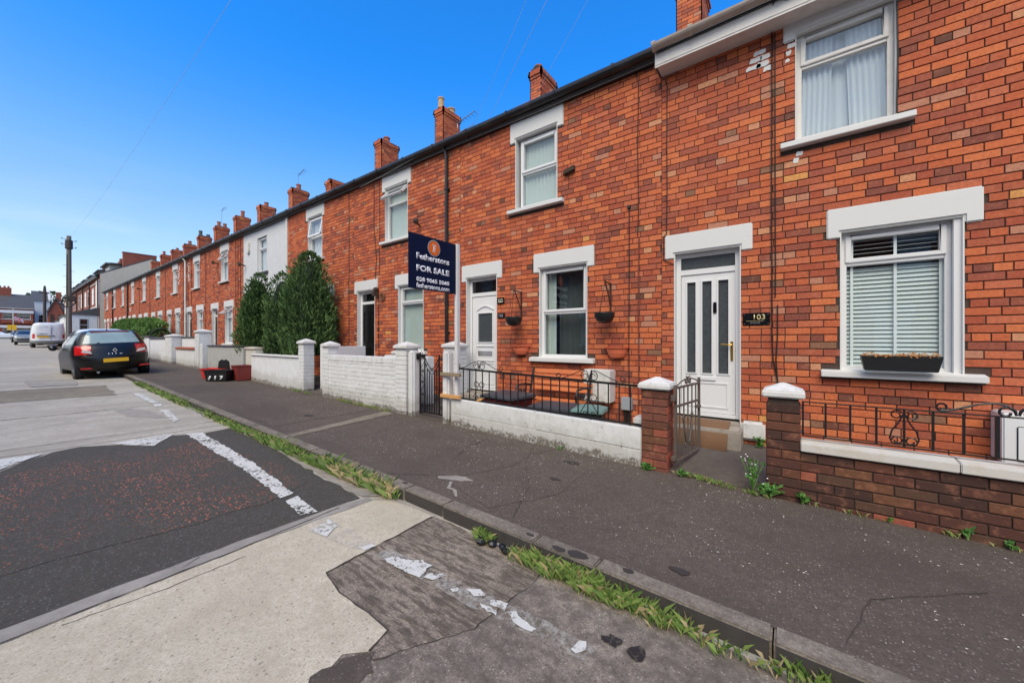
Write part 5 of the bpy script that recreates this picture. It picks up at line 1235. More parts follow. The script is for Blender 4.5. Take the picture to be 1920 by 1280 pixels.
wall_pot('terracotta half-bowl planter fixed to the brick left of the for sale house window', -3.93, 1.345); wall_pot('terracotta half-bowl planter fixed to the brick right of the for sale house window', -2.14, 1.335)
def trough():
    root = thing('window_trough', 'long black window box of withered orange flowers on the white sill', 'planter', (.58, -.125, 1.105+.012))
    b = MB(); L = .585
    v = [(.03,-.055,0),(L-.03,-.055,0),(L-.03,.055,0),(.03,.055,0),(0,-.075,.155),(L,-.075,.155),(L,.075,.155),(0,.075,.155),(.012,-.062,.155),(L-.012,-.062,.155),(L-.012,.062,.155),(.012,.062,.155),(.02,-.055,.12),(L-.02,-.055,.12),(L-.02,.055,.12),(.02,.055,.12)]
    b.add(v, [[3,2,1,0],[0,1,5,4],[1,2,6,5],[2,3,7,6],[3,0,4,7],[4,5,9,8],[5,6,10,9],[6,7,11,10],[7,4,8,11],[8,9,13,12],[9,10,14,13],[10,11,15,14],[11,8,12,15],[12,13,14,15]])
    b.obj('box', M['tub_black'], root, bevel=.005)
    f = MB()
    for i in range(420):
        x = R.uniform(.01, L-.01); h = .025+.045*max(0, noise.noise((x*9, 3.3, 0))+.25)
        y = R.uniform(-.085,.06); z = .145+R.uniform(0, h); a = R.uniform(0, pi); l = R.uniform(.006,.016)
        p = Vector((x,y,z)); u = Vector((R.uniform(-1,1),R.uniform(-1,1),R.uniform(-1,1))).normalized()*l; w = u.orthogonal().normalized()*l*.5
        f.add([p-u,p+w,p+u,p-w], [[0,1,2,3]])
    f.obj('withered_flowers', M['dead_flower'], root)
trough()
def door_mat():
    b = MB(); n = 14; pts = [(-.04,.372)]+[(-.36+.0-.03*sin(pi*.5*i/n)+.30*(1-i/n)*(1-i/n), .372-.245*sin(pi*.5*(i/n))**1.2) for i in range(n+1)]
    pts = [(-.04,.375),(-.15,.372),(-.25,.36),(-.33,.325),(-.385,.27),(-.415,.20),(-.43,.125)]
    arc = [(-.06+.37*cos(a), .105+.30*sin(a)) for a in [pi/2+pi/2*i/10 for i in range(11)]]
    out = arc+[(-.06+.352*cos(a), .105+.282*sin(a)) for a in [pi-pi/2*i/10 for i in range(11)]]
    b.prism(out, 'x', -1.30, -.63); o = b.obj('door_mat', M['coir'], None, bevel=.002, fix=True); tag(o, 'brown coir door mat draped over the step of the white door', 'doormat')
door_mat()
def plaques():
    root = thing('house_number', 'black plaque with gold number 103 beside the white door', 'number plaque', (-.505, -.006, 1.62))
    b = MB(); b.box(0, .285, -.006, 0.004, 0, .155); p = b.obj('plate', M['plaque_black'], root, bevel=.004)
    place_text(text_mesh('103', .118, .066, .012, .001), 'numerals', 'gold', p, (.118, -.0065, .068))
    b = MB(); b.box(.04, .225, -.0075, -.0062, .052, .0555); b.obj('rule', M['gold'], p)
    for i in range(5): b = MB(); x = .085+i*.021; b.box(x, x+.012, -.0072, -.0062, .026, .034); b.obj('small_lettering', M['grey_plastic'], p)
    for x in (.018, .267):
        for z in (.018, .137): b = MB(); b.lathe([(.006,-.010),(.006,-.006)], 8, (x,0,z), axis='y'); b.obj('screw', M['chrome'], p)
    root = thing('house_number', 'small dark plaque with number 105 under the picture tile', 'number plaque', (-4.475, -.006, 1.855))
    b = MB(); b.box(0, .165, -.012, .004, 0, .092); p = b.obj('plate', M['plaque_black'], root, bevel=.004)
    place_text(text_mesh('105', .10, .056, .010, .001), 'numerals', 'grey_plastic', p, (.03, -.0125, .018))
    root = thing('picture_tile', 'small black framed picture tile on the brick by the door of the for sale house', 'wall plaque', (-4.478, -.006, 2.135))
    b = MB(); ring(b, 0, .155, 0, .11, .018, -.022, .004); b.obj('frame', M['plaque_black'], root)
    b = MB(); b.box(.018, .137, -.010, .004, .018, .092); b.obj('tile', M['cream'], root); b = MB(); b.prism([(.03,.03),(.07,.055),(.10,.03),(.12,.045),(.12,.08),(.09,.06),(.06,.08),(.04,.07)], 'y', -.0115, -.0102); b.obj('painted_bird', M['door_green'], root)
plaques()
def recycling():
    def tub(name, label, x, y, rz, w, d, h, m, flare=.85):
        z = G(x)+.004; root = thing(name, label, 'recycling box', (x, y, z), rz); b = MB(); t = .012; k = flare
        def rect(w, d, z): return [(-w/2,-d/2,z),(w/2,-d/2,z),(w/2,d/2,z),(-w/2,d/2,z)]
        v = rect(w*k,d*k,0)+rect(w,d,h)+rect(w+.04,d+.04,h)+rect(w+.04,d+.04,h+.025)+rect(w-t,d-t,h+.025)+rect(w*k-t,d*k-t,.015)
        q = lambda a, b_: [[a*4+i, a*4+(i+1)%4, b_*4+(i+1)%4, b_*4+i] for i in range(4)]
        b.add(v, [[3,2,1,0]]+q(0,1)+q(1,2)+q(2,3)+q(3,4)+q(4,5)+[[20,21,22,23]]); b.obj('box', M[m], root, bevel=.008); return root
    r = tub('recycling_box', 'black recycling box hand painted with the white number 119', -12.95, -1.98, radians(42), .60, .42, .28, 'tub_black')
    for i, (ch, dx, tl) in enumerate((('1', -.19, .35), ('1', -.03, .1), ('9', .10, 0))):
        me = text_mesh(ch, .045 if ch == '1' else .10, .17, .02, .002); o = place_text(me, 'painted_numeral', 'paint_white', r, (dx, -.205, .05)); o.rotation_euler = (radians(-6), tl, 0)
    tub('laundry_basket', 'red plastic basket with a wide rim behind the black recycling box', -13.72, -1.88, radians(42), .58, .40, .27, 'tub_red')
    root = thing('bin_bag', 'black box lid leaning upright inside the red basket', 'lid', (-13.62, -1.70, G(-13.6)+.20), radians(30))
    b = MB(); b.prism([(-.20,0),(.20,0),(.17,.30),(.06,.36),(0,.33),(-.06,.36),(-.17,.30)], 'y', -.02, .02); b.obj('panel', M['tub_black'], root, bevel=.01)
    tub('planter', 'square dark red plastic planter standing below the cream wall', -12.72, -1.52, 0, .46, .40, .40, 'planter_red', .86)
recycling()
def small_litter():
    b = MB(); b.prism([(0,0),(.10,.02),(.15,.06),(.06,.05)], 'y', -.02, .02); o = b.obj('wood_scrap', M['timber_new'], None, loc=(-3.85, -1.30, .512)); tag(o, 'splinter of pale wood lying on the white block wall', 'wood scrap')
    for i, (x, y, s) in enumerate(((-1.82,-3.50,.045),(-1.74,-3.47,.035),(-1.66,-3.46,.03),(-1.60,-3.50,.04))):
        b = MB(); b.lathe([(.2*s,0),(s*.9,.3*s),(s,.7*s),(.5*s,1.1*s)], 7); o = b.obj('coal_lump', M['black_plastic'], None, loc=(x, y, RZ(x)+.006)); o.rotation_euler = (.2*i, .1, i); tag(o, ('leftmost','second','third','rightmost')[i]+' of the black lumps of debris in the gutter below the kerb', 'debris', 'black lumps in the gutter')
small_litter()
# ------------------------------------------------------------------ vehicles
COLS = [(0,0),(.003,.30),(.010,.58),(.030,.80),(.075,.94),(.13,1.0),(.26,1.0),(.40,1.0),(.54,1.0),(.68,1.0),(.80,.995),(.90,.96),(.96,.84),(.99,.5),(1,0)]
def loft_body(rings, n_sub=2):
    """rings: (z, x_rear, x_front, half width, bulge). forward is -x. returns verts/faces with (ring, column) tags"""
    full = COLS+[(a, -b) for a, b in COLS[-2:0:-1]]; n = len(full); v = []; f = []; tg = []
    for (z, xr, xf, hw, bl) in rings:
        for a, s in full:
            x = xr+(xf-xr)*a
            if a < .14: x += bl*(1-abs(s))*1.0*(1 if a < .05 else .5)
            v.append((x, s*hw, z(a) if callable(z) else z))
    for k in range(len(rings)-1):
        for c in range(n):
            f.append([k*n+c, k*n+(c+1)%n, (k+1)*n+(c+1)%n, (k+1)*n+c]); tg.append((k, c if c < len(COLS)-1 else n-1-c, 1 if c < len(COLS)-1 else -1))
    top = (len(rings)-1)*n
    for c in range(len(COLS)-1):       # roof: strips across
        a, b_ = c, c+1; a2, b2 = (n-c) % n, n-c-1
        q = [top+a, top+b_, top+b2, top+a2]; q = list(dict.fromkeys(q))
        f.append(q); tg.append((len(rings)-1, c, 0))
    for c in range(len(COLS)-1):
        q = [c, (n-c) % n, n-c-1, c+1]; q = list(dict.fromkeys(q)); f.append(q); tg.append((-1, c, 0))
    return v, f, tg
def car(name, label, loc, rz, rings, pick, mats, wheels, group=None, sub=2, rim='alloy', cat='car', smooth=True):
    """pick(ring, col, side) -> part key; every part becomes a mesh of its own, cut from one smooth body"""
    root = thing(name, label, cat, loc, rz, group)
    v, f, tg = loft_body(rings); keys = []; idx = []
    for t in tg:
        k = pick(*t)
        if k not in keys: keys.append(k)
        idx.append(keys.index(k))
    me = bpy.data.meshes.new('body'); me.from_pydata(v, [], f); me.update()
    for i in keys: me.materials.append(M[mats[i]])
    me.polygons.foreach_set('material_index', idx)
    tmp = bpy.data.objects.new('tmp', me); COL.objects.link(tmp); md = tmp.modifiers.new('s', 'SUBSURF'); md.levels = sub; md.render_levels = sub
    dg = bpy.context.evaluated_depsgraph_get(); ev = tmp.evaluated_get(dg); sm = bpy.data.meshes.new_from_object(ev); bpy.data.objects.remove(tmp)
    co = [p.co.copy() for p in sm.vertices]; nr = [p.normal.copy() for p in sm.vertices]; parts = {}
    for i, k in enumerate(keys):
        b = MB(); mp = {}; off = .0 if k == 'body' else .003
        for p in sm.polygons:
            if p.material_index != i: continue
            q = []
            for vi in p.vertices:
                if vi not in mp: mp[vi] = len(b.v); b.v.append(tuple(co[vi]+nr[vi]*off))
                q.append(mp[vi])
            b.f.append(q); b.m.append(0); b.c.append((1,1,1,1))
        parts[k] = b.obj(k, M[mats[k]], root, smooth=True, fix=True)
    for (x, y, r, w) in wheels:
        s = 1 if y > 0 else -1; t = MB(); ya, yb = y-s*w, y
        lo, hi = min(ya, yb), max(ya, yb)
        t.lathe([(r*.62,lo),(r*.93,lo),(r,lo+.03),(r,hi-.03),(r*.95,hi),(r*.64,hi)], 26, (x,0,r), axis='y', close=True); wo = t.obj('wheel', M['tyre'], root, smooth=False)
        t = MB(); yo = y+s*.002
        t.lathe([(r*.12,yo),(r*.13,yo+s*.008),(0.01,yo+s*.01)], 12, (x,0,r), axis='y')
        for i in range(5):
            a = 2*pi*i/5; t.bar((x+r*.1*cos(a), yo+s*.004, r+r*.1*sin(a)), (x+r*.62*cos(a), yo, r+r*.62*sin(a)), r*.17, .012)
        t.tube([(x+r*.64*cos(2*pi*i/20), yo, r+r*.64*sin(2*pi*i/20)) for i in range(21)], r*.045, 5); t.obj('rim', M[rim], wo)
        t = MB(); t.lathe([(.0,y-s*.10),(r*1.10,y-s*.10),(r*1.10,y+s*.004),(r*1.02,y+s*.006)], 26, (x,0,r+.01), axis='y', close=False); t.obj('wheel_arch', M['car_trim'], root)
    return root, parts
def hatchback():
    L, hw = 4.0, .85
    rings = [(.20,-.16,-L+.30,hw*.90,0),(.30,-.03,-L+.06,hw*.97,.05),(.44,.0,-L,hw*.99,.08),(.62,.0,-L+.02,hw*1.0,.08),(.70,-.03,-L+.05,hw*1.0,.07),
             (lambda a: .93-.16*max(0,a-.55)/.45,-.10,-L+.14,hw*.985,.06),(lambda a: 1.00-.17*max(0,a-.55)/.45,-.16,-L+.35,hw*.95,.04),
             (1.04,-.20,-L+1.10,hw*.92,.03),(1.14,-.27,-L+1.30,hw*.875,.03),(1.33,-.38,-L+1.72,hw*.77,.02),(1.405,-.48,-L+1.98,hw*.70,.02),(1.45,-.72,-L+2.3,hw*.60,.0),(1.468,-.95,-L+2.5,hw*.42,0)]
    def pick(k, c, s):
        if k in (7, 8, 9) and c in (0, 1, 2): return 'rear_window'
        if k in (7, 8, 9) and 4 <= c <= 9: return 'side_window'
        if k in (7, 8, 9) and c >= 11: return 'windscreen'
        if k in (4, 5) and c in (2, 3): return 'tail_lamp'
        if k in (1,) and c in (2, 3): return 'reflector_zone'
        if k == -1: return 'underbody'
        if k == 0: return 'lower_trim'
        return 'body'
    x, y = -16.55, -3.56; zr, zp = RZ(-18)+.0, G(-18)
    root, P_ = car('parked_car', 'black hatchback parked half on the pavement with its back to us', (x, y, (RZ(x)+G(x))/2+.0), radians(2.0), rings, pick,
        dict(body='car_black', rear_window='car_glass_rear', side_window='car_glass', windscreen='car_glass', tail_lamp='lamp_red', reflector_zone='car_black', underbody='car_trim', lower_trim='car_black'),
        [(-.62, .80, .30, .19), (-.62, -.80, .30, .19), (-3.2, .80, .30, .19), (-3.2, -.80, .30, .19)], 'parked cars along the kerb')
    root.rotation_euler = (atan2(KERB, 1.7), -.018, radians(2.0))
    b = MB(); b.box(.075, .085, -.27, .27, .475, .59); b.obj('number_plate', M['plate_yellow'], root, bevel=.004)
    for s in (-1, 1):
        b = MB(); b.prism([(s*.50,.30),(s*.74,.31),(s*.72,.355),(s*.52,.345)], 'x', .0, .035); b.obj('reflector', M['lamp_red'], root, fix=True)
        b = MB(); b.prism([(s*.47,.745),(s*.68,.80),(s*.66,.87),(s*.52,.84)], 'x', -.06, .012+.0); b.obj('tail_lamp_lens', M['lamp_clear'], root, fix=True)
        b = MB(); b.lathe([(.0,-.09),(.085,-.07),(.10,.0),(.07,.08),(0,.09)], 12, (-2.72,s*.98,.98), axis='x'); b.bar((-2.72,s*.86,.95),(-2.72,s*.95,.97),.04); b.obj('wing_mirror', M['car_black'], root, smooth=True)
    b = MB(); b.tube([(-.215,-.33,1.06),(-.235,.0,1.055),(-.225,.16,1.06)], .018, 6); b.obj('wiper', M['car_trim'], root)
    b = MB(); b.box(-.53,-.45,-.42,.42,1.395,1.415); b.obj('brake_lamp', M['lamp_red'], root, bevel=.006)
    b = MB(); b.tube([(-.95,0,1.46),(-.90,0,1.56),(-.86,0,1.66)], .006, 5); b.lathe([(.03,1.455),(.02,1.485)], 8, (-.95,0,0)); b.obj('aerial', M['car_trim'], root)
    b = MB(); zc = .83; xx = -.005   # diamond emblem and model lettering on the tailgate
    for (a, c) in (((0,.055),(.042,0)),((.042,0),(0,-.055)),((0,-.055),(-.042,0)),((-.042,0),(0,.055))): b.bar((xx,a[0],zc+a[1]), (xx,c[0],zc+c[1]), .018, .012)
    b.obj('emblem', M['chrome'], root)
    for i, ch in enumerate('CLIO'):
        w_ = .055 if ch != 'I' else .014; o = place_text(text_mesh(ch, w_, .042, .02, .006), 'lettering', 'chrome', root, (.022, -.155+i*.082, .70)); o.rotation_euler = (0, 0, pi/2)
    b = MB(); b.tube([(-.35,-.35,.20),(-.02,-.38,.19)], .035, 8); b.obj('exhaust', M['steel'], root)
    return root
hatchback()
SALOON = lambda L, hw: [(.20,-.16,-L+.30,hw*.90,0),(.30,-.03,-L+.06,hw*.97,.05),(.44,.0,-L,hw*.99,.08),(.62,.0,-L+.02,hw*1.0,.08),(.72,-.03,-L+.05,hw*1.0,.07),
             (lambda a: .95-.16*max(0,a-.55)/.45,-.08,-L+.14,hw*.985,.06),(lambda a: 1.00-.17*max(0,a-.55)/.45,-.16,-L+.35,hw*.95,.04),(1.04,-.22,-L+1.15,hw*.92,.03),(1.14,-.32,-L+1.35,hw*.875,.03),(1.33,-.50,-L+1.76,hw*.77,.02),(1.41,-.62,-L+2.0,hw*.70,.02),(1.45,-.9,-L+2.3,hw*.58,.0),(1.465,-1.1,-L+2.5,hw*.4,0)]
def plain_pick(k, c, s):
    if k in (7, 8, 9) and c in (0, 1): return 'rear_window'
    if k in (8, 9) and 5 <= c <= 9: return 'side_window'
    if k in (7, 8, 9) and c >= 11: return 'windscreen'
    if k in (4, 5) and c in (2, 3): return 'tail_lamp'
    if k in (4, 5) and c == 11: return 'headlamp'
    if k == -1: return 'underbody'
    if k == 0 or (k == 2 and c >= 12): return 'lower_trim'
    return 'body'
def plain_car(name, label, x, y, rz, body, L=4.3, hw=.88, cat='car', dz=0):
    z = (RZ(x) if y < -3.3 else G(x))+dz
    return car(name, label, (x, y, z), rz, SALOON(L, hw), plain_pick, dict(body=body, rear_window='car_glass', side_window='car_glass', windscreen='car_glass', tail_lamp='lamp_red', headlamp='lamp_clear', underbody='car_trim', lower_trim='car_trim'),
        [(-.75,hw-.05,.31,.2),(-.75,-hw+.05,.31,.2),(-L+.82,hw-.05,.31,.2),(-L+.82,-hw+.05,.31,.2)], 'parked cars along the kerb', cat=cat)
r_, p_ = plain_car('parked_car', 'white car parked directly in front of the black hatchback', -22.6, -3.15, radians(0), 'car_white', 4.3, .9)
r_.rotation_euler = (atan2(KERB, 2.6), 0, radians(1))
plain_car('parked_car', 'silver grey car facing us just beyond the white van', -64.5, -4.35, radians(180), 'car_grey', 4.2, .88)
plain_car('parked_car', 'small black car facing us at the far end of the kerb', -80.5, -4.5, radians(180), 'car_black', 4.1, .86)
plain_car('parked_car', 'white saloon crossing the junction at the left edge', -114.0, -8.9, radians(-90), 'car_white', 4.6, .9)
def van():
    L, hw, h = 4.8, .93, 2.12
    rings = [(.30,-.10,-L+.2,hw*.93,0),(.42,.0,-L,hw*.98,.02),(.62,.0,-L,hw*1.0,.02),(.74,-.02,-L+.02,hw*1.0,.02),(.98,-.02,-L+.15,hw*1.0,.02),(1.16,-.03,-L+.5,hw*1.0,.02),(1.30,-.035,-L+.95,hw*.985,.02),(1.72,-.06,-L+1.45,hw*.94,.02),(1.98,-.10,-L+1.75,hw*.88,.02),(2.08,-.16,-L+1.95,hw*.78,.0),(h,-.30,-L+2.1,hw*.55,0)]
    def pick(k, c, s):
        if k in (6, 7) and c >= 11: return 'windscreen'
        if k in (6,) and 9 <= c <= 10: return 'side_window'
        if k in (3, 4) and c in (3,): return 'tail_lamp'
        if k in (0, 1): return 'bumper'
        if k == -1: return 'underbody'
        return 'body'
    root, P_ = car('van', 'white panel van parked with its back doors facing us', (-50.0, -3.50, RZ(-50)), radians(0), rings, pick,
        dict(body='van_white', windscreen='car_glass', side_window='car_glass', tail_lamp='lamp_red', bumper='street_grey', underbody='car_trim'), [(-.9,.9,.33,.22),(-.9,-.9,.33,.22),(-3.9,.9,.33,.22),(-3.9,-.9,.33,.22)], cat='van', sub=2)
    b = MB(); b.box(.015,.03,-.62,.02,.86,.98); b.obj('number_plate', M['plate_yellow'], root)
    b = MB(); b.box(.0,.028,-.66,.06,.985,1.03); b.obj('handle_strip', M['car_trim'], root)
    b = MB(); b.box(-.03,.022,.095,.105,.7,1.95); b.obj('door_gap', M['car_trim'], root)
    b = MB(); b.box(.0,.035,.16,.30,.97,1.03); b.obj('door_handle', M['car_trim'], root)
    for z in (1.20, 1.78): b = MB(); b.box(-.04,.018 if z < 1.5 else -.02,-.8,-.06,z,z+.012); b.obj('pressing', M['street_grey'], root)
van()
# ------------------------------------------------------------------ plants
def leaf_cloud(name, parent, m, n, fn, size, up=0.0, aspect=.35, rng=None, tone=None, out=None):
    """n pointed leaves/sprays; fn() -> (point, outward normal, tone 0..1)"""
    rng = rng or R; b = MB()
    for _ in range(n):
        p, nn, t = fn(); s = size*rng.uniform(.6, 1.35)
        d = Vector((nn[0]+rng.uniform(-.6,.6), nn[1]+rng.uniform(-.6,.6), nn[2]+up+rng.uniform(-.35,.5))).normalized()
        sd = d.cross(Vector((rng.uniform(-1,1), rng.uniform(-1,1), rng.uniform(-.4,.4)))).normalized()*s*aspect
        t = max(0, min(1, t+rng.uniform(-.25,.25))); b.col = (t, t, t, 1); p = Vector(p)
        b.add([p-sd*.4, p+d*s*.5-sd, p+d*s, p+d*s*.5+sd, p+sd*.4], [[0,1,2,3,4]])
    return b.obj(name, M[m], parent, colors=True)
def conifer(label, x, y, r, zb, zt, seed, n=9000, tips=()):
    rr = random.Random(seed); root = thing('conifer', label, 'conifer', (x, y, 0)); H = zt-zb
    b = MB(); b.tube([(0,0,zb-.35),(0,0,zb+H*.6)], .07, 8, r1=.03); b.obj('trunk', M['bark'], root)
    lobes = [(0,0,0,1.0)]+[(r*.5*cos(a), r*.5*sin(a), -H*rr.uniform(.08,.28), rr.uniform(.5,.7)) for a in [rr.uniform(0,2*pi) for _ in range(7)]]+[(tx,ty,-tz,tr) for tx,ty,tz,tr in tips]
    def prof(t): return .70+.30*min(1, t/.30)**.8 if t < .38 else max(0, 1-((t-.38)/.62)**2.3)**.62
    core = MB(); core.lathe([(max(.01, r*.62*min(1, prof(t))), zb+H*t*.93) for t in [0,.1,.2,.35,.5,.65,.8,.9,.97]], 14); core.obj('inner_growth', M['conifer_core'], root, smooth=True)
    def fn():
        lx, ly, lz, ls = rr.choice(lobes); t = rr.random()**.85; z = zb+(H+lz)*t
        a = rr.uniform(0, 2*pi); q = prof(t)*r*(ls if (lx or ly) else .88)
        k = noise.noise((a*2.2+seed, z*2.3, lx*3)); q *= (1+.42*k)*(1.10 if rr.random() < .07 else 1); q *= rr.uniform(.80, 1.05)
        fx = (1-t*.75)
        p = (lx*fx+q*cos(a), ly*fx+q*sin(a), z); 
        return p, (cos(a)*.7, sin(a)*.7, .35), .42+.75*k+.25*noise.noise((p[0]*4, p[1]*4, z*4))
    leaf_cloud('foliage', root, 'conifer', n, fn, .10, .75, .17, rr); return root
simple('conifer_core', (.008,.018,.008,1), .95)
conifer('tall broad dark green conifer nearest to us beside the white pillar', -10.45, -.70, .70, 1.05, 3.80, 3, 20000, ((-.15,.15,0,.55),(.35,-.3,.55,.5),(.4,.2,.45,.45)))
conifer('narrower conifer at the left, growing in front of the grey house', -13.60, -.78, .56, .95, 3.55, 5, 13000, ((.2,-.2,.5,.5),))
conifer('conifer squeezed between its two neighbours', -12.25, -.62, .54, .95, 3.45, 8, 12000, ((.3,.1,.4,.5),))
def hedge():
    root = thing('hedge', 'rounded clipped green hedge in the front gardens beyond the cars', 'hedge', (-32, -.78, 0)); rr = random.Random(4)
    x0, x1 = -6.4, 5.8; zb = G(-32)+.2
    top = lambda x: 2.92-.05*(x-x0)*.55-.45*max(0,(x-3)/3)**2-.3*max(0,(-4.6-x)/2)**2
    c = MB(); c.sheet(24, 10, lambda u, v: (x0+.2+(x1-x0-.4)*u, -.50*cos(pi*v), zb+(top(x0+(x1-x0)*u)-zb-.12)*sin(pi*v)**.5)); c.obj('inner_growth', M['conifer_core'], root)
    def fn():
        x = rr.uniform(x0, x1); a = rr.uniform(.05, pi*.72); e = 1-max(0, abs((x-(x0+x1)/2)/((x1-x0)/2))-.9)*5
        y = -.56*cos(a)*e; z = zb+(top(x)-zb)*abs(sin(a))**.45*e
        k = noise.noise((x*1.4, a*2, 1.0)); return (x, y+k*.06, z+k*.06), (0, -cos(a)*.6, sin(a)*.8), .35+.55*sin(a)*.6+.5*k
    leaf_cloud('foliage', root, 'hedge', 9000, fn, .11, .2, .5, rr)
    def fn2():
        x = rr.uniform(x1-.2, x1+2.2); a = rr.uniform(.1, 2.6); k = rr.uniform(.4,1); return (x, -.4*cos(a)*k, zb+(1.05-.15*(x-x1))*sin(a)*k), (0,-.5,.4), .3
    leaf_cloud('dry_twigs', root, 'dry_hedge', 1500, fn2, .09, .2, .3, rr)
simple('dry_hedge', S(74,58,44), .9, var=.3)
hedge()
def yellow_shrub():
    rr = random.Random(9); root = thing('shrub', 'low yellow green spiky shrub behind the cream wall', 'shrub', (-13.95, -.75, 0))
    b = MB(); b.tube([(0,0,.7),(0,0,1.1)], .05, 6); b.obj('stem', M['bark'], root)
    def fn(): a = rr.uniform(0,2*pi); e = rr.uniform(.1,1.4); q = rr.uniform(.05,.4); return (q*1.3*cos(a), q*sin(a)*.8, 1.12+.16*rr.random()), (cos(a)*.8, sin(a)*.8, .7), rr.random()
    leaf_cloud('foliage', root, 'yellow_shrub', 900, fn, .20, .3, .13, rr)
yellow_shrub()
def blades(name, label, spots, cat='grass', parent=None):
    """grass blades: list of (x, y, z, height, spread, count, straw share)"""
    g, s = MB(), MB()
    for (x, y, z, h, sp, n, dry) in spots:
        for _ in range(n):
            b = s if R.random() < dry else g; a = R.uniform(0, 2*pi); q = sp*sqrt(R.random()); px, py = x+q*cos(a), y+q*sin(a)*.6
            hh = h*R.uniform(.45, 1.2); le = hh*R.uniform(.25, 1.0); d = R.uniform(0, 2*pi); dx, dy = cos(d)*le, sin(d)*le-.02*h; w = R.uniform(.0018,.0038)
            wx, wy = -sin(d)*w, cos(d)*w; t = R.random(); b.col = (t,t,t,1)
            b.add([(px-wx,py-wy,z),(px+wx,py+wy,z),(px+dx*.35+wx*.8,py+dy*.35+wy*.8,z+hh*.65),(px+dx,py+dy,z+hh*.9),(px+dx*.35-wx*.8,py+dy*.35-wy*.8,z+hh*.65)], [[0,1,2,3,4]])
    o = g.obj(name, M['grass'], parent, colors=True); tag(o, label, cat, kind='stuff')
    if s.v: s.obj('dry_blades', M['straw'], o, colors=True)
    return o
def gutter_grass():
    sp = []
    x = -14.3
    while x < -2.95:
        k = .5+.5*noise.noise((x*.9, 1.7, 0)); dens = 1 if k > .30 else .25
        if -9.6 < x < -8.3 or -13.2 < x < -12.6: dens *= .12
        h = .075+.06*k+(.05 if -4.3 < x < -3.0 else 0)
        n = int((40 if x > -7 else 24)*dens)
        if n: sp.append((x, -3.445+R.uniform(-.03,.03), RZ(x)+.004, h, .065+.045*k, n, .12 if x < -3.9 else .45))
        x += .055
    x = -1.50
    while x < .75:
        k = .5+.5*noise.noise((x*1.6, 4.7, 0))
        n = int(85*max(0, k-.18)); h = .06+.06*k
        if n: sp.append((x, -3.47+R.uniform(-.035,.025), RZ(x)+.004, h, .05+.05*k, n, .16))
        x += .035
    for i in range(26): sp.append((-1.83+R.uniform(-.05,.05), -3.46+R.uniform(-.03,.03), RZ(-1.8)+.004, .085, .04, 7, .05))
    blades('gutter_grass', 'grass growing in the gutter along the foot of the kerb', sp)
    sp = []
    for i in range(70): x = R.uniform(-7.8,-5.9); sp.append((x, YW-.03+R.uniform(-.03,.02), G(x), .05, .05, 9, .3))
    for i in range(20): x = R.uniform(-9.9,-8.8); sp.append((x, YW-.05, G(x), .05, .06, 8, .1))
    for i in range(46): x = R.uniform(-1.0,-.15); sp.append((x, -1.40+.05*sin(x*5)+R.uniform(-.025,.025), G(x)+.004, .05, .04, 7, .15))
    for i in range(14): x = R.uniform(.05,1.7); sp.append((x, YW-.02, G(x), .045, .03, 4, .3))
    blades('wall_foot_grass', 'thin grass at the foot of the garden walls', sp)
gutter_grass()
def weed(label, x, y, z, h, sp, n, leaf=.035, group=None, flowers=0, tall=0):
    rr = random.Random(int(abs(x)*1000)); root = thing('weed', label, 'weed', (x, y, z), group=group)
    b = MB(); tips = []
    for i in range(max(3, n//8)):
        a = rr.uniform(0,2*pi); q = sp*rr.random(); hh = h*rr.uniform(.4,1); p = [(0,0,0),(q*.5*cos(a),q*.4*sin(a),hh*.6),(q*cos(a),q*.8*sin(a),hh)]; b.tube(p, .0025, 4); tips.append(p)
    b.obj('stems', M['weed'], root, colors=True)
    def fn():
        p = rr.choice(tips); t = rr.uniform(.2,1); i = 0 if t < .5 else 1; f = (t-.5*i)*2
        q = Vector(p[i]).lerp(Vector(p[i+1]), f); a = rr.uniform(0,2*pi); return q, (cos(a)*.8, sin(a)*.8, .35), rr.random()
    leaf_cloud('leaves', root, 'weed', n, fn, leaf, .1, .34, rr)
    if flowers:
        f = MB()
        for i in range(flowers):
            p = Vector(rr.choice(tips)[2])+Vector((rr.uniform(-.03,.03), rr.uniform(-.02,.02), rr.uniform(0,.05))); f.lathe([(.001,-.006),(.008,0),(.001,.006)], 6, p)
        f.obj('flower', M['paint_white'], root)
weed('leafy green weed at the foot of the red brick pillar', -1.27, -1.43, .02, .09, .10, 90, 0.036)
weed('small green weed in the pavement in front of the open gate', -.93, -1.40, .02, .08, .07, 50, 0.029)
weed('tall feathery weed with tiny white flowers by the dark brick pillar', -.30, -1.36, .01, .36, .12, 150, 0.025, flowers=9)
weed('broad leaved weed at the corner of the dark brick pillar', -.19, -1.45, .01, .13, .15, 120, 0.040, flowers=3)
weed('little weed with pointed leaves at the foot of the dark brick wall', .07, -1.41, .0, .12, .08, 46, 0.043)
weed('sprig of weed at the wall foot near the middle of the dark brick wall', .62, -1.40, -.01, .05, .05, 14, 0.025)
weed('thin upright weed at the wall foot towards the right edge', 1.02, -1.40, -.02, .10, .04, 10, 0.043)
weed('bright weed at the wall foot on the right edge', 1.22, -1.41, -.02, .05, .04, 16, 0.036)
weed('green weed against the house wall beside the white plinth block', -.33, -.12, .12, .16, .10, 70, 0.036)
weed('tiny weed at the foot of the white block wall', -2.35, -1.40, .05, .06, .05, 24, 0.025)
weed('broad leaved weed among the grass below the kerb', -1.30, -3.50, RZ(-1.3), .06, .07, 50, 0.032)
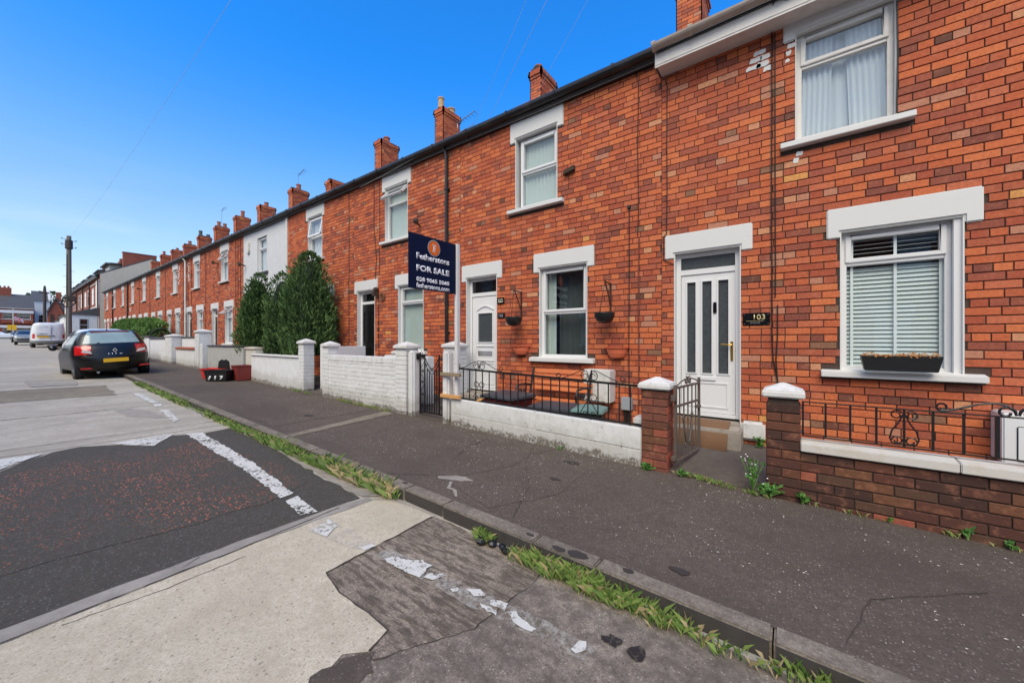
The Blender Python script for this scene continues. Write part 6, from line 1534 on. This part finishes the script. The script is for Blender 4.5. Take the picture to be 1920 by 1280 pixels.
def trees():
    def tree(label, x, y, zb, h, r, seed, n=1800):
        rr = random.Random(seed); root = thing('tree', label, 'tree', (x, y, zb), group='trees beyond the far roofs')
        b = MB(); b.tube([(0,0,0),(.1,.1,h*.5),(0,.2,h*.85)], .35, 7, r1=.08)
        for i in range(5): a = rr.uniform(0,2*pi); b.tube([(0,0,h*.45),(r*.5*cos(a),r*.5*sin(a),h*.7)], .12, 5, r1=.04)
        b.obj('trunk', M['bark'], root)
        cl = [(rr.uniform(-.7,.7)*r, rr.uniform(-.7,.7)*r, h*rr.uniform(.55,.95), rr.uniform(.3,.55)*r) for _ in range(12)]
        def fn():
            cx, cy, cz, cr = rr.choice(cl); v = Vector((rr.gauss(0,1), rr.gauss(0,1), rr.gauss(0,1))).normalized(); q = cr*rr.uniform(.5,1.05); p = Vector((cx,cy,cz))+v*q; return p, v, .4+.4*v.z
        leaf_cloud('crown', root, 'tree_leaf', n, fn, .7, .1, .5, rr)
    for i, (lab, u_y, h, r, n) in enumerate((('tree above the roof to the right of the big brick chimney', -9.5, 12.4, 2.2, 900), ('tallest tree showing over the roofs behind the dark pole', 0.5, 13.0, 2.6, 1300), ('tree crown between the two far roofs', 6.0, 11.4, 2.4, 1100), ('tree behind the chapel roof', 11.5, 11.0, 2.6, 1100), ('tree at the far left edge behind the chimney', -15, 13.6, 3.0, 1100))):
        tree(lab, -175-i*3, u_y, G(-175), h, r, 30+i, n)
trees()
# ------------------------------------------------------------------ farther buildings, poles, wires
def flat_window(root, b_, plane, a0, a1, z0, z1, tr=None, m='upvc', out=.03, curtain=None):
    """window on a far wall. plane: ('x', x) faces +x, ('y', y) faces -y, with a along the wall"""
    ax, p = plane; f = MB(); g = MB(); w = .07
    def bx(mb, s0, s1, za, zb, d0, d1):
        if ax == 'x': mb.box(p+d0, p+d1, s0, s1, za, zb)
        else: mb.box(s0, s1, p-d1, p-d0, za, zb)
    bx(f, a0, a0+w, z0, z1, .0, out); bx(f, a1-w, a1, z0, z1, .0, out); bx(f, a0+w, a1-w, z0, z0+w, 0, out); bx(f, a0+w, a1-w, z1-w, z1, 0, out)
    if tr: bx(f, a0+w, a1-w, tr-.03, tr+.03, 0, out)
    o = f.obj('window', M[m], root); bx(g, a0+w, a1-w, z0+w, z1-w, .002, .012); g.obj('pane', M[curtain or 'dark_glass'], o); return o
def tall_house(i, x1, w, label):
    """two storeys and dormer, gable facing us"""
    x0 = x1-w; zb = G(x1)-.3; ze = 8.25+.012*(-56-x1); zr = ze+2.15
    root = thing('tall_house', label, 'house', (0,0,0), 0, 'tall houses beyond the brick row'); rr = random.Random(50+i)
    b = MB(); b.box(x0, x1, .0, 8.5, zb, ze); b.mat(1 if i == 0 else 0); b.prism([(0,ze),(8.5,ze),(3.9,zr)], 'x', x0+.02, x1-.02)
    if i == 0: b.box(x1, x1+.03, .05, 8.5, zb, ze); b.prism([(.05,ze),(8.45,ze),(3.9,zr)], 'x', x1-.02, x1+.028)
    b.obj('wall', [M['distant_brick'], M['gable_render']], root)
    r = MB(); t = .09
    r.prism([(-.30,ze-.15),(3.9,zr),(8.8,ze-.15),(8.8,ze-.02),(3.9,zr+.14),(-.30,ze-.02)], 'x', x0, x1-.01); ro = r.obj('roof', M['slate_dark'], root, fix=True)
    f = MB(); f.box(x0, x1, -.28, -.10, ze-.32, ze-.18); f.obj('gutter', M['gutter_black'], root)
    d = MB(); d.prism([(.9,ze+.1),(.9,ze+1.35),(3.2,ze+1.55),(3.2,ze+.1)], 'x', x0+w*.3, x0+w*.72); do = d.obj('dormer', M['fascia_white'], root)
    d = MB(); d.prism([(.55,ze+1.30),(.55,ze+1.45),(3.4,ze+1.72),(3.4,ze+1.55)], 'x', x0+w*.22, x0+w*.80) if i == 0 else d.prism([(.55,ze+1.25),(.62,ze+1.38),(2.6,ze+1.85),(3.4,ze+1.55)], 'x', x0+w*.22, x0+w*.80); d.obj('dormer_roof', M['slate'], do)
    c = MB(); c.box(x0+.1, x0+.7 if i else x0+.75, 2.2, 4.4, zr-1.2, zr+.9 if i else zr+.6); co = c.obj('chimney', M['distant_brick'], root)
    if i == 0:
        c = MB(); c.box(x1-.55, x1-.02, 1.7, 4.3, ze+.9, zr+.42); c.box(x1-.6, x1+.02, 1.65, 4.35, zr+.42, zr+.48); c.obj('chimney', M['distant_brick'], root)
    p = MB(); p.lathe([(.16,zr+.6),(.14,zr+1.15)], 10, (x0+.4,3.0,0)); p.obj('chimney_pot', M['pot_clay'], co)
    for s in (x0+w*.18, x0+w*.60): flat_window(root, None, ('y', 0), s, s+w*.2, zb+4.6, zb+6.4, zb+5.8, curtain='blind_white' if rr.random() < .5 else 'dark_glass')
    q = MB(); q.box(x0, x1, -.06, .0, zb+6.7, zb+6.8); q.box(x0, x1, -.05, 0, zb+4.2, zb+4.35); q.obj('string_course', M['slate_dark' if i else 'fascia_white'], root)
    q = MB(); q.tube([(x1-.15,-.10,zb),(x1-.15,-.10,ze-.2)], .06, 6); q.obj('downpipe', M['bark'], root)
    # bay or shop extension on the ground floor
    e = MB(); e.box(x0+.25, x1-.1, -1.9 if i < 2 else -1.0, .0, zb, zb+3.3); eo = e.obj('extension', M['render_white'], root)
    e = MB(); yy = -2.05 if i < 2 else -1.15; e.prism([(yy,zb+3.3),(yy,zb+3.42),(0,zb+4.1),(0,zb+3.3)], 'x', x0+.15, x1); e.obj('extension_roof', M['slate_dark'], eo)
    if i == 0:
        flat_window(root, None, ('x', x1-.1), -1.35, -.75, zb+1.6, zb+2.9, zb+2.3, m='grey_plastic'); u = MB(); u.box(x1-2.3, x1, -.04, .0, zb+3.9, ze-.5); u.obj('painted_panel', M['render_white'], root)
    for s in (.2, .6): flat_window(root, None, ('y', -1.9 if i < 2 else -1.0), x0+w*(s+.05), x0+w*(s+.3), zb+1.0, zb+2.6, zb+2.1)
    return root
TL = ['tall house with the blank rendered gable at the end of the brick row', 'second tall house with a tile roofed dormer', 'third tall house with a tile roofed dormer', 'fourth tall house along, with brown drainpipes', 'fifth tall house, farther down', 'farthest tall house, beside the telegraph pole']
for i in range(6): tall_house(i, -56.5-6.6*i, 6.6, TL[i])
def junction_house(y0, y1, label, k):
    x = -132.0; zb = 1.9; root = thing('bay_fronted_house', label, 'house', (0,0,0), 0, 'brick houses facing us at the end of the street'); ze = zb+6.6; zr = ze+3.2
    b = MB(); b.box(x-8, x, y0, y1, zb-.5, ze); b.obj('wall', M['distant_brick'], root)
    r = MB(); r.prism([(x+.45,ze-.05),(x-4,zr),(x-8.4,ze-.05)], 'y', y0, y1); ro = r.obj('roof', M['slate_dark'], root, fix=True)
    g = MB(); g.box(x+.3, x+.48, y0, y1, ze-.15, ze-.05); g.obj('gutter', M['fascia_white'], root)
    by0, by1 = y0+.5, y1-.25
    for z0, z1 in ((zb+.4, zb+3.0), (zb+3.4, zb+6.1)):
        b = MB(); b.box(x, x+.8, by0, by1, z0, z0+.75); b.box(x, x+.8, by0, by0+.3, z0+.75, z1-.6); b.box(x, x+.8, by1-.3, by1, z0+.75, z1-.6); b.box(x, x+.8, by0+(by1-by0)*.38, by0+(by1-by0)*.50, z0+.75, z1-.6); b.obj('bay', M['distant_brick'], root)
        b = MB(); b.box(x, x+.9, by0-.1, by1+.1, z1-.6, z1-(.0 if z1 > 6 else .1)); b.box(x, x+.86, by0-.05, by1+.05, z0+.74, z0+.80); b.obj('bay_band', M['render_white'], root)
        for s0, s1 in ((by0+.3, by0+(by1-by0)*.38), (by0+(by1-by0)*.50, by1-.3)):
            flat_window(root, None, ('x', x+.55), s0, s1, z0+.8, z1-.6, z1-1.1)
    c = MB(); c.box(x-4.6, x-3.4, y0-.1, y0+1.9, ze+1.8, zr+1.3); co = c.obj('chimney', M['distant_brick'], root)
    for s in (.4, 1.0, 1.5): p = MB(); p.lathe([(.16,zr+1.3),(.14,zr+1.7)], 8, (x-4,y0+s,0)); p.obj('chimney_pot', M['pot_clay'], co)
    return root
junction_house(-12.0, -7.0, 'bay fronted brick house at the far left edge of the street end', 0)
junction_house(-7.0, -2.1, 'bay fronted brick house with white bands behind the flag', 1)
def white_house():
    x = -140; zb = 2; root = thing('white_house', 'white rendered house beside the dark pole at the street end', 'house')
    b = MB(); b.box(x-8, x, -2.2, .35, zb-.5, zb+9.0); b.obj('wall', M['render_white'], root); b = MB(); b.prism([(x+.3,zb+8.9),(x-4,zb+11.4),(x-8.3,zb+8.9)], 'y', -2.3, .3); b.obj('roof', M['slate_dark'], root, fix=True)
    b = MB(); b.prism([(x+.4,zb+8.8),(x+.4,zb+9.2),(x-4,zb+11.8),(x-4,zb+11.4)], 'y', .1, .45); b.obj('verge', M['fascia_white'], root, fix=True)
    flat_window(root, None, ('x', x), -1.4, -.5, zb+3.6, zb+5.6, zb+4.7)
white_house()
def chapel():
    x = -125; zb = 2.0; root = thing('chapel', 'small brick church hall with a steep gable and arched doorway', 'church hall')
    y0, y1 = -.55, 1.55; b = MB(); b.box(x-3, x, y0, y1, zb-.4, zb+5.6); b.prism([(y0,zb+5.6),(y1,zb+5.6),((y0+y1)/2,zb+8.3)], 'x', x-2.9, x-.02); b.obj('wall', M['distant_brick'], root)
    r = MB(); ym = (y0+y1)/2; r.prism([(y0-.35,zb+5.0),(ym,zb+8.35),(y1+.35,zb+5.0),(y1+.35,zb+5.3),(ym,zb+8.75),(y0-.35,zb+5.3)], 'x', x-3, x+.25); r.obj('roof', M['slate'], root, fix=True)
    c = MB(); c.box(x-1.4, x-.5, ym+.05, ym+.75, zb+7.0, zb+9.9); co = c.obj('chimney', M['distant_brick'], root); c = MB(); c.box(x-1.45, x-.45, ym+.0, ym+.8, zb+7.6, zb+7.9); c.obj('flashing', M['fascia_white'], co)
    for s in (-.5, .5):
        n = 8; pts = [(ym+s-.26,zb),(ym+s+.26,zb),(ym+s+.26,zb+4.6)]+[(ym+s+.26*cos(pi*i/n), zb+4.6+.6*sin(pi*i/n)) for i in range(1,n)]+[(ym+s-.26,zb+4.6)]
        a = MB(); a.prism(pts, 'x', x-.01, x+.06); a.obj('arched_recess', M['bark'], root)
    a = MB(); a.box(x-8, x-1.6, y1-.2, y1+6, zb-.4, zb+5.0); a.obj('nave', M['gable_render'], root); a = MB(); a.prism([(x-1.2,zb+4.9),(x-5,zb+7.9),(x-8.4,zb+4.9)], 'y', y1-.3, y1+6.2); a.obj('nave_roof', M['slate'], root, fix=True)
chapel()
simple('wire_pale', S(176,186,196), .6)
def poles():
    root = thing('telegraph_pole', 'tall weathered wooden telegraph pole on the pavement beyond the van', 'telegraph pole', (-42.4, -2.9, G(-42.4)-.3))
    b = MB(); b.tube([(0,0,0),(0.05,0,8.55)], .17, 12, r1=.12); b.obj('shaft', M['pole_wood'], root)
    b = MB(); b.lathe([(.18,7.6),(.2,7.65),(.2,8.2),(.17,8.25)], 10, (.05,0,0)); b.obj('head_band', M['pole_dark'], root)
    for z, s in ((8.2,1),(7.9,-1),(7.7,1),(8.3,-1)):
        b = MB(); b.bar((0,0,z),(0,s*.36,z+.02),.03); b.lathe([(.02,z),(.04,z+.05),(.02,z+.1)], 8, (0,s*.34,0)); b.obj('insulator', M['grey_plastic'], root)
    for z in (3.2,3.6,4.0,4.4,4.8,5.2,5.6,6.0,6.4): b = MB(); s = 1 if int(z*10) % 8 else -1; b.tube([(0,0,z),(.0,s*.27,z)], .012, 5); b.obj('climbing_step', M['steel'], root)
    b = MB(); b.tube([(.14,-.1,.3),(.13,-.1,7.2)], .03, 6); b.obj('cable_duct', M['pole_dark'], root)
    root = thing('street_lamp', 'grey steel lamp column with a ring bracket next to the telegraph pole', 'street lamp', (-41.2, -3.0, G(-41)-.2))
    b = MB(); b.tube([(0,0,0),(0,0,3.2)], .075, 10, r1=.06); b.obj('column', M['street_grey'], root)
    b = MB(); b.tube([(0,-.32*sin(a),3.55-.35*cos(a)) for a in [pi*i/12 for i in range(-2, 13)]], .05, 6); b.tube([(0,.02,3.2),(0,.35,3.55),(0,.2,3.9)], .05, 6); b.obj('ring_bracket', M['pole_dark'], root)
    b = MB(); b.box(-.15,.15,-.05,.35,3.65,4.0); b.obj('lantern', M['pole_dark'], root, bevel=.03)
    root = thing('telegraph_pole', 'darker distant telegraph pole with a short crossarm at the street end', 'telegraph pole', (-100, -1.9, G(-100)-.3))
    b = MB(); b.tube([(0,0,0),(0,0,8.9)], .22, 10, r1=.17); b.obj('shaft', M['pole_dark'], root); b = MB(); b.box(-.06,.06,-.6,.5,8.0,8.2); b.lathe([(.1,8.9),(.16,9.0),(.1,9.3)], 8); b.obj('crossarm', M['pole_dark'], root)
    # near pole out of frame that the wires run to
    root = thing('telegraph_pole', 'wooden telegraph pole behind the viewpoint where the overhead wires meet', 'telegraph pole', (7.5, -2.9, G(7.5)-.3))
    b = MB(); b.tube([(0,0,0),(0,0,9.2)], .15, 10, r1=.11); b.obj('shaft', M['pole_wood'], root)
    def wire(label, a, c, sag, r=.006, m='cable_grey'):
        a, c = Vector(a), Vector(c); b = MB(); n = 24
        b.tube([a.lerp(c, i/n)-Vector((0,0,sag*4*(i/n)*(1-i/n))) for i in range(n+1)], r, 4); o = b.obj('overhead_wire', M[m]); tag(o, label, 'wire', 'overhead telephone wires')
    top = (7.5, -2.9, 8.7)
    wire('overhead wire crossing the sky from the far telegraph pole', (-42.35, -2.9, 8.95), (7.5,-2.9,8.8), .7, .0032, 'wire_pale')
    wire('upper of the pale wires rising from the for sale house eaves', (-5.0, -.12, 5.62), (2.2, -3.4, 9.2), .05, .0022, 'wire_pale')
    wire('middle of the pale wires rising from the for sale house eaves', (-4.6, -.12, 5.62), (2.6, -3.2, 9.0), .05, .003, 'wire_pale')
    wire('lower of the pale wires rising from the nearest house eaves', (-3.6, -.12, 5.60), (3.0, -3.0, 8.9), .05, .002, 'wire_pale')
    wire('wire sagging along the gutter of the house for sale', (-9.0, -.09, 5.42), (-4.9, -.20, 5.60), .02, .006)
    # flag on a pole at the junction
    root = thing('flag', 'union flag hanging from a thin pole in front of the junction houses', 'flag', (-112, -5.0, G(-112)))
    b = MB(); b.tube([(0,0,0),(0,0,5.4)], .05, 6); b.obj('flag_pole', M['fascia_white'], root)
    ox, oy, oz, w, h = .02, .08, 3.35, 1.1, .75
    def band(name, m, pts, d): q = MB(); q.prism([(oy+p[0]*w, oz+p[1]*h-p[0]*.45) for p in pts], 'x', ox-d, ox+d); q.obj(name, M[m], root, fix=True)
    band('cloth', 'flag_blue', [(0,0),(1,0),(1,1),(0,1)], .01)
    band('diagonal', 'flag_white', [(0,0),(.12,0),(1,.88),(1,1),(.88,1),(0,.12)], .014); band('diagonal', 'flag_white', [(0,1),(0,.88),(.88,0),(1,0),(1,.12),(.12,1)], .016)
    band('diagonal', 'flag_red', [(0,0),(.05,0),(1,.95),(1,1),(.95,1),(0,.05)], .018); band('diagonal', 'flag_red', [(0,1),(0,.95),(.95,0),(1,0),(1,.05),(.05,1)], .020)
    band('cross', 'flag_white', [(.40,0),(.60,0),(.60,1),(.40,1)], .022); band('cross', 'flag_white', [(0,.33),(1,.33),(1,.67),(0,.67)], .024); band('cross', 'flag_red', [(.44,0),(.56,0),(.56,1),(.44,1)], .028); band('cross', 'flag_red', [(0,.41),(1,.41),(1,.59),(0,.59)], .030)
    root = thing('road_sign', 'small yellow sign on a post below the flag', 'sign', (-111, -5.2, G(-111)))
    b = MB(); b.tube([(0,0,0),(0,0,2.2)], .04, 6); b.obj('post', M['street_grey'], root); b = MB(); b.box(-.02,.02,-.45,.55,1.6,2.5); b.obj('panel', M['plate_yellow'], root)
    for i, (k, dx, dz) in enumerate(((8, .2, 1.25), (5, .25, .95), (2, .2, .15))):
        x = X0(k)+dx; z = 9.2+.048*k+dz*.5; root = thing('tv_aerial', ('small roof aerial on a chimney far up the row', 'television aerial above the chimney of the house by the grey one', 'television aerial beside the two pot chimney')[i], 'aerial', (x, 3.7, z-.6))
        b = MB(); b.tube([(0,0,0),(0,0,dz)], .012, 5); b.bar((0,0,dz),(.9,-.1,dz+.06),.02)
        for q in range(6): b.bar((.1+.15*q,-.12,dz+.01*q),(.1+.15*q,.1,dz+.01*q),.01)
        b.obj('antenna', M['steel'], root)
poles()
def opposite_terrace():
    """the other side of the street: seen in the window glass"""
    first = None
    for i in range(13):
        xl = -38.5+HW*i
        lab = 'red brick house across the street, seen only mirrored in the window glass'; grp = 'houses mirrored in the windows'
        if first is None:
            root = thing('terraced_house', lab, 'house', (xl, -13.4, 0), pi, grp); w = HW
            door, win, up = (.165,.965,.1,2.6), (1.9,2.85,1.05,2.6), (1.4,2.3,3.7,5.05); b = MB(); wall_mesh(b, 0, w, -.5, 5.5, [door, win, up], 0, .25); b.box(.003, .1, .25, 6, -.5, 5.5); b.box(w-.1, w-.003, .25, 6, -.5, 5.5); b.box(.1, w-.1, 5.8, 6, -.5, 5.5); b.obj('wall', M['distant_brick'], root)
            r = MB(); r.prism([(-.25,5.45),(3,7.7),(6.2,5.45),(6.2,5.58),(3,7.9),(-.25,5.58)], 'x', 0, w); r.obj('roof', M['slate'], root, fix=True)
            for o, xl_, xr_ in ((door,.05,1.08),(win,1.8,2.95),(up,1.3,2.4)): lintel(root, o[0], o[1], o[3], xl_, xr_, o[3]+.27, y=-.03)
            sill(root, 1.75, 2.97, 1.08); sill(root, 1.27, 2.42, 3.72)
            window(root, win[0], win[1], 1.08, win[3], 2.1, inner='plain'); window(root, up[0], up[1], 3.72, up[3], 4.6, inner='plain'); plain_door(root, (door[0]-.012, door[1]+.012, 0, door[3]+.012), 'door_panel_grey', .2)
            first = root
        else: dup(first, (xl, -13.4, G(xl)), pi)
    rendered_wall('garden_wall', 'low white wall across the street, seen only mirrored in the window glass', -46, 14, .75, 'render_white', 'cap_paint', y=-12.35)
opposite_terrace()
